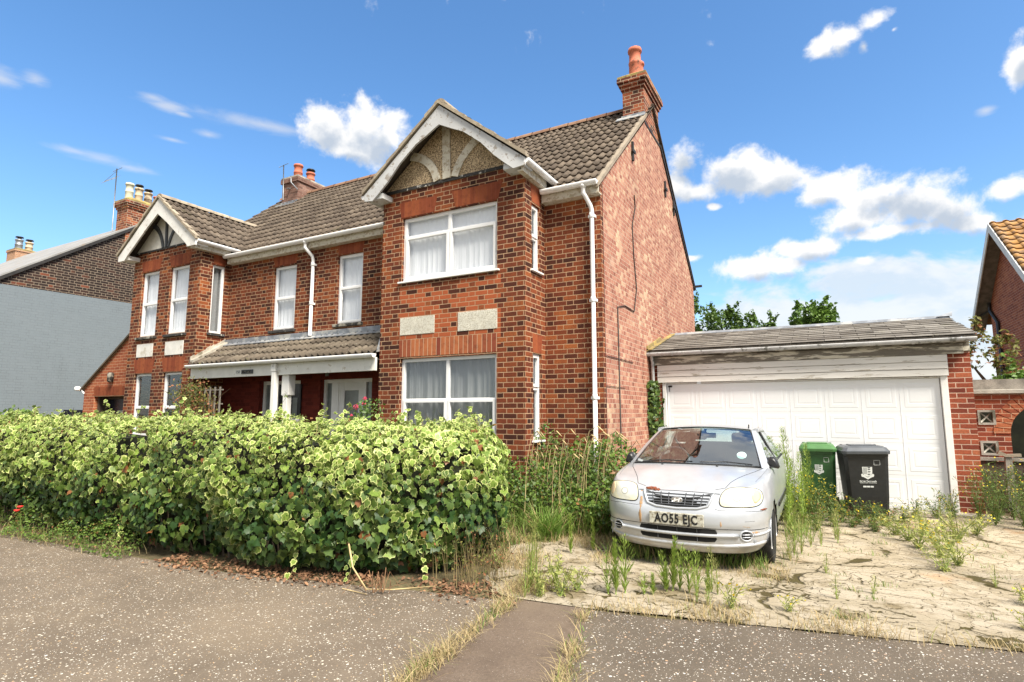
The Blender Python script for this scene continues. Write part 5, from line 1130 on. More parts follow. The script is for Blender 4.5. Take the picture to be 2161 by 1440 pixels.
# rust
rr_ = random.Random(5)
def blob(cx_, cz, a, b_, n=16): return [(cx_ + a * math.cos(t) * rr_.uniform(.7, 1.15), cz + b_ * math.sin(t) * rr_.uniform(.55, 1.2)) for t in [2 * math.pi * k / n for k in range(n)]]
patch('rust_patch', blob(-.285, .757, .062, .014), 'rust', CAR, .004, .004, (1, .6), .004); patch('rust_patch', blob(-.215, .748, .038, .010), 'rust', CAR, .006, .003, (1, .6), .004); patch('rust_patch', blob(.775, .607, .030, .008), 'rust', CAR, .003, .001, (1, .6), .004)
patch('rust_streak', [(-.378, .735), (-.345, .735), (-.347, .60), (-.352, .50), (-.356, .435), (-.378, .435), (-.380, .52), (-.379, .62)], 'rust_streak', CAR, .0022, 0, (1, .6, .3), .0015)
patch('rust_streak', blob(.41, .475, .008, .028), 'rust_streak', CAR, .0018, 0, (1, .5), .0012); patch('rust_streak', blob(.70, .40, .035, .009), 'rust_streak', CAR, .0018, 0, (1, .5), .0012)
line('scratch', [(.62, .505), (.70, .508)], 'grille_grey', CAR, .0018, n=3); line('scratch', [(.60, .46), (.66, .452)], 'rust_streak', CAR, .002, n=3)
# glasshouse
def lerpc(a, b_, n, bow): return [Vector(a).lerp(Vector(b_), k / n) + Vector(bow) * (1 - (2 * k / n - 1) ** 2) for k in range(n + 1)]
WB = lerpc((-.70, 1.03, .940), (.70, 1.03, .940), 16, (0, -.13, .016)); WT = lerpc((-.535, 1.80, 1.318), (.535, 1.80, 1.318), 16, (0, -.07, .032))
def surf(name, A, B, mat, parent, rows=8, bow=(0, 0, 0), th=0., label=None):
    m = MB(); g = []
    for r_ in range(rows + 1):
        t = r_ / rows; w_ = 1 - (2 * t - 1) ** 2; g.append([m.vert(a.lerp(b_, t) + Vector(bow) * w_) for a, b_ in zip(A, B)])
    for r_ in range(rows):
        for k in range(len(A) - 1): m.face((g[r_][k], g[r_][k + 1], g[r_ + 1][k + 1], g[r_ + 1][k]), 0, True)
    return m.build(name, mat, parent, local=True, label=label)
ws = surf('windscreen', WB, WT, 'car_glass', CAR, bow=(0, -.015, .02))
m = MB(); m.tube([p + Vector((0, -.004, .004)) for p in WB], .011, 6); m.tube([p + Vector((0, -.002, .004)) for p in WT], .008, 6); m.tube([WB[0].lerp(WT[0], t / 6) + Vector((0, -.012, .012)) * (1 - (t / 3 - 1) ** 2) for t in range(7)], .010, 6); m.tube([WB[-1].lerp(WT[-1], t / 6) + Vector((0, -.012, .012)) * (1 - (t / 3 - 1) ** 2) for t in range(7)], .010, 6); m.build('windscreen_seal', 'black_plastic', ws, local=True)
m = MB(); c_ = WB[14].lerp(WT[14], .23); m.prism([c_ + Vector((.052 * math.cos(t), -.012 + .025 * math.sin(t), .02 + .038 * math.sin(t) * 1.0)) for t in [2 * math.pi * k / 14 for k in range(14)]], (0, .003, 0)); m.build('tax_sticker', 'sticker', ws, local=True)
RT = lerpc((-.555, 1.81, 1.322), (.555, 1.81, 1.322), 16, (0, -.07, .034)); RM = lerpc((-.575, 2.4, 1.335), (.575, 2.4, 1.335), 16, (0, 0, .050)); RE = lerpc((-.53, 3.05, 1.285), (.53, 3.05, 1.285), 16, (0, .05, .045))
surf('roof', RT, RM, 'silver_paint', CAR, 6, (0, 0, .006)); surf('roof', RM, RE, 'silver_paint', CAR, 6, (0, 0, .006))
surf('roof_lining', [p - Vector((0, 0, .03)) for p in RT], [p - Vector((0, 0, .03)) for p in RE], 'headliner', CAR, 3)
RG = lerpc((-.66, 3.56, 1.0), (.66, 3.56, 1.0), 16, (0, .08, .01)); surf('rear_window', RE, RG, 'car_glass', CAR, 4)
for sx in (-1, 1):
    m = MB(); n = 8 # A pillar
    for k in range(n):
        t0, t1 = k / n, (k + 1) / n
        def e(t):
            a = Vector((sx * .700, 1.03, .935)).lerp(Vector((sx * .535, 1.80, 1.318)), t) + Vector((0, -.014, .016)) * (1 - (2 * t - 1) ** 2); b_ = Vector((sx * .785, 1.12, .925)).lerp(Vector((sx * .592, 1.86, 1.312)), t) + Vector((0, -.01, .018)) * (1 - (2 * t - 1) ** 2); return a, b_
        a0, b0 = e(t0); a1, b1 = e(t1); m.poly([a0, b0, b1, a1], 0, True); m.poly([b0, b0 + Vector((-sx * .02, .05, -.01)), b1 + Vector((-sx * .02, .05, -.01)), b1], 0, True)
    m.build('pillar', 'silver_paint', CAR, local=True)
    m = MB(); m.tube([(sx * .592, 1.86, 1.312), (sx * .60, 2.4, 1.318), (sx * .565, 3.05, 1.27)], .030, 10); m.build('roof_rail', 'silver_paint', CAR, local=True)
    for (y0, y1) in ((2.12, 2.20),): m = MB(); m.prism([(sx * .79, y0, .94), (sx * .79, y1, .94), (sx * .60, y1, 1.32), (sx * .60, y0, 1.32)], (-sx * .03, 0, 0)); m.build('pillar', 'black_plastic', CAR, local=True)
    m = MB(); m.prism([(sx * .785, 3.15, .955), (sx * .76, 3.62, .975), (sx * .56, 3.06, 1.29), (sx * .585, 2.85, 1.31)], (-sx * .03, 0, 0)); m.build('pillar', 'silver_paint', CAR, local=True)
    m = MB(); m.poly([(sx * .785, 1.16, .935), (sx * .79, 3.16, .96), (sx * .585, 2.86, 1.31), (sx * .592, 1.88, 1.31)]); m.build('side_window', 'car_glass', CAR, local=True)
    m = MB(); m.tube([(sx * .79, 1.12, .938), (sx * .792, 3.2, .962)], .012, 6); m.build('belt_moulding', 'black_plastic', CAR, local=True)
    # shelf between shoulder line and the window base
    m = MB(); pts = [top[k] for k in range(KB, KD + 1)]
    for k in range(len(pts) - 1): m.poly([(sx * pts[k].x, pts[k].y, pts[k].z), (sx * pts[k + 1].x, pts[k + 1].y, pts[k + 1].z), (sx * .70, pts[k + 1].y, pts[k + 1].z - .015), (sx * .70, pts[k].y, pts[k].z - .015)])
    m.build('door_top', 'silver_paint', CAR, local=True)
    # mirror
    m = MB(); X0 = .80
    prof = [(.755 + (x_ - .80) * .66, z_) for x_, z_ in [(.80, .955), (.80, 1.0), (.845, 1.045), (.91, 1.045), (.955, 1.0), (.985, .935), (.965, .915), (.86, .925)]]
    A = [m.vert((sx * x, 1.28, z)) for x, z in prof]; cx_ = sum(p[0] for p in prof) / 8; cz = sum(p[1] for p in prof) / 8
    B = [m.vert((sx * (cx_ + (x - cx_) * .93), 1.20, cz + (z - cz) * .93)) for x, z in prof]; C_ = [m.vert((sx * (cx_ + (x - cx_) * .55), 1.165, cz + (z - cz) * .55)) for x, z in prof]
    for P_, Q_ in ((A, B), (B, C_)):
        for k in range(8): m.face((P_[k], P_[(k + 1) % 8], Q_[(k + 1) % 8], Q_[k]) if sx < 0 else (P_[k], Q_[k], Q_[(k + 1) % 8], P_[(k + 1) % 8]), 0, True)
    m.face(C_ if sx < 0 else C_[::-1]); m.face(A); mi = m.build('door_mirror', 'black_plastic', CAR, local=True)
    m = MB(); m.prism([(sx * .77, 1.14, .935), (sx * .77, 1.34, .95), (sx * .73, 1.34, 1.03)], (sx * .05, 0, 0)); m.build('mirror_base', 'black_plastic', mi, local=True)
    # wheels
    for (cy, czw) in AC:
        m = MB(); r = .29; xo = sx * .815
        m.lathe((xo, cy, .285), [(.19, -sx * .185), (.262, -sx * .185), (.285, -sx * .165), (.288, -sx * .03), (.278, -sx * .008), (.24, 0), (.195, -sx * .006)], 36, axis='x'); wh = m.build('wheel', 'rubber', CAR, local=True)
        m = MB(); m.lathe((xo, cy, .285), [(.198, -sx * .10), (.196, -sx * .012), (.18, -sx * .004), (.165, -sx * .03), (.06, -sx * .015), (.05, 0), (.0, 0)], 28, axis='x'); m.build('rim', 'dark_metal', wh, local=True)
    for (cy, cz_) in AC: # arch lips and liners
        m = MB()
        path = [(sx * (.822 if abs(cy - .8) > 1 else .812), cy + AR * math.cos(t), cz_ + AR * math.sin(t)) for t in [R(-14) + R(208) * k / 18 for k in range(19)]]
        m.tube(path, .006, 8)
        m.build('wheel_arch', 'silver_paint', CAR, local=True)
    for (cy, cz_) in AC:
        m = MB(); n = 18; P_ = []
        for k in range(n + 1):
            t = R(-10) + R(200) * k / n; P_.append((m.vert((sx * .83, cy + (AR + .0) * math.cos(t), cz_ + AR * math.sin(t))), m.vert((sx * .50, cy + AR * math.cos(t), cz_ + AR * math.sin(t)))))
        for k in range(n): m.face((P_[k][0], P_[k + 1][0], P_[k + 1][1], P_[k][1]))
        m.face([p[1] for p in P_])
        m.build('arch_liner', 'black_void', CAR, local=True)
    m = MB(); m.box(sx * .838, sx * .852, 1.3, 2.9, .50, .55); m.build('side_moulding', 'black_plastic', CAR, local=True, bevel=.003)
# cabin
m = MB(); m.box(-.77, .77, .93, 3.9, .24, .30); m.box(-.76, .76, .9, .95, .3, .86); m.build('floor_pan', 'black_void', CAR, local=True)
m = MB(); m.prism([(-.70, 1.03, .80), (-.70, 1.05, .915), (-.70, 1.35, .925), (-.70, 1.55, .86), (-.70, 1.55, .60)], (1.40, 0, 0)); m.build('dashboard', 'seat_cloth', CAR, local=True, bevel=.02)
m = MB(); c_ = Vector((-.36, 1.60, .93)); ax_ = Vector((0, -.38, 1)).normalized(); m.tube([c_ + Vector((.185 * math.cos(t), .185 * math.sin(t) * .42, .185 * math.sin(t) * .90)) for t in [2 * math.pi * k / 24 for k in range(25)]], .015, 8, caps=False); m.tube([c_ + Vector((-.17, 0, 0)), c_, c_ + Vector((.17, 0, 0))], .018, 6); m.tube([c_, c_ + Vector((0, -.16, -.12))], .03, 8); m.build('steering_wheel', 'grille_grey', CAR, local=True)
def seat(x, y, w_, name='seat'):
    m = MB(); h_ = w_ / 2
    m.box(x - h_, x + h_, y - .05, y + .45, .45, .60); m.prism([(x - h_, y + .40, .55), (x - h_, y + .52, .55), (x - h_ * .85, y + .68, 1.10), (x - h_ * .85, y + .60, 1.12)], (w_ * .95, 0, 0)); s0 = m.build(name, 'seat_cloth', CAR, local=True, bevel=.03)
    m = MB()
    for cx_ in ((x,) if w_ < .8 else (x - .35, x + .35)): m.box(cx_ - .125, cx_ + .125, y + .62, y + .71, 1.13, 1.27)
    m.build('headrest', 'seat_cloth', s0, local=True, bevel=.035)
seat(-.36, 1.72, .48); seat(.36, 1.72, .48); seat(0, 2.55, 1.25, 'rear_seat')
m = MB(); m.box(-.12, .12, 1.83, 1.86, 1.215, 1.28); m.tube([(-.0, 1.80, 1.32), (0, 1.84, 1.26)], .012, 6); m.build('interior_mirror', 'black_plastic', CAR, local=True, bevel=.01)
m = MB() # wipers
for (a, b_) in (((-.60, 1.02, .962), (.0, .905, .985)), ((.08, .90, .985), (.62, .985, .968))): m.tube([a, ((a[0] + b_[0]) / 2, (a[1] + b_[1]) / 2 - .03, (a[2] + b_[2]) / 2 + .018), b_], .007, 6)
m.build('wiper', 'black_plastic', CAR, local=True)
m = MB(); m.prism([(-.72, 1.02, .925), (-.4, .93, .945), (0, .885, .952), (.4, .93, .945), (.72, 1.02, .925), (.70, 1.06, .93), (0, .95, .962), (-.70, 1.06, .93)], (0, 0, .008)); m.build('scuttle', 'black_plastic', CAR, local=True)
m = MB(); m.tube([(.50, 1.95, 1.34), (.505, 1.93, 1.385)], .008, 6); m.build('aerial', 'black_plastic', CAR, local=True)

# ================================================================ WHEELIE BINS
def crest(bin_, sc):
    """pale printed shield with a scroll underneath and lettering"""
    pass
def make_bin(name, label, loc, rz, w_, body_m, lid_m, lean=0., H_=.93, words=True):
    t = thing(name, label, 'wheelie bin', loc, rz, 'wheelie bins by the garage door'); t.rotation_euler = (R(lean), R(-1.2) if words else 0, rz)
    m = MB(); hb, ht = w_ * .40, w_ * .47; db, dt = .19, .31; zt = H_ - .05
    lev = [(0.04, hb, db), (.3, hb + (ht - hb) * .35, db + (dt - db) * .3), (zt - .08, ht * .97, dt * .9), (zt - .07, ht * .99, dt * .93), (zt, ht, dt * .95)]
    def ring(z, hx, hy, c_=.04): return [(-hx + c_, -hy, z), (hx - c_, -hy, z), (hx, -hy + c_, z), (hx, hy - c_, z), (hx - c_, hy, z), (-hx + c_, hy, z), (-hx, hy - c_, z), (-hx, -hy + c_, z)]
    R_ = [[m.vert(p) for p in ring(z, a, b_)] for z, a, b_ in lev]
    for k in range(len(R_) - 1):
        for j in range(8): m.face((R_[k][j], R_[k][(j + 1) % 8], R_[k + 1][(j + 1) % 8], R_[k + 1][j]))
    m.face(R_[0][::-1]); m.build('bin_body', body_m, t, local=True, bevel=.006)
    m = MB(); hx, hy = w_ / 2, dt + .02
    L_ = [(zt - .035, hx - .005, hy), (zt + .01, hx, hy + .01), (zt + .015, hx - .012, hy - .005), (zt + .055, hx - .03, hy - .04), (zt + .075, hx - .07, hy - .09)]
    R_ = [[m.vert(p) for p in ring(z, a, b_, .05)] for z, a, b_ in L_]
    for k in range(len(R_) - 1):
        for j in range(8): m.face((R_[k][j], R_[k][(j + 1) % 8], R_[k + 1][(j + 1) % 8], R_[k + 1][j]))
    m.face(R_[-1]); m.face(R_[0][::-1]); ld = m.build('lid', lid_m, t, local=True, bevel=.008)
    m = MB(); m.box(-.16 * w_ / .58, .16 * w_ / .58, -.16, .12, zt + .07, zt + .09); m.build('lid_ridge', lid_m, ld, local=True, bevel=.008)
    for sx in (-1, 1):
        m = MB(); m.tube([(sx * w_ * .40, hy + .03, zt + .02), (sx * w_ * .30, hy + .03, zt + .02)], .016, 8); m.lathe((sx * w_ * .36, .20, zt + .055), [(.022, 0), (.022, .02), (.015, .026)], 10); m.build('hinge', body_m, t, local=True)
        m = MB(); m.lathe((sx * (hb + .03), db - .02, .10), [(.03, -.025), (.10, -.025), (.10, .025), (.03, .025)], 20, axis='x'); m.build('wheel', 'rubber', t, local=True)
    m = MB(); m.tube([(-w_ * .42, hy + .04, zt - .0), (w_ * .42, hy + .04, zt - .0)], .015, 8); m.build('handle', body_m, t, local=True)
    # front face print: the front leans out towards the top
    slope = (dt * .9 - db) / (zt - .12)
    def fp(x, z, o): return Vector((x, -(db + (dt - db) * .3) - (z - .3) * ((dt * .9 - (db + (dt - db) * .3)) / (zt - .08 - .3)) - o, z))
    s = w_ / .58; zc = H_ - .34
    m = MB()
    def pp(pts, o=.003):
        q = [fp(x * s, zc + z * s, o) for x, z in pts]; m.prism(q, (0, .0022, 0))
    pp([(-.060, .075), (.060, .075), (.058, .0), (.045, -.035), (0, -.058), (-.045, -.035), (-.058, .0)])
    pp([(-.078, -.030), (-.060, -.012), (-.052, -.03), (0, -.066), (.052, -.03), (.060, -.012), (.078, -.030), (.070, -.058), (.05, -.062), (.0, -.092), (-.05, -.062), (-.070, -.058)], .0045)
    cr = m.build('crest', 'print_white', t, local=True)
    m = MB()
    for (x, z) in ((.022, .045), (.022, .012), (.022, .068), (.018, -.022)): pp([(x - .018, z), (x - .006, z + .006), (x + .002, z + .002), (x + .016, z + .006), (x + .012, z - .006), (x - .004, z - .008)], .0055)
    for x in (-.045, -.033, -.021, -.009): pp([(x, .068), (x + .0025, .068), (x + .0025, -.02), (x, -.02)], .0052)
    m.build('crest_detail', body_m, cr, local=True)
    m = MB(); a = [(x * s, z) for x, z in ((.085, H_ - .17), (.155, H_ - .17), (.155, H_ - .235), (.085, H_ - .235))]; w2 = .005
    for k in range(4):
        p, q = a[k], a[(k + 1) % 4]
        m.tube([fp(p[0], p[1], .002), fp(q[0], q[1], .002)], w2 / 2, 4)
    m.build('label_box', 'print_white', t, local=True)
    tilt = math.atan((dt * .9 - (db + (dt - db) * .3)) / (zt - .08 - .3))
    if words:
        for (tx, z, sz, bo) in (('Great Yarmouth', -.118, .030, .0008), ('BOROUGH COUNCIL', -.140, .0205, 0.)):
            c_ = fp(0, zc + z * s, .003); text_mesh('lettering', tx, sz * s, Matrix.Translation(c_) @ Matrix.Rotation(R(90) + tilt, 4, 'X'), 'print_white', t, .0008, 1., bo)
        m = MB()
        for (a, b_) in ((-.062, -.022), (-.018, .020), (.026, .062)): pp([(a, -.180), (b_, -.180), (b_, -.200), (a, -.200)])
        m.build('worn_lettering', 'print_white', t, local=True)
    return t
make_bin('wheelie_bin', 'green wheelie bin half hidden by tall weeds, standing against the white garage door', (-.165, 9.98, .07), R(2), .50, 'green_plastic', 'green_lid', 0, .98, False)
make_bin('wheelie_bin', 'black wheelie bin with grey lid and white crest, standing right of the green bin', (.42, 9.86, .06), R(9), .60, 'black_plastic', 'grey_lid', 0, .98, True)
# ================================================================ PLANTS
def leaf_material(name, dark, light, margin=None, mside=.55, gloss=.35, trans=.25, brown=(.22, .09, .03), brownf=.0, vein=.0):
    m = bpy.data.materials.new(name); m.use_nodes = True; nt = m.node_tree; b = nt.nodes['Principled BSDF']; o = nt.nodes['Material Output']
    at = N(nt, 'ShaderNodeAttribute', attribute_name='lc'); s = N(nt, 'ShaderNodeSeparateXYZ', {0: at.outputs['Vector']})
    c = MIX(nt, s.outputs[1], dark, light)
    c = MIX(nt, MR(nt, NOISE(nt, POS(nt), 45., 3), .35, .7, 0., .35), c, [x * .6 for x in dark])
    if margin:
        w_ = MA(nt, 'SUBTRACT', mside + .50, MA(nt, 'MULTIPLY', s.outputs[2], .55))
        n_ = MA(nt, 'MULTIPLY', MA(nt, 'SUBTRACT', NOISE(nt, POS(nt), 70., 2), .5), .35)
        e_ = MA(nt, 'ADD', s.outputs[0], n_)
        f = MR(nt, MA(nt, 'SUBTRACT', e_, w_), -.04, .08)
        c = MIX(nt, f, c, MIX(nt, s.outputs[2], [x * .62 for x in margin], margin))
    if brownf: c = MIX(nt, MA(nt, 'GREATER_THAN', MA(nt, 'FRACT', MA(nt, 'MULTIPLY', s.outputs[1], 17.3)), 1 - brownf), c, brown)
    setc(nt, b, 'Base Color', c); b.inputs['Roughness'].default_value = gloss; b.inputs['Specular IOR Level'].default_value = .4
    t = N(nt, 'ShaderNodeBsdfTranslucent'); nt.links.new(c, t.inputs[0])
    mx = N(nt, 'ShaderNodeMixShader', {0: trans, 1: b.outputs[0], 2: t.outputs[0]}); nt.links.new(mx.outputs[0], o.inputs[0]); MT[name] = m
leaf_material('ivy_leaf', (.028, .072, .016), (.29, .41, .07), (.62, .67, .25), .60, .46, .26, brownf=.018)
leaf_material('plain_leaf', (.035, .085, .018), (.14, .24, .045), None, .5, .45, .3)
leaf_material('bramble_leaf', (.04, .095, .016), (.19, .29, .045), None, .5, .5, .3, brown=(.28, .14, .05), brownf=.03)
leaf_material('weed_leaf', (.24, .36, .055), (.42, .54, .11), None, .5, .6, .35)
leaf_material('pale_weed_leaf', (.28, .34, .08), (.56, .54, .20), None, .5, .7, .35)
leaf_material('ragwort_leaf', (.07, .13, .03), (.20, .26, .07), None, .5, .6, .3, brown=(.30, .17, .08), brownf=.12)
leaf_material('climber_leaf', (.09, .12, .03), (.26, .24, .06), None, .5, .6, .35, brown=(.36, .15, .07), brownf=.2)
leaf_material('tree_leaf', (.05, .10, .020), (.15, .25, .045), None, .5, .5, .3)
leaf_material('bright_tree_leaf', (.06, .13, .02), (.17, .29, .05), None, .5, .5, .3)
leaf_material('grass_green', (.12, .24, .04), (.28, .42, .08), None, .5, .6, .3, brown=(.42, .34, .16), brownf=.15)
leaf_material('grass_mixed', (.11, .20, .035), (.30, .40, .09), None, .5, .7, .3, brown=(.46, .36, .19), brownf=.22)
leaf_material('grass_dry', (.36, .27, .13), (.62, .50, .28), None, .5, .8, .3, brown=(.24, .26, .08), brownf=.10)
leaf_material('dead_leaf', (.10, .045, .022), (.36, .20, .11), None, .5, .8, .1)
simple('yellow_petal', (.78, .62, .03), .6); simple('pink_petal', (.62, .06, .12), .6, var=.3); simple('red_petal', (.60, .03, .02), .6)

def poly_leaf(outline, cup=.18, inner=.62, fold=.15):
    V = [(0, 0, 0)]; E = [0.]
    for f, e in ((inner, .45), (1., 1.)):
        for x, y in outline: V.append((x * f, y * f, -cup * (x * x + y * y) * f * f + fold * abs(x) * f)); E.append(e)
    n = len(outline); F = [(0, 1 + k, 1 + (k + 1) % n) for k in range(n)] + [(1 + k, 1 + n + k, 1 + n + (k + 1) % n, 1 + (k + 1) % n) for k in range(n)]
    return np.array(V, float), F, np.array(E)
IVY = poly_leaf([(0, -.36), (.20, -.48), (.46, -.30), (.40, -.04), (.47, .14), (.24, .22), (0, .62), (-.24, .22), (-.47, .14), (-.40, -.04), (-.46, -.30), (-.20, -.48)])
OVAL = poly_leaf([(0, -.45), (.26, -.2), (.28, .1), (0, .55), (-.28, .1), (-.26, -.2)], .2, .5, .2)
SMALL = (np.array([(0, -.5, 0), (.28, 0, .05), (0, .5, -.04), (-.28, 0, .05)], float), [(0, 1, 2), (0, 2, 3)], np.array([0, 1, 1, 1.]))
NARROW = (np.array([(0, 0, 0), (.07, .4, .02), (0, 1., -.10), (-.07, .4, .02)], float), [(0, 1, 2, 3)], np.array([0, 1, 1, 1.]))
def norm(a): return a / np.maximum(np.linalg.norm(a, axis=1, keepdims=True), 1e-9)
def scatter(name, mat, parent, P, W, T, size, tm, lc, smooth=True, **kw):
    """leaf copies merged in one mesh: positions P, normals W, tip directions T"""
    V, F, E = tm; off = np.array(WL[parent.name]) if parent is not None else np.zeros(3)
    P = np.asarray(P, float) - off; W = norm(np.asarray(W, float)); T = np.asarray(T, float); T = norm(T - W * (T * W).sum(1, keepdims=True)); Sd = np.cross(T, W)
    size = np.asarray(size, float); n = len(P); k = len(V)
    X = P[:, None, :] + size[:, None, None] * (V[None, :, 0:1] * Sd[:, None, :] + V[None, :, 1:2] * T[:, None, :] + V[None, :, 2:3] * W[:, None, :])
    lt = np.array([len(f) for f in F]); lv = np.concatenate([np.array(f) for f in F]); LT = np.tile(lt, n); LVv = (lv[None, :] + (np.arange(n) * k)[:, None]).ravel()
    me = bpy.data.meshes.new(name); me.vertices.add(n * k); me.vertices.foreach_set('co', X.ravel()); me.loops.add(len(LVv)); me.loops.foreach_set('vertex_index', LVv)
    me.polygons.add(len(LT)); me.polygons.foreach_set('loop_start', np.concatenate([[0], np.cumsum(LT)[:-1]])); me.polygons.foreach_set('use_smooth', np.full(len(LT), smooth))
    me.update(calc_edges=True)
    at = me.attributes.new('lc', 'FLOAT_VECTOR', 'POINT'); A_ = np.zeros((n, k, 3)); A_[:, :, 0] = E[None, :]; lc = np.asarray(lc, float); A_[:, :, 1] = lc[:, 0:1]; A_[:, :, 2] = lc[:, 1:2]
    at.data.foreach_set('vector', A_.ravel()); me.materials.append(MT[mat])
    o = bpy.data.objects.new(name, me); COL.objects.link(o)
    if parent is not None: attach(o, parent)
    else: WL[o.name] = Vector((0, 0, 0))
    return setp(o, **kw)
def blades(name, mat, parent, P, H, lean, width, lc=None, curve=.5, **kw):
    """grass blades: 3-part ribbons bending over"""
    P = np.asarray(P, float); n = len(P); off = np.array(WL[parent.name]) if parent is not None else np.zeros(3); P = P - off
    H = np.broadcast_to(H, n).astype(float); a = nr.uniform(0, 2 * math.pi, n); ln = np.broadcast_to(lean, n) * nr.uniform(.2, 1., n); D = np.stack([np.cos(a), np.sin(a), np.zeros(n)], 1); b_ = a + nr.uniform(-.8, .8, n) + math.pi / 2; Sd = np.stack([np.cos(b_), np.sin(b_), np.zeros(n)], 1)
    width = np.broadcast_to(width, n) * nr.uniform(.6, 1.3, n); rows = []
    for t, w_ in ((0, 1.), (.35, .9), (.7, .6)):
        c = P + D * (ln * H * t ** (1 + curve))[:, None]; c[:, 2] += H * t * (1 - .25 * ln * t); rows += [c - Sd * (width * w_ / 2)[:, None], c + Sd * (width * w_ / 2)[:, None]]
    c = P + D * (ln * H)[:, None]; c[:, 2] += H * (1 - .3 * ln); rows.append(c)
    X = np.stack(rows, 1); k = 7; lv = np.array([0, 1, 3, 2, 2, 3, 5, 4, 4, 5, 6]); LVv = (lv[None, :] + (np.arange(n) * k)[:, None]).ravel(); LT = np.tile([4, 4, 3], n)
    me = bpy.data.meshes.new(name); me.vertices.add(n * k); me.vertices.foreach_set('co', X.ravel()); me.loops.add(len(LVv)); me.loops.foreach_set('vertex_index', LVv); me.polygons.add(len(LT)); me.polygons.foreach_set('loop_start', np.concatenate([[0], np.cumsum(LT)[:-1]])); me.update(calc_edges=True)
    at = me.attributes.new('lc', 'FLOAT_VECTOR', 'POINT'); A_ = np.zeros((n, k, 3)); r1 = nr.uniform(0, 1, n) if lc is None else np.asarray(lc); A_[:, :, 1] = r1[:, None]; at.data.foreach_set('vector', A_.ravel())
    me.materials.append(MT[mat]); o = bpy.data.objects.new(name, me); COL.objects.link(o)
    if parent is not None: attach(o, parent)
    return setp(o, **kw)
def nz(x, y, z=0., s=1.): return mnoise.noise(Vector((x * s, y * s, z)))
# ---------------------------------------------------------------- ivy hedge
HG = thing('ivy_hedge', 'long overgrown hedge of variegated cream-edged ivy along the pavement', 'hedge', (-6.5, 4.4, 0))
OL = [(-4.6, 6.35), (-3.75, 6.15), (-3.28, 5.65), (-3.12, 5.12), (-3.22, 4.75), (-3.60, 4.42), (-4.1, 4.12), (-4.9, 3.94), (-6.2, 3.86), (-8., 3.80), (-10., 3.70), (-13., 3.5), (-19., 3.1)]
OLa = np.array(OL); seg = np.linalg.norm(np.diff(OLa, axis=0), axis=1); cum = np.concatenate([[0], np.cumsum(seg)]); LEN = cum[-1]
def on_outline(s):
    i = np.clip(np.searchsorted(cum, s) - 1, 0, len(seg) - 1); t = (s - cum[i]) / seg[i]; p = OLa[i] + (OLa[i + 1] - OLa[i]) * t[:, None]
    # smooth normal
    def nrm(i):
        d_ = OLa[np.clip(i + 1, 0, len(OLa) - 1)] - OLa[np.clip(i, 0, len(OLa) - 2)]; return np.stack([-d_[:, 1], d_[:, 0]], 1) / np.maximum(np.linalg.norm(d_, axis=1, keepdims=True), 1e-6)
    n0 = nrm(np.clip(i - 1, 0, 99)); n1 = nrm(i); n2 = nrm(np.clip(i + 1, 0, len(seg) - 1)); w_ = t[:, None]
    n_ = np.where(w_ < .5, n1 * (.5 + w_) + n0 * (.5 - w_), n1 * (1.5 - w_) + n2 * (w_ - .5)); return p, norm(n_)
HT = lambda s, x: 1.40 + .05 * np.sin(x * 1.7) - .16 * np.clip((x + 3.9) / .8, 0, 1)
def hedge_front(n, s0, s1, zlo, zhi):
    s = nr.uniform(s0, s1, n); z = nr.uniform(zlo, zhi, n); p, n_ = on_outline(s); ht = HT(s, p[:, 0]); zz = z * ht
    g = np.array([nz(a, b_, c * 1.4, 1.5) * .17 + nz(a, b_, c * 3.5, 4.2) * .07 for a, b_, c in zip(p[:, 0], p[:, 1], zz)])
    prof = .14 * np.sin(np.clip(z, 0, 1) * math.pi) - .20 * np.clip(1 - z * 4.5, 0, 1) - .12 * np.clip((z - .86) * 7, 0, 1)
    out = -n_ * -1.0
    P = np.concatenate([p - n_ * -(g + prof + nr.uniform(-.10, .03, n))[:, None] * 1.0, zz[:, None]], 1)
    up = np.clip((z - .7) * 2.2, .12, .9)
    W = np.concatenate([n_ * 1., up[:, None]], 1) + nr.normal(0, .46, (n, 3)); return P, W, z, p[:, 0]
# outward normal check: the camera is on the -Y side
p_, n_ = on_outline(np.array([LEN * .6])); SGN = 1. if n_[0, 1] < 0 else -1.
_of = on_outline
def on_outline(s): p, n_ = _of(s); return p, n_ * SGN
P1, W1, z1, x1 = hedge_front(19500, .3, LEN * .78, .02, 1.03)
P1b, W1b, z1b, x1b = hedge_front(2500, LEN * .74, LEN, .3, 1.03)
P1 = np.concatenate([P1, P1b]); W1 = np.concatenate([W1, W1b]); z1 = np.concatenate([z1, z1b]); x1 = np.concatenate([x1, x1b])
T1 = np.stack([nr.normal(0, .75, len(P1)), nr.normal(0, .4, len(P1)), np.full(len(P1), -1.)], 1)
# leaves thin out near the foot, lush and pale near the top
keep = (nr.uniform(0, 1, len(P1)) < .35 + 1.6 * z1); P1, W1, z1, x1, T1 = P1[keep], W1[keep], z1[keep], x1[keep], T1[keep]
n = len(P1); patchy = np.array([nz(a, c, 3.3, 2.3) for a, c in zip(P1[:, 0], P1[:, 2])])
size = (.092 - .040 * np.clip(z1, 0, 1) + .018 * np.clip(patchy * 2, -.6, 1)) * nr.uniform(.5, 1.35, n)
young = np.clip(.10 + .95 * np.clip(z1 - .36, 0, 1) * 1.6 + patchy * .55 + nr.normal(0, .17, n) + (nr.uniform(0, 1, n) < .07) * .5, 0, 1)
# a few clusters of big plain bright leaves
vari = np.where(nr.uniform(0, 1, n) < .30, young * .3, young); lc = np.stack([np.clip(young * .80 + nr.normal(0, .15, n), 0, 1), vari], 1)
scatter('leaves', 'ivy_leaf', HG, P1, W1, T1, size, IVY, lc)
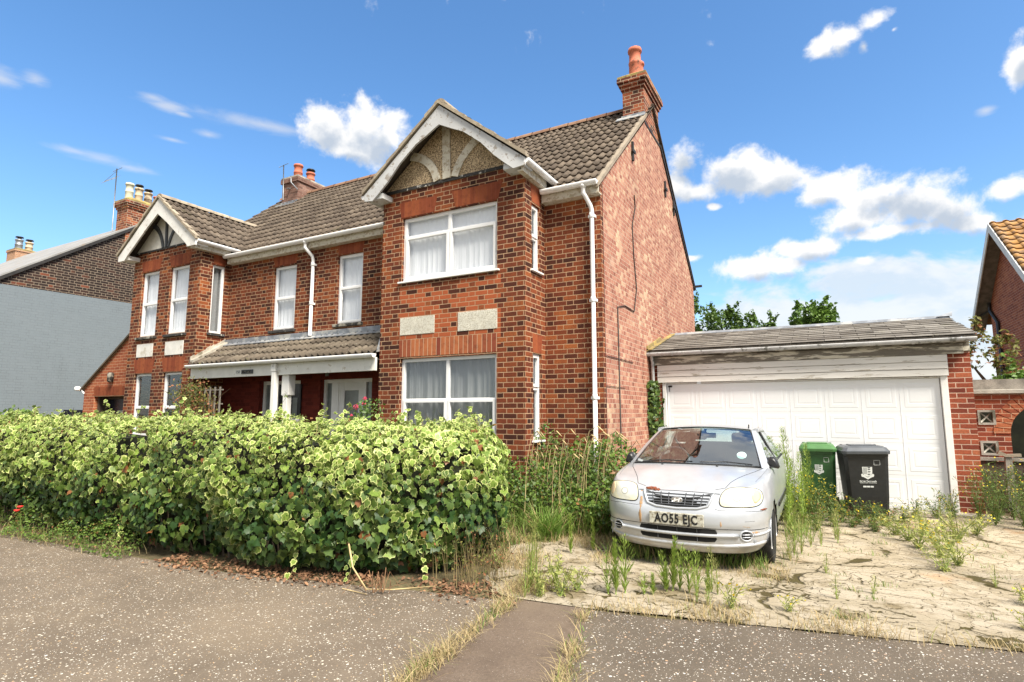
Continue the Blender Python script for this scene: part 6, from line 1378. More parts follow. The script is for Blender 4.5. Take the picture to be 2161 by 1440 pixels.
# top of the hedge
def inside_top(n):
    s = nr.uniform(.2, LEN, n); d_ = nr.uniform(.0, 1.35, n); p, n_ = on_outline(s); q = p - n_ * d_[:, None]; return q, d_
q, d_ = inside_top(12500); ht = HT(0, q[:, 0]) + np.array([nz(a, b_, 9., 1.4) * .10 + nz(a, b_, 4., 4.) * .06 for a, b_ in q]) - .10 * np.clip(1 - d_ / .25, 0, 1)
P2 = np.concatenate([q, (ht + nr.uniform(-.07, .05, len(q)))[:, None]], 1); W2 = nr.normal(0, .42, (len(q), 3)) + np.array([0, -.25, 1.]); a_ = nr.uniform(0, 6.28, len(q)); T2 = np.stack([np.cos(a_), np.sin(a_) - .4, nr.normal(-.1, .3, len(q))], 1)
y2 = np.clip(.80 + nr.normal(0, .18, len(q)), 0, 1)
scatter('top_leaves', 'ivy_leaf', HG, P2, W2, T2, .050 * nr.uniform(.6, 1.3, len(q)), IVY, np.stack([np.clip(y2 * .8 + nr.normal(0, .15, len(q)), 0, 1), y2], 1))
# shoots standing above the top and hanging at the foot
m = MB(); PP, WW, TT, SS = [], [], [], []
for k in range(230):
    q, d_ = inside_top(1); x, y = q[0]
    if k < 130: x = nr.uniform(-9, -3.0); q_, n_ = on_outline(np.array([nr.uniform(.8, LEN * .62)])); x, y = q_[0] - n_[0] * nr.uniform(.05, .5)
    z = float(HT(0, np.array([x]))[0]) - .05; h_ = nr.uniform(.07, .24) * (1.5 if nr.rand() < .12 else 1); lx, ly = nr.normal(0, .35, 2) * h_; path = [(x, y, z), (x + lx * .4, y + ly * .4, z + h_ * .6), (x + lx, y + ly, z + h_)]; m.tube(path, [.004, .003, .002], 4)
    for j in range(int(3 + h_ * 26)):
        t = nr.uniform(.25, 1.05); PP.append((x + lx * t + nr.normal(0, .02), y + ly * t + nr.normal(0, .02), z + h_ * t)); WW.append(nr.normal(0, .7, 3) + np.array([0, -.5, .6])); TT.append(nr.normal(0, 1, 3) + np.array([0, 0, .1])); SS.append(.050 * nr.uniform(.55, 1.25))
for k in range(14):
    q_, n_ = on_outline(np.array([nr.uniform(1.2, LEN * .6)])); x, y = q_[0] + n_[0] * .02; h_ = nr.uniform(.1, .35); path = [(x, y, h_ + .12), (x + n_[0][0] * .10, y + n_[0][1] * .10, h_ * .5), (x + n_[0][0] * .16, y + n_[0][1] * .16, .03)]; m.tube(path, .003, 4)
    for j in range(7): t = j / 6; PP.append((x + n_[0][0] * .16 * t + nr.normal(0, .02), y + n_[0][1] * .16 * t - .01, (h_ + .1) * (1 - t) + .03)); WW.append(np.array([n_[0][0], n_[0][1], .7]) + nr.normal(0, .3, 3)); TT.append((nr.normal(0, .6), nr.normal(0, .4), -1)); SS.append(.055 * nr.uniform(.6, 1.3))
yy = np.clip(nr.normal(.8, .2, len(PP)), 0, 1); scatter('shoot_leaves', 'ivy_leaf', HG, PP, WW, TT, SS, IVY, np.stack([yy * .85, yy], 1)); m.build('shoots', 'stem', HG, kind='stuff')
# near-black filler shell blocking the view, its colour standing for shade between leaves
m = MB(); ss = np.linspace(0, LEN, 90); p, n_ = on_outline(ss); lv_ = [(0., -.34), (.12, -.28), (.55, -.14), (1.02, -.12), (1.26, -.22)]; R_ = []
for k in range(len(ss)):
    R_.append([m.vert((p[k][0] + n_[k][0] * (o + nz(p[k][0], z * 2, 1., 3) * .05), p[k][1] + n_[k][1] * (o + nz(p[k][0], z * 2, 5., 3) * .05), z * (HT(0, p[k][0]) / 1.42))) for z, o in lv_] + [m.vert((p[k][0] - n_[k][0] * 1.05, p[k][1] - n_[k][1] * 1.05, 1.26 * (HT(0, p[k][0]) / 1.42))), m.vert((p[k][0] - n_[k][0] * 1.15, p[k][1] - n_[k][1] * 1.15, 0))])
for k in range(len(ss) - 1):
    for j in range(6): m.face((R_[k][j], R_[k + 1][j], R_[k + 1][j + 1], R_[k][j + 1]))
m.build('dark_core', 'dark_filler', HG)
m = MB()
for k in range(120):
    q_, n_ = on_outline(np.array([nr.uniform(1., LEN * .7)])); x, y = q_[0] - n_[0] * nr.uniform(.12, .30); lx = nr.normal(0, .15); m.tube([(x, y, 0), (x + lx * .5 + n_[0][0] * .05, y + n_[0][1] * .05, .35), (x + lx, y + n_[0][1] * .08, .85)], [.012, .009, .005], 5)
m.build('stems', 'bark', HG, kind='stuff')

# ---------------------------------------------------------------- overgrown bed between bay and car
def mound(x, y):   # height of the tangle
    t = np.clip((y - 6.75) / 1.0, 0, 1); hx = np.clip((x + 5.2) / .8, 0, 1) * np.clip((-1.75 - x) / .35, 0, 1)
    return (.28 + .80 * t ** .8) * hx * (1. - .20 * np.clip((x + 2.7) / .6, 0, 1))
BR = thing('bramble_bush', 'tangled green bramble bush against the wall between bay and downpipe', 'bush', (-3.3, 7.6, 0))
def bush(n, fn, xr, yr, zr=(.0, 1.)):
    x = nr.uniform(*xr, n); y = nr.uniform(*yr, n); h_ = fn(x, y); z = h_ * nr.uniform(zr[0], zr[1], n) ** .6; k = h_ > .12; return np.stack([x, y, z], 1)[k]
def tangle(x, y): return mound(x, y) * (1 + .35 * np.array([nz(a, b_, 2., 2.2) for a, b_ in zip(np.atleast_1d(x), np.atleast_1d(y))]))
P = bush(13000, tangle, (-4.9, -1.9), (6.8, 7.95), (.15, 1.2)); n = len(P); W = nr.normal(0, .6, (n, 3)) + np.array([.1, -.6, .6]); T = nr.normal(0, .8, (n, 3)) + np.array([0, 0, -.2])
scatter('leaves', 'bramble_leaf', BR, P, W, T, .052 * nr.uniform(.5, 1.35, n), OVAL, np.stack([nr.uniform(0, 1, n), nr.uniform(0, 1, n)], 1))
m = MB()
for k in range(45):
    x = nr.uniform(-4.4, -2.1); y = nr.uniform(6.9, 7.8); h_ = float(mound(np.array([x]), np.array([y]))[0]) + nr.uniform(-.1, .25); dx, dy = nr.normal(0, .35), nr.uniform(-.6, .1); m.tube([(x, y, 0), (x + dx * .3, y + dy * .2, h_ * .8), (x + dx * .7, y + dy * .6, h_), (x + dx * 1.1, y + dy, h_ * .75)], [.006, .005, .004, .002], 5)
m.build('stems', 'stem', BR, kind='stuff')
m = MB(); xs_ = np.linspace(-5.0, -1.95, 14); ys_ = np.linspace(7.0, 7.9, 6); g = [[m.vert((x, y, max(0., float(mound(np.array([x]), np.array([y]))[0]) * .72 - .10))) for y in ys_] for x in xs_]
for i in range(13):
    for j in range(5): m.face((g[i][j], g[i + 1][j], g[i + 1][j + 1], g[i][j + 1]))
m.build('dark_interior', 'dark_filler', BR)
P = bush(9000, lambda x, y: mound(x, y) * 0 + 1, (-5.2, -2.0), (6.3, 7.8)); P[:, 2] = 0
hh = np.array([.26 + .52 * min(1, max(0, (b_ - 6.4) / 1.2)) for b_ in P[:, 1]]) * nr.uniform(.5, 1.25, len(P)) * np.where(P[:, 0] > -2.35, .7, 1)
k = (P[:, 1] > 6.75 - .35 * np.array([nz(a, 0, 0, 1.1) for a in P[:, 0]]) - .1 * (P[:, 0] < -3)); P = P[k]; hh = hh[k]
blades('tall_grass', 'grass_mixed', None, P, hh * .95, 1.15, .010, kind='stuff', label='tangle of tall yellow-green grass in front of the bay')
P = np.stack([nr.uniform(-4.6, -2.1, 1500), nr.uniform(6.9, 7.8, 1500), np.zeros(1500)], 1)[:150]; blades('dry_stalks', 'grass_dry', None, P, nr.uniform(.6, 1.3, 150), .7, .006, kind='stuff')
m = MB() # nodding dry seed heads
SH = thing('seed_head_grass', 'few tall straw-coloured grass stalks with drooping seed heads above the tangle', 'grass stalks', (-3.0, 7.0, 0))
for k in range(22):
    x = nr.uniform(-3.9, -2.55); y = nr.uniform(6.75, 7.5); h_ = nr.uniform(.85, 1.3); dx = nr.uniform(.05, .35); m.tube([(x, y, .1), (x + dx * .2, y, h_ * .7), (x + dx * .6, y, h_), (x + dx * 1.1, y, h_ * 1.06)], [.003, .0025, .004, .006], 5); m.tube([(x + dx * 1.1, y, h_ * 1.06), (x + dx * 1.5, y, h_ * 1.0)], [.010, .002], 6)
m.build('stalks', 'straw', SH, kind='stuff')
# green clump at the edge of the drive
GC = thing('grass_clump', 'bright green grass clump fanning out at the edge of the drive', 'grass clump', (-3.05, 6.48, 0)); n = 420; a_ = nr.uniform(0, 6.28, n); r_ = nr.uniform(0, .15, n)
blades('blades', 'grass_green', GC, np.stack([-3.05 + r_ * np.cos(a_), 6.48 + r_ * np.sin(a_), np.zeros(n)], 1), nr.uniform(.12, .58, n), 1.15, .010)
# ground grass everywhere behind the hedge
n = 9000; x = nr.uniform(-16, -3.2, n); y = nr.uniform(4.9, 7.2, n); blades('garden_grass', 'grass_mixed', None, np.stack([x, y, np.zeros(n)], 1), nr.uniform(.1, .32, n), .7, .010, kind='stuff')
# dry grass on the bare corner
def area(n, poly_fn): 
    out = []
    while len(out) < n:
        p = poly_fn()
        if p is not None: out.append(p)
    return np.array(out)
def corner():
    x, y = nr.uniform(-3.9, -2.3), nr.uniform(5.1, 6.9)
    if nz(x, y, 7., 1.6) + .25 * (y - 5.9) - .5 * max(0, x + 2.9) + .1 < nr.uniform(-.2, .25): return None
    return (x, y, gz(x, y) + .005)
P = area(4200, corner); blades('dry_grass', 'grass_dry', None, P, nr.uniform(.03, .15, len(P)), 1.3, .005, kind='stuff', label='dry straw grass on the bare ground beyond the hedge end')
def seam_pts(p0, p1, n, w_, clump=2.2):
    out = []
    while len(out) < n:
        t = nr.rand(); x = p0[0] + (p1[0] - p0[0]) * t; y = p0[1] + (p1[1] - p0[1]) * t
        q = nz(x * clump, y * clump, 2.)
        if q < nr.uniform(-.35, .45): continue
        l = math.hypot(p1[0] - p0[0], p1[1] - p0[1]); nx_, ny_ = -(p1[1] - p0[1]) / l, (p1[0] - p0[0]) / l; o = nr.normal(0, w_); out.append((x + nx_ * o, y + ny_ * o, gz(x, y) + .005))
    return np.array(out)
P = np.concatenate([seam_pts(S3, S0, 2600, .04, 4.), seam_pts(S2, S1, 1900, .035, 4.), seam_pts((-2.45, 4.35), (-2.35, 4.9), 1200, .10)]); P = P + np.stack([nr.normal(0, .02, len(P)), nr.normal(0, .02, len(P)), np.zeros(len(P))], 1); blades('joint_grass', 'grass_dry', None, P, nr.uniform(.02, .10, len(P)) * nr.choice([.6, 1, 1, 2.0], len(P)), 1.7, .0042, kind='stuff', label='dry grass growing in the joints beside the worn strip')
P = np.concatenate([seam_pts(S3, S0, 260, .03), seam_pts(S2, S1, 160, .03)]); blades('joint_grass_green', 'grass_green', None, P, nr.uniform(.03, .10, len(P)), 1., .005, kind='stuff')
P = np.concatenate([seam_pts(S1, (3.2, edge_y(3.2)), 900, .04, 3.), seam_pts((-1.6, 4.62), (.4, 5.05), 600, .12, 1.6), seam_pts((-2.3, 6.0), (-.4, 6.1), 900, .18, 1.5)]); blades('driveway_edge_grass', 'grass_dry', None, P, nr.uniform(.02, .10, len(P)) * nr.choice([1, 1, 1.5], len(P)), 1.2, .005, kind='stuff')
P = np.concatenate([seam_pts((-2.2, 6.15), (-.6, 6.35), 650, .10, 1.1), seam_pts((-.45, 6.6), (-.4, 9.), 500, .08, 1.1)]); blades('grass_under_car', 'grass_mixed', None, P, nr.uniform(.06, .26, len(P)), .8, .007, kind='stuff', label='ragged grass growing under the front of the car')
# cracks sprouting over the drive
P = []
for k in range(75):
    x, y = nr.uniform(-1.3, 2.2), nr.uniform(4.9, 9.8)
    if y < edge_y(x) + .1: continue
    for j in range(int(nr.uniform(8, 34))): P.append((x + nr.normal(0, .045), y + nr.normal(0, .02), gz(x, y) + .005))
P = np.array(P); blades('crack_weeds', 'grass_mixed', None, P, nr.uniform(.015, .09, len(P)), 1.1, .005, kind='stuff')
# ---------------------------------------------------------------- leaf litter, twigs, low weeds at the hedge foot
def litter():
    if nr.rand() < .25: return (nr.normal(-2.95, .25), nr.normal(4.35, .13), nr.uniform(.008, .03))
    s = nr.uniform(LEN * .17, LEN * .31); p, n_ = on_outline(np.array([s])); o = nr.normal(.10, .12); q = p[0] + n_[0] * o; return None if o > .42 else (q[0], q[1], nr.uniform(.008, .03))
P = area(1500, litter); n = len(P); scatter('leaf_litter', 'dead_leaf', None, P, nr.normal(0, .45, (n, 3)) + np.array([0, 0, 1]), nr.normal(0, 1, (n, 3)), .042 * nr.uniform(.4, 1.3, n), OVAL, nr.uniform(0, 1, (n, 2)), kind='stuff', label='brown dead leaves lying under the hedge')
TW = thing('pulled_root', 'dry reddish roots and a pale broken cane lying on the pavement by the hedge', 'roots', (-3.55, 3.95, 0)); m = MB()
for k in range(16):
    x, y = -3.45 + nr.normal(0, .05), 3.93 + nr.normal(0, .04); a_ = nr.uniform(0, 6.28); l = nr.uniform(.08, .25); m.tube([(x, y, .02), (x + l * .4 * math.cos(a_), y + l * .4 * math.sin(a_), .05 + nr.uniform(0, .16)), (x + l * math.cos(a_), y + l * math.sin(a_), .02 + nr.uniform(0, .08))], [.004, .003, .002], 5)
m.build('roots', 'twig', TW, kind='stuff')
m = MB(); m.tube([(-3.98, 4.10, .34), (-3.80, 3.98, .16), (-3.56, 3.90, .03)], [.009, .008, .006], 6); m.tube([(-3.56, 3.90, .03), (-3.35, 3.98, .035), (-3.05, 4.2, .05)], [.006, .005, .003], 6); m.tube([(-3.8, 3.86, .012), (-3.5, 3.84, .012)], .004, 5); m.build('cane', 'straw', TW)
def lowweed():
    s = nr.uniform(LEN * .33, LEN * .80); p, n_ = on_outline(np.array([s])); o = nr.uniform(-.1, .38); q = p[0] + n_[0] * o; h_ = max(.0, nz(q[0], q[1], 4., 1.6) + .50) * .60 * (1 - max(0, o - .05) * 2.1)
    return None if h_ < .03 else (q[0], q[1], h_ * nr.uniform(.1, 1) ** .6)
P = area(9500, lowweed); n = len(P); scatter('low_weeds', 'bramble_leaf', None, P, nr.normal(0, .5, (n, 3)) + np.array([0, -.4, .8]), nr.normal(0, 1, (n, 3)), .030 * nr.uniform(.6, 1.5, n), SMALL, np.stack([nr.uniform(.1, 1, n), nr.uniform(0, 1, n)], 1), kind='stuff', label='low reddish green weeds spilling from the hedge foot onto the pavement')
P = area(2600, lowweed); P[:, 2] += .05; n = len(P); scatter('seed_heads', 'climber_leaf', None, P, nr.normal(0, .7, (n, 3)) + np.array([0, -.4, .8]), nr.normal(0, 1, (n, 3)), .017 * nr.uniform(.6, 1.5, n), SMALL, np.stack([nr.uniform(0, 1, n), nr.uniform(0, 1, n)], 1), kind='stuff', label='brownish seed heads among the low weeds at the hedge foot')
P = area(1100, lambda: (lambda p: None if p is None else (p[0], p[1] - .03, .005))(lowweed())); blades('dry_weed_stalks', 'grass_dry', None, P, nr.uniform(.05, .2, len(P)), 1.1, .004, kind='stuff')
# brown stalks at the hedge end
WE = thing('dry_weed_tangle', 'dry brown stalky weeds leaning on the right end of the hedge', 'weeds', (-2.75, 4.75, 0)); m = MB(); PP = []
for k in range(90):
    x, y = nr.normal(-2.90, .18), nr.normal(4.72, .20); h_ = nr.uniform(.2, .62); a_ = nr.uniform(0, 6.28); l = nr.uniform(.05, .22); p2 = (x + l * math.cos(a_), y + l * math.sin(a_), h_); m.tube([(x, y, 0), (x + l * .3 * math.cos(a_), y + l * .3 * math.sin(a_), h_ * .55), p2], [.003, .0025, .0015], 4)
    for j in range(7): t = nr.uniform(.3, 1); PP.append((x + l * t * math.cos(a_) + nr.normal(0, .015), y + l * t * math.sin(a_) + nr.normal(0, .015), h_ * t))
m.build('stalks', 'stem', WE, kind='stuff'); n = len(PP); scatter('leaves', 'climber_leaf', WE, PP, nr.normal(0, 1, (n, 3)), nr.normal(0, 1, (n, 3)), .026 * nr.uniform(.5, 1.4, n), SMALL, nr.uniform(0, 1, (n, 2)))

# ---------------------------------------------------------------- tall single weeds
def copy_tree(o, loc, rz, sc, label=None, group=None):
    r = o.copy(); COL.objects.link(r); r.location = loc; r.rotation_euler = (nr.normal(0, .05), nr.normal(0, .05), rz); r.scale = (sc[0], sc[0], sc[1])
    if label: r['label'] = label
    if group: r['group'] = group
    for c in o.children:
        d_ = c.copy(); COL.objects.link(d_); d_.parent = r
    return r
def fleabane(name, mat, H_, nl, ll, label, group, spread=1., side=True, fluff=False):
    t = thing(name, label, 'weed', (0, 0, -50), 0, group); WL[t.name] = Vector((0, 0, 0)); m = MB(); m.tube([(0, 0, 0), (.008, .004, H_ * .5), (0, .01, H_)], [.006, .0045, .002], 5); m.build('stem', 'green_stem', t, local=True)
    z = nr.uniform(.04, 1., nl) * H_; a_ = nr.uniform(0, 6.28, nl); f = np.clip(1.15 - z / H_, .15, 1); D = np.stack([np.cos(a_), np.sin(a_), np.zeros(nl)], 1); P = np.stack([.004 * np.cos(a_), .004 * np.sin(a_), z], 1)
    if fluff: P += D * (nr.uniform(0, .055, nl) * np.clip(z / H_ * 2.2 - .3, 0, 1) * (1.2 - z / H_))[:, None] * 1.8
    T = D * .75 * spread + np.array([0, 0, .75]); W = D * .7 - np.array([0, 0, .3]); W = -W
    scatter('leaves', mat, t, P, W, T, ll * (.35 + .65 * f) * nr.uniform(.6, 1.2, nl), NARROW, np.stack([nr.uniform(0, 1, nl), nr.uniform(0, 1, nl)], 1))
    return t
def place(tm, spots, zfun=gz):
    for k, (x, y, s1, s2) in enumerate(spots):
        if k == 0:
            tm.location = (x, y, gz(x, y)); tm.scale = (s1, s1, s2)
        else: copy_tree(tm, (x, y, gz(x, y)), nr.uniform(0, 6.28), (s1, s2))
w1_ = fleabane('fleabane', 'weed_leaf', .45, 190, .10, 'bright green upright weed growing from the cracks in front of the car', 'green weeds in front of the car')
place(w1_, [(-1.66, 4.86, 1, 1.0), (-1.26, 5.18, 1, 1.0), (-1.30, 5.14, .8, .55), (-1.38, 5.0, .7, .4), (-.98, 5.22, .7, .62)])
w1c = fleabane('branched_weed', 'weed_leaf', .40, 150, .075, 'slender yellow-green weed with loose narrow leaves in front of the car', 'slender weeds in front of the car', 1.3, fluff=True)
place(w1c, [(-1.60, 4.93, 1.2, 1.2), (-1.21, 5.23, 1.1, 1.0), (-1.12, 5.19, 1., .85), (-1.05, 5.15, .9, .95), (-1.72, 4.84, 1., .8), (-1.45, 4.98, .8, .45), (-1.33, 5.20, .9, .8)])
w1b = fleabane('fleabane', 'weed_leaf', .42, 120, .085, 'green upright weed standing alone between the grass clump and the car', 'green weeds left of the car'); place(w1b, [(-2.55, 6.0, 1, 1.), (-2.36, 6.2, .9, .9)])
w2_ = fleabane('dried_fleabane', 'pale_weed_leaf', .40, 230, .045, 'pale yellow-green weed gone to seed on the driveway', 'pale seeding weeds on the drive', 1., fluff=True)
sp_ = [(-.96, 5.32, 1, .95), (-.90, 5.26, .8, .75), (-1.02, 5.0, .8, .6), (-.93, 4.95, .8, .55), (-.42, 6.75, 1.1, 1.25), (-.40, 7.0, 1, 1.35), (-.33, 7.1, 1, 1.1), (-.25, 7.5, 1, .9), (-.15, 7.6, 1, 1.), (.02, 7.85, 1, 1.2), (.0, 8.0, .9, .9), (-.02, 5.6, .8, .5), (.25, 5.9, .8, .42), (-2.33, 4.55, 1.2, 1.5), (-2.28, 4.62, 1, 1.25), (-2.36, 4.66, 1, 1.1), (-2.30, 4.42, 1., .7), (-2.42, 4.8, 1.1, 1.3), (-.1, 6.4, .8, .5), (1.2, 6.6, .8, .5), (1.7, 7.6, .8, .5), (.9, 8.6, 1, .8), (1.15, 8.8, 1, 1.), (1.3, 9.2, 1, 1.1)]
place(w2_, sp_)
w3_ = fleabane('tall_fleabane', 'weed_leaf', 1.10, 620, .075, 'tall feathery green weed beside the car in front of the garage door', 'tall weeds between car and bins', 1., fluff=True)
place(w3_, [(-.72, 8.75, 1.5, 1.05), (-.60, 8.9, 1.5, .95), (-.47, 9.0, 1.4, 1.16), (-.55, 8.6, 1.3, .8), (-.38, 8.9, 1.3, .86), (-.66, 8.3, 1.4, .72), (-.35, 8.5, 1.2, .66), (-.28, 9.2, 1.1, .95), (-.50, 8.2, 1.2, .55)])
def ragwort(name, H_, label, group, nb=7, nf=14, leaf='ragwort_leaf', sprd=.17, nl=220, fcol='yellow_petal', fs=1.):
    t = thing(name, label, 'weed', (0, 0, -50), 0, group); WL[t.name] = Vector((0, 0, 0)); m = MB(); tips = []; LP = []
    for k in range(nb):
        a_ = nr.uniform(0, 6.28); r_ = sprd * nr.uniform(.3, 1); h_ = H_ * nr.uniform(.6, 1); p = [(0, 0, 0), (r_ * .35 * math.cos(a_), r_ * .35 * math.sin(a_), h_ * .5), (r_ * math.cos(a_), r_ * math.sin(a_), h_)]; m.tube(p, [.004, .003, .0018], 4)
        for j in range(nf // nb + 1): tips.append((p[2][0] + nr.normal(0, .03), p[2][1] + nr.normal(0, .03), h_ + nr.uniform(-.05, .03))); m.tube([p[2] if j == 0 else (p[1][0] * .5 + p[2][0] * .5, p[1][1] * .5 + p[2][1] * .5, h_ * .75), tips[-1]], .0013, 3)
        for j in range(nl // nb): tt = nr.uniform(.05, 1); LP.append((p[2][0] * tt ** 1.4 + nr.normal(0, .025), p[2][1] * tt ** 1.4 + nr.normal(0, .025), h_ * tt))
    m.build('stems', 'green_stem', t, local=True); n = len(LP); scatter('leaves', leaf, t, LP, nr.normal(0, .7, (n, 3)) + np.array([0, -.2, .5]), nr.normal(0, 1, (n, 3)) + np.array([0, 0, .3]), .055 * nr.uniform(.4, 1.2, n), (NARROW[0] * np.array([1.6, 1, 1]), NARROW[1], NARROW[2]), nr.uniform(0, 1, (n, 2)))
    if fcol:
        m = MB()
        for p in tips:
            r_ = nr.uniform(.006, .0105); q = [(p[0] + r_ * math.cos(u), p[1] + r_ * math.sin(u) * .6 - .004, p[2] + r_ * .6 * math.sin(u)) for u in [2 * math.pi * j / 8 for j in range(8)]]; m.prism(q, (0, .004, .004))
        m.build('flowers', fcol, t, local=True, kind='stuff')
    return t
r1_ = ragwort('ragwort', .62, 'yellow-flowered ragwort in front of the green bin', 'ragwort around the bins', 9, 14, nl=420)
place(r1_, [(-.30, 9.30, 1.1, 1.05), (-.16, 9.15, 1.1, 1.), (-.42, 9.05, 1.1, .9), (-.22, 8.8, 1, .8), (-.05, 9.2, 1, .85), (-.36, 8.75, 1, .8)])
r2_ = ragwort('low_ragwort', .36, 'low bushy weed with small yellow flowers along the foot of the bins and garage door', 'low weeds along the garage front', 9, 3, nl=330, sprd=.19)
place(r2_, [(.10, 9.15, 1.1, 1.1), (.28, 9.1, 1.1, .9), (.44, 9.0, 1.1, 1.), (.58, 9.15, 1.1, .8), (.2, 8.85, 1, .7), (.0, 8.8, 1, .9), (.82, 9.5, 1, .7), (1.0, 9.9, 1, .8), (1.25, 10.0, 1, .9), (1.45, 10.1, 1.1, 1.2), (.45, 8.7, 1, .6), (-.2, 8.45, 1, .7)])
r3_ = ragwort('sprawling_weed', .34, 'sprawling straw-coloured weed with yellow flowers in the middle of the drive', 'sprawling weeds on the drive before the garage', 10, 3, 'pale_weed_leaf', sprd=.24, nl=300)
place(r3_, [(.80, 7.95, 1.1, 1.), (.95, 7.6, 1.1, 1.05), (.75, 8.3, 1.1, .9), (1.1, 8.05, 1.1, 1.), (1.05, 7.3, 1., .9), (.90, 7.0, .9, .7), (1.25, 8.5, 1.1, 1.1), (.65, 8.6, 1, .8), (1.5, 9.0, 1, .8), (1.0, 8.9, 1., .9)])
r4_ = ragwort('hedge_ragwort', .85, 'leafy yellow-flowered weed by the right pier of the garage', 'weeds by the garage pier and fence', 12, 6, sprd=.30, nl=620)
place(r4_, [(1.95, 10.15, 1.1, 1.), (2.15, 10.3, 1.1, .95), (1.85, 9.8, 1., .75), (2.3, 9.9, 1.2, .9), (2.5, 10.3, 1.2, 1.), (2.1, 9.6, 1., .7), (2.65, 9.8, 1.2, .85), (2.4, 9.3, 1.1, .6), (2.75, 9.3, 1.1, .7), (1.75, 10.2, .9, .8), (2.6, 8.9, 1., .5)])
# single sprigs near the camera on the right
r5_ = ragwort('wiry_weed', .28, 'wiry yellow-green weed at the corner where hedge, strip and drive meet', 'wiry weeds at the hedge corner', 8, 6, 'pale_weed_leaf', sprd=.16, nl=190, fcol=None); place(r5_, [(-2.15, 4.72, 1.1, 1.2), (-2.05, 4.6, 1, 1.), (-2.2, 4.5, 1, .9), (-1.98, 4.8, 1, .8)])
r6_ = ragwort('edge_weed', .22, 'small straw-green weed in the cracked concrete at the right of the drive', 'small weeds at the right of the drive', 8, 5, 'pale_weed_leaf', sprd=.14, nl=120); place(r6_, [(1.35, 5.6, 1, 1.), (1.5, 5.9, 1, 1.1), (1.3, 6.1, 1, .8), (1.6, 6.3, 1, .9), (1.15, 5.45, .8, .7), (-.35, 5.1, .8, .6), (-.75, 4.95, 1, 1.)])
# pink valerian behind the hedge, climber on trellis, ivy on the garage corner
VA = thing('valerian', 'pink-flowered valerian stem rising behind the hedge before the white door', 'flower', (-5.2, 5.2, 0)); m = MB(); m2 = MB()
from_px = [(-5.00, 5.2, 1.60, .045), (-4.86, 5.2, 1.70, .03), (-4.88, 5.2, 1.645, .028), (-5.12, 5.25, 1.50, .02)]
for x, y, z, r_ in from_px:
    m.tube([(x - .04, y, .9), (x, y, z)], .004, 5)
    for j in range(40):
        d_ = nr.normal(0, 1, 3); d_ /= np.linalg.norm(d_); c_ = np.array([x, y, z]) + d_ * r_ * nr.uniform(.3, 1) * np.array([1, 1, .8]); m2.lathe(tuple(c_), [(.001, -.005), (.007, 0), (.001, .005)], 5)
m.build('stems', 'green_stem', VA, kind='stuff'); m2.build('flowers', 'pink_petal', VA, kind='stuff')
PP = [(x + nr.normal(0, .05), y + nr.normal(0, .04), nr.uniform(1.35, z - .02)) for x, y, z, r_ in from_px for j in range(26)]; n = len(PP); scatter('leaves', 'plain_leaf', VA, PP, nr.normal(0, .7, (n, 3)) + np.array([0, -.5, .5]), nr.normal(0, 1, (n, 3)), .05 * nr.uniform(.6, 1.3, n), OVAL, np.stack([nr.uniform(.5, 1, n), nr.uniform(0, 1, n)], 1))
TR = thing('trellis', 'grey wooden trellis at the left end of the porch', 'trellis', (-11.2, 7.2, 0)); m = MB()
for x in np.arange(-11.55, -10.5, .16): m.box(x, x + .035, 7.20, 7.22, 0, 2.05)
for z in np.arange(.3, 2.1, .28): m.box(-11.58, -10.5, 7.222, 7.235, z, z + .025)
m.build('laths', 'trellis', TR)
CL = thing('climbing_plant', 'straggly yellow-green climber sprawling over the porch trellis', 'climber', (-11.1, 7.1, 0)); n = 1900; t = nr.uniform(0, 1, n); x = -11.2 + nr.normal(0, .34, n); z = 1.98 + nr.normal(0, .16, n) - np.abs(nr.normal(0, .32, n)) - .5 * np.maximum(0, x + 11.1); y = 7.08 + nr.normal(0, .08, n); k = (z > .9) & (nr.uniform(0, 1, n) < np.clip((z - .6) / 1.2, .1, 1)); P = np.stack([x, y, z], 1)[k]; n = len(P)
scatter('leaves', 'climber_leaf', CL, P, nr.normal(0, .7, (n, 3)) + np.array([.2, -.7, .4]), nr.normal(0, 1, (n, 3)) + np.array([0, 0, -.4]), .048 * nr.uniform(.5, 1.4, n), OVAL, nr.uniform(0, 1, (n, 2)))
m = MB()
for k in range(46):
    x = nr.uniform(-11.6, -10.55); z = nr.uniform(.3, 1.9); dx = nr.normal(0, .3); m.tube([(x, 7.15, max(0, z - .9)), (x + dx * .5, 7.08, z), (x + dx, 7.02, z + nr.uniform(-.2, .3))], [.008, .006, .003], 5)
m.build('stems', 'twig', CL, kind='stuff')
IV = thing('garage_ivy', 'dark green ivy climbing the grey downpipe at the left corner of the garage', 'climber', (-2.75, 10.4, 0)); n = 1500; z = nr.uniform(.1, 2.1, n); x = -2.76 + nr.normal(0, .07, n) * (1.5 - z * .3); y = 10.42 + nr.normal(0, .07, n); P = np.stack([x, y, z], 1)
scatter('leaves', 'ivy_leaf', IV, P, nr.normal(0, .5, (n, 3)) + np.array([.3, -.9, .3]), nr.normal(0, .5, (n, 3)) + np.array([0, 0, -1]), .062 * nr.uniform(.5, 1.3, n), IVY, np.stack([nr.uniform(0, .45, n), nr.uniform(0, .25, n)], 1)); m = MB()
for k in range(8): m.tube([(-2.78 + nr.normal(0, .03), 10.44, 0), (-2.76 + nr.normal(0, .06), 10.44, 1.), (-2.72 + nr.normal(0, .06), 10.46, 2.)], .006, 5)
m.build('stems', 'stem', IV, kind='stuff')
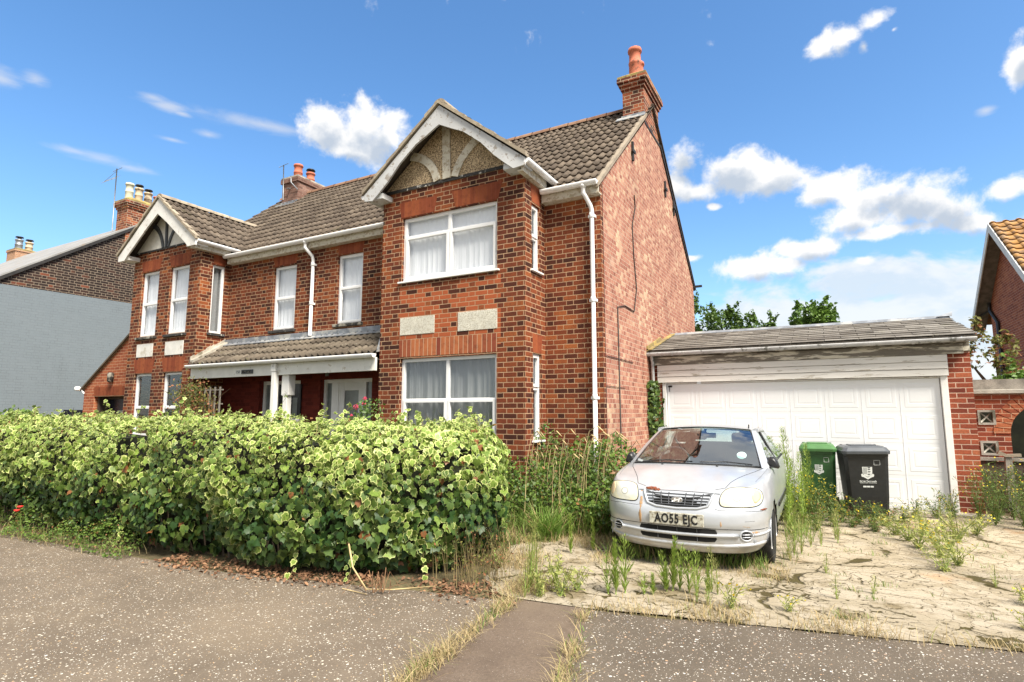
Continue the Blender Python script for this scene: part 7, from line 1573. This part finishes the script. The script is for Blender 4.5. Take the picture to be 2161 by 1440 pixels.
# small rose-like sprig by the bay
SP = thing('bay_sprig', 'small dark green sprig rising above the hedge at the left edge of the big bay', 'shrub', (-6.3, 6.9, 0)); n = 420; z = nr.uniform(.9, 1.75, n); x = -6.35 + nr.normal(0, .12, n) * (1.8 - z * .7); y = 6.95 + nr.normal(0, .1, n); scatter('leaves', 'bramble_leaf', SP, np.stack([x, y, z], 1), nr.normal(0, .6, (n, 3)) + np.array([.2, -.7, .4]), nr.normal(0, 1, (n, 3)), .045 * nr.uniform(.5, 1.3, n), OVAL, nr.uniform(0, .8, (n, 2))); m = MB(); m.tube([(-6.35, 6.95, 0), (-6.33, 6.95, 1.6)], .008, 5); m.build('stem', 'twig', SP)
# ---------------------------------------------------------------- trees and shrubs beyond
def tree(name, label, base, trunk_h, blobs, nleaf, mat, lsize, wisps=0, tm=SMALL, group=None, upright=.0):
    t = thing(name, label, 'tree', base, 0, group); m = MB(); bx, by, bz = base; m.tube([(bx, by, bz), (bx + .05, by, bz + trunk_h * .5), (bx, by, bz + trunk_h)], [.16, .12, .07], 8); tips = []
    for (cx_, cy_, cz, rx, ry_, rz) in blobs:
        m.tube([(bx, by, bz + trunk_h * .6), ((bx + cx_) / 2, (by + cy_) / 2, (bz + trunk_h * .6 + cz) / 2 + .2), (cx_, cy_, cz)], [.07, .045, .02], 6)
    m.build('trunk', 'bark', t); PP = []; LCc = []
    per = nleaf // len(blobs)
    for (cx_, cy_, cz, rx, ry_, rz) in blobs:
        d_ = norm(nr.normal(0, 1, (per, 3))); r_ = nr.uniform(.35, 1., per) ** .5; q = np.stack([cx_ + d_[:, 0] * r_ * rx, cy_ + d_[:, 1] * r_ * ry_, cz + d_[:, 2] * r_ * rz], 1)
        f = np.array([nz(a, b_, c, 1.7) + .5 * nz(a, b_, c, 4.) for a, b_, c in q]); k = f > -.16; q = q[k]; PP.append(q + nr.normal(0, .03, q.shape)); LCc.append(np.clip(.5 + f[k] * .8 + nr.normal(0, .15, k.sum()), 0, 1))
    for k in range(wisps):
        b_ = blobs[k % len(blobs)]; a_ = nr.uniform(-1.5, 1.5); p0 = np.array([b_[0] + nr.uniform(-.6, .6) * b_[3], b_[1] - .2, b_[2] + b_[5] * nr.uniform(.3, .8)]); dd = np.array([math.sin(a_) * .5, 0, math.cos(a_) * .7 + upright]) * nr.uniform(.3, .9); tt = nr.uniform(0, 1, 46); q = p0 + dd * tt[:, None] + nr.normal(0, .035, (46, 3)); PP.append(q); LCc.append(nr.uniform(.3, 1, 46))
    P = np.concatenate(PP); lc = np.concatenate(LCc); n = len(P); scatter('crown', mat, t, P, nr.normal(0, .8, (n, 3)) + np.array([0, -.4, .6]), nr.normal(0, 1, (n, 3)), lsize * nr.uniform(.6, 1.4, n), tm, np.stack([lc, lc], 1)); return t
tree('feathery_tree', 'feathery dark green tree rising behind the garage beside the gable wall', (-3.4, 21, 0), 3.4, [(-3.9, 21, 4.6, .95, .8, .9), (-3.1, 21, 4.35, .8, .7, .8), (-2.6, 21, 3.9, .6, .6, .6), (-4.4, 21, 4.0, .9, .8, .9)], 6500, 'tree_leaf', .13, 30, SMALL, upright=.3)
tree('small_tree', 'low feathery treetop just showing above the garage roof', (-2.0, 21, 0), 3.0, [(-2.1, 21, 4.25, .55, .5, .5), (-1.6, 21, 4.1, .5, .4, .40), (-2.6, 21, 4.0, .4, .4, .4)], 2200, 'tree_leaf', .12, 16, SMALL, upright=.2)
tree('round_tree', 'rounded bright green treetop above the middle of the garage roof', (-.25, 20, 0), 3.2, [(-.35, 20, 4.45, .55, .5, .5), (.1, 20, 4.4, .42, .4, .42), (-.55, 20, 4.1, .4, .4, .4), (.25, 20, 4.0, .4, .4, .4)], 4200, 'bright_tree_leaf', .12, 8, OVAL)
tree('sparse_tree', 'sparse brownish shrub between the garage and the gabled house', (3.6, 17, 0), 2.2, [(3.1, 17, 2.6, .5, .4, .5), (3.5, 17, 2.9, .6, .4, .5), (3.7, 17, 2.3, .6, .5, .4)], 520, 'climber_leaf', .10, 14, SMALL)
tree('garden_shrub', 'bushy green shrub spilling over the garden wall below the gabled house', (3.6, 14, 0), 1.6, [(3.0, 13.6, 2.02, .38, .4, .22), (3.5, 13.6, 2.1, .5, .4, .3), (4.1, 13.6, 2.2, .5, .4, .4)], 2600, 'bright_tree_leaf', .085, 6, OVAL)
tree('arch_shrub', 'dark green shrub by the fence below the garden arch', (2.75, 10.9, 0), .5, [(2.72, 10.9, .8, .22, .2, .3), (2.6, 10.8, .5, .25, .2, .3)], 900, 'plain_leaf', .05, 0, OVAL)
tree('far_tree', 'dark green bush at the far left behind the hedge', (-17.5, 6.6, 0), .8, [(-17.6, 6.6, 1.2, 1.2, .5, .45)], 1600, 'tree_leaf', .09, 0, OVAL)
# distant tree belt closing the horizon between buildings
P = []
for k in range(14000):
    x = nr.uniform(-60, 60); y = 60 + nr.uniform(-2, 2); P.append((x, y, nr.uniform(0, 1) ** .7 * (2.6 + 1.2 * nz(x, 0, 0, .35))))
n = len(P); scatter('distant_trees', 'tree_leaf', None, P, nr.normal(0, .8, (n, 3)) + np.array([0, -.8, .5]), nr.normal(0, 1, (n, 3)), .5 * nr.uniform(.5, 1.3, n), OVAL, nr.uniform(0, 1, (n, 2)), kind='stuff')
# poppies at the far left of the hedge
PY = thing('red_poppy', 'pair of small red poppies at the foot of the hedge at the far left', 'flower', (-9.3, 3.55, 0)); m = MB(); m2 = MB()
for (x, y, z) in ((-8.9, 3.45, .32), (-8.75, 3.42, .38)): m.tube([(x, y + .05, 0), (x, y, z)], .003, 5); m2.lathe((x, y, z), [(.004, -.01), (.03, .005), (.035, .02), (.02, .022)], 8)
m.build('stems', 'green_stem', PY, kind='stuff'); m2.build('flowers', 'red_petal', PY, kind='stuff')
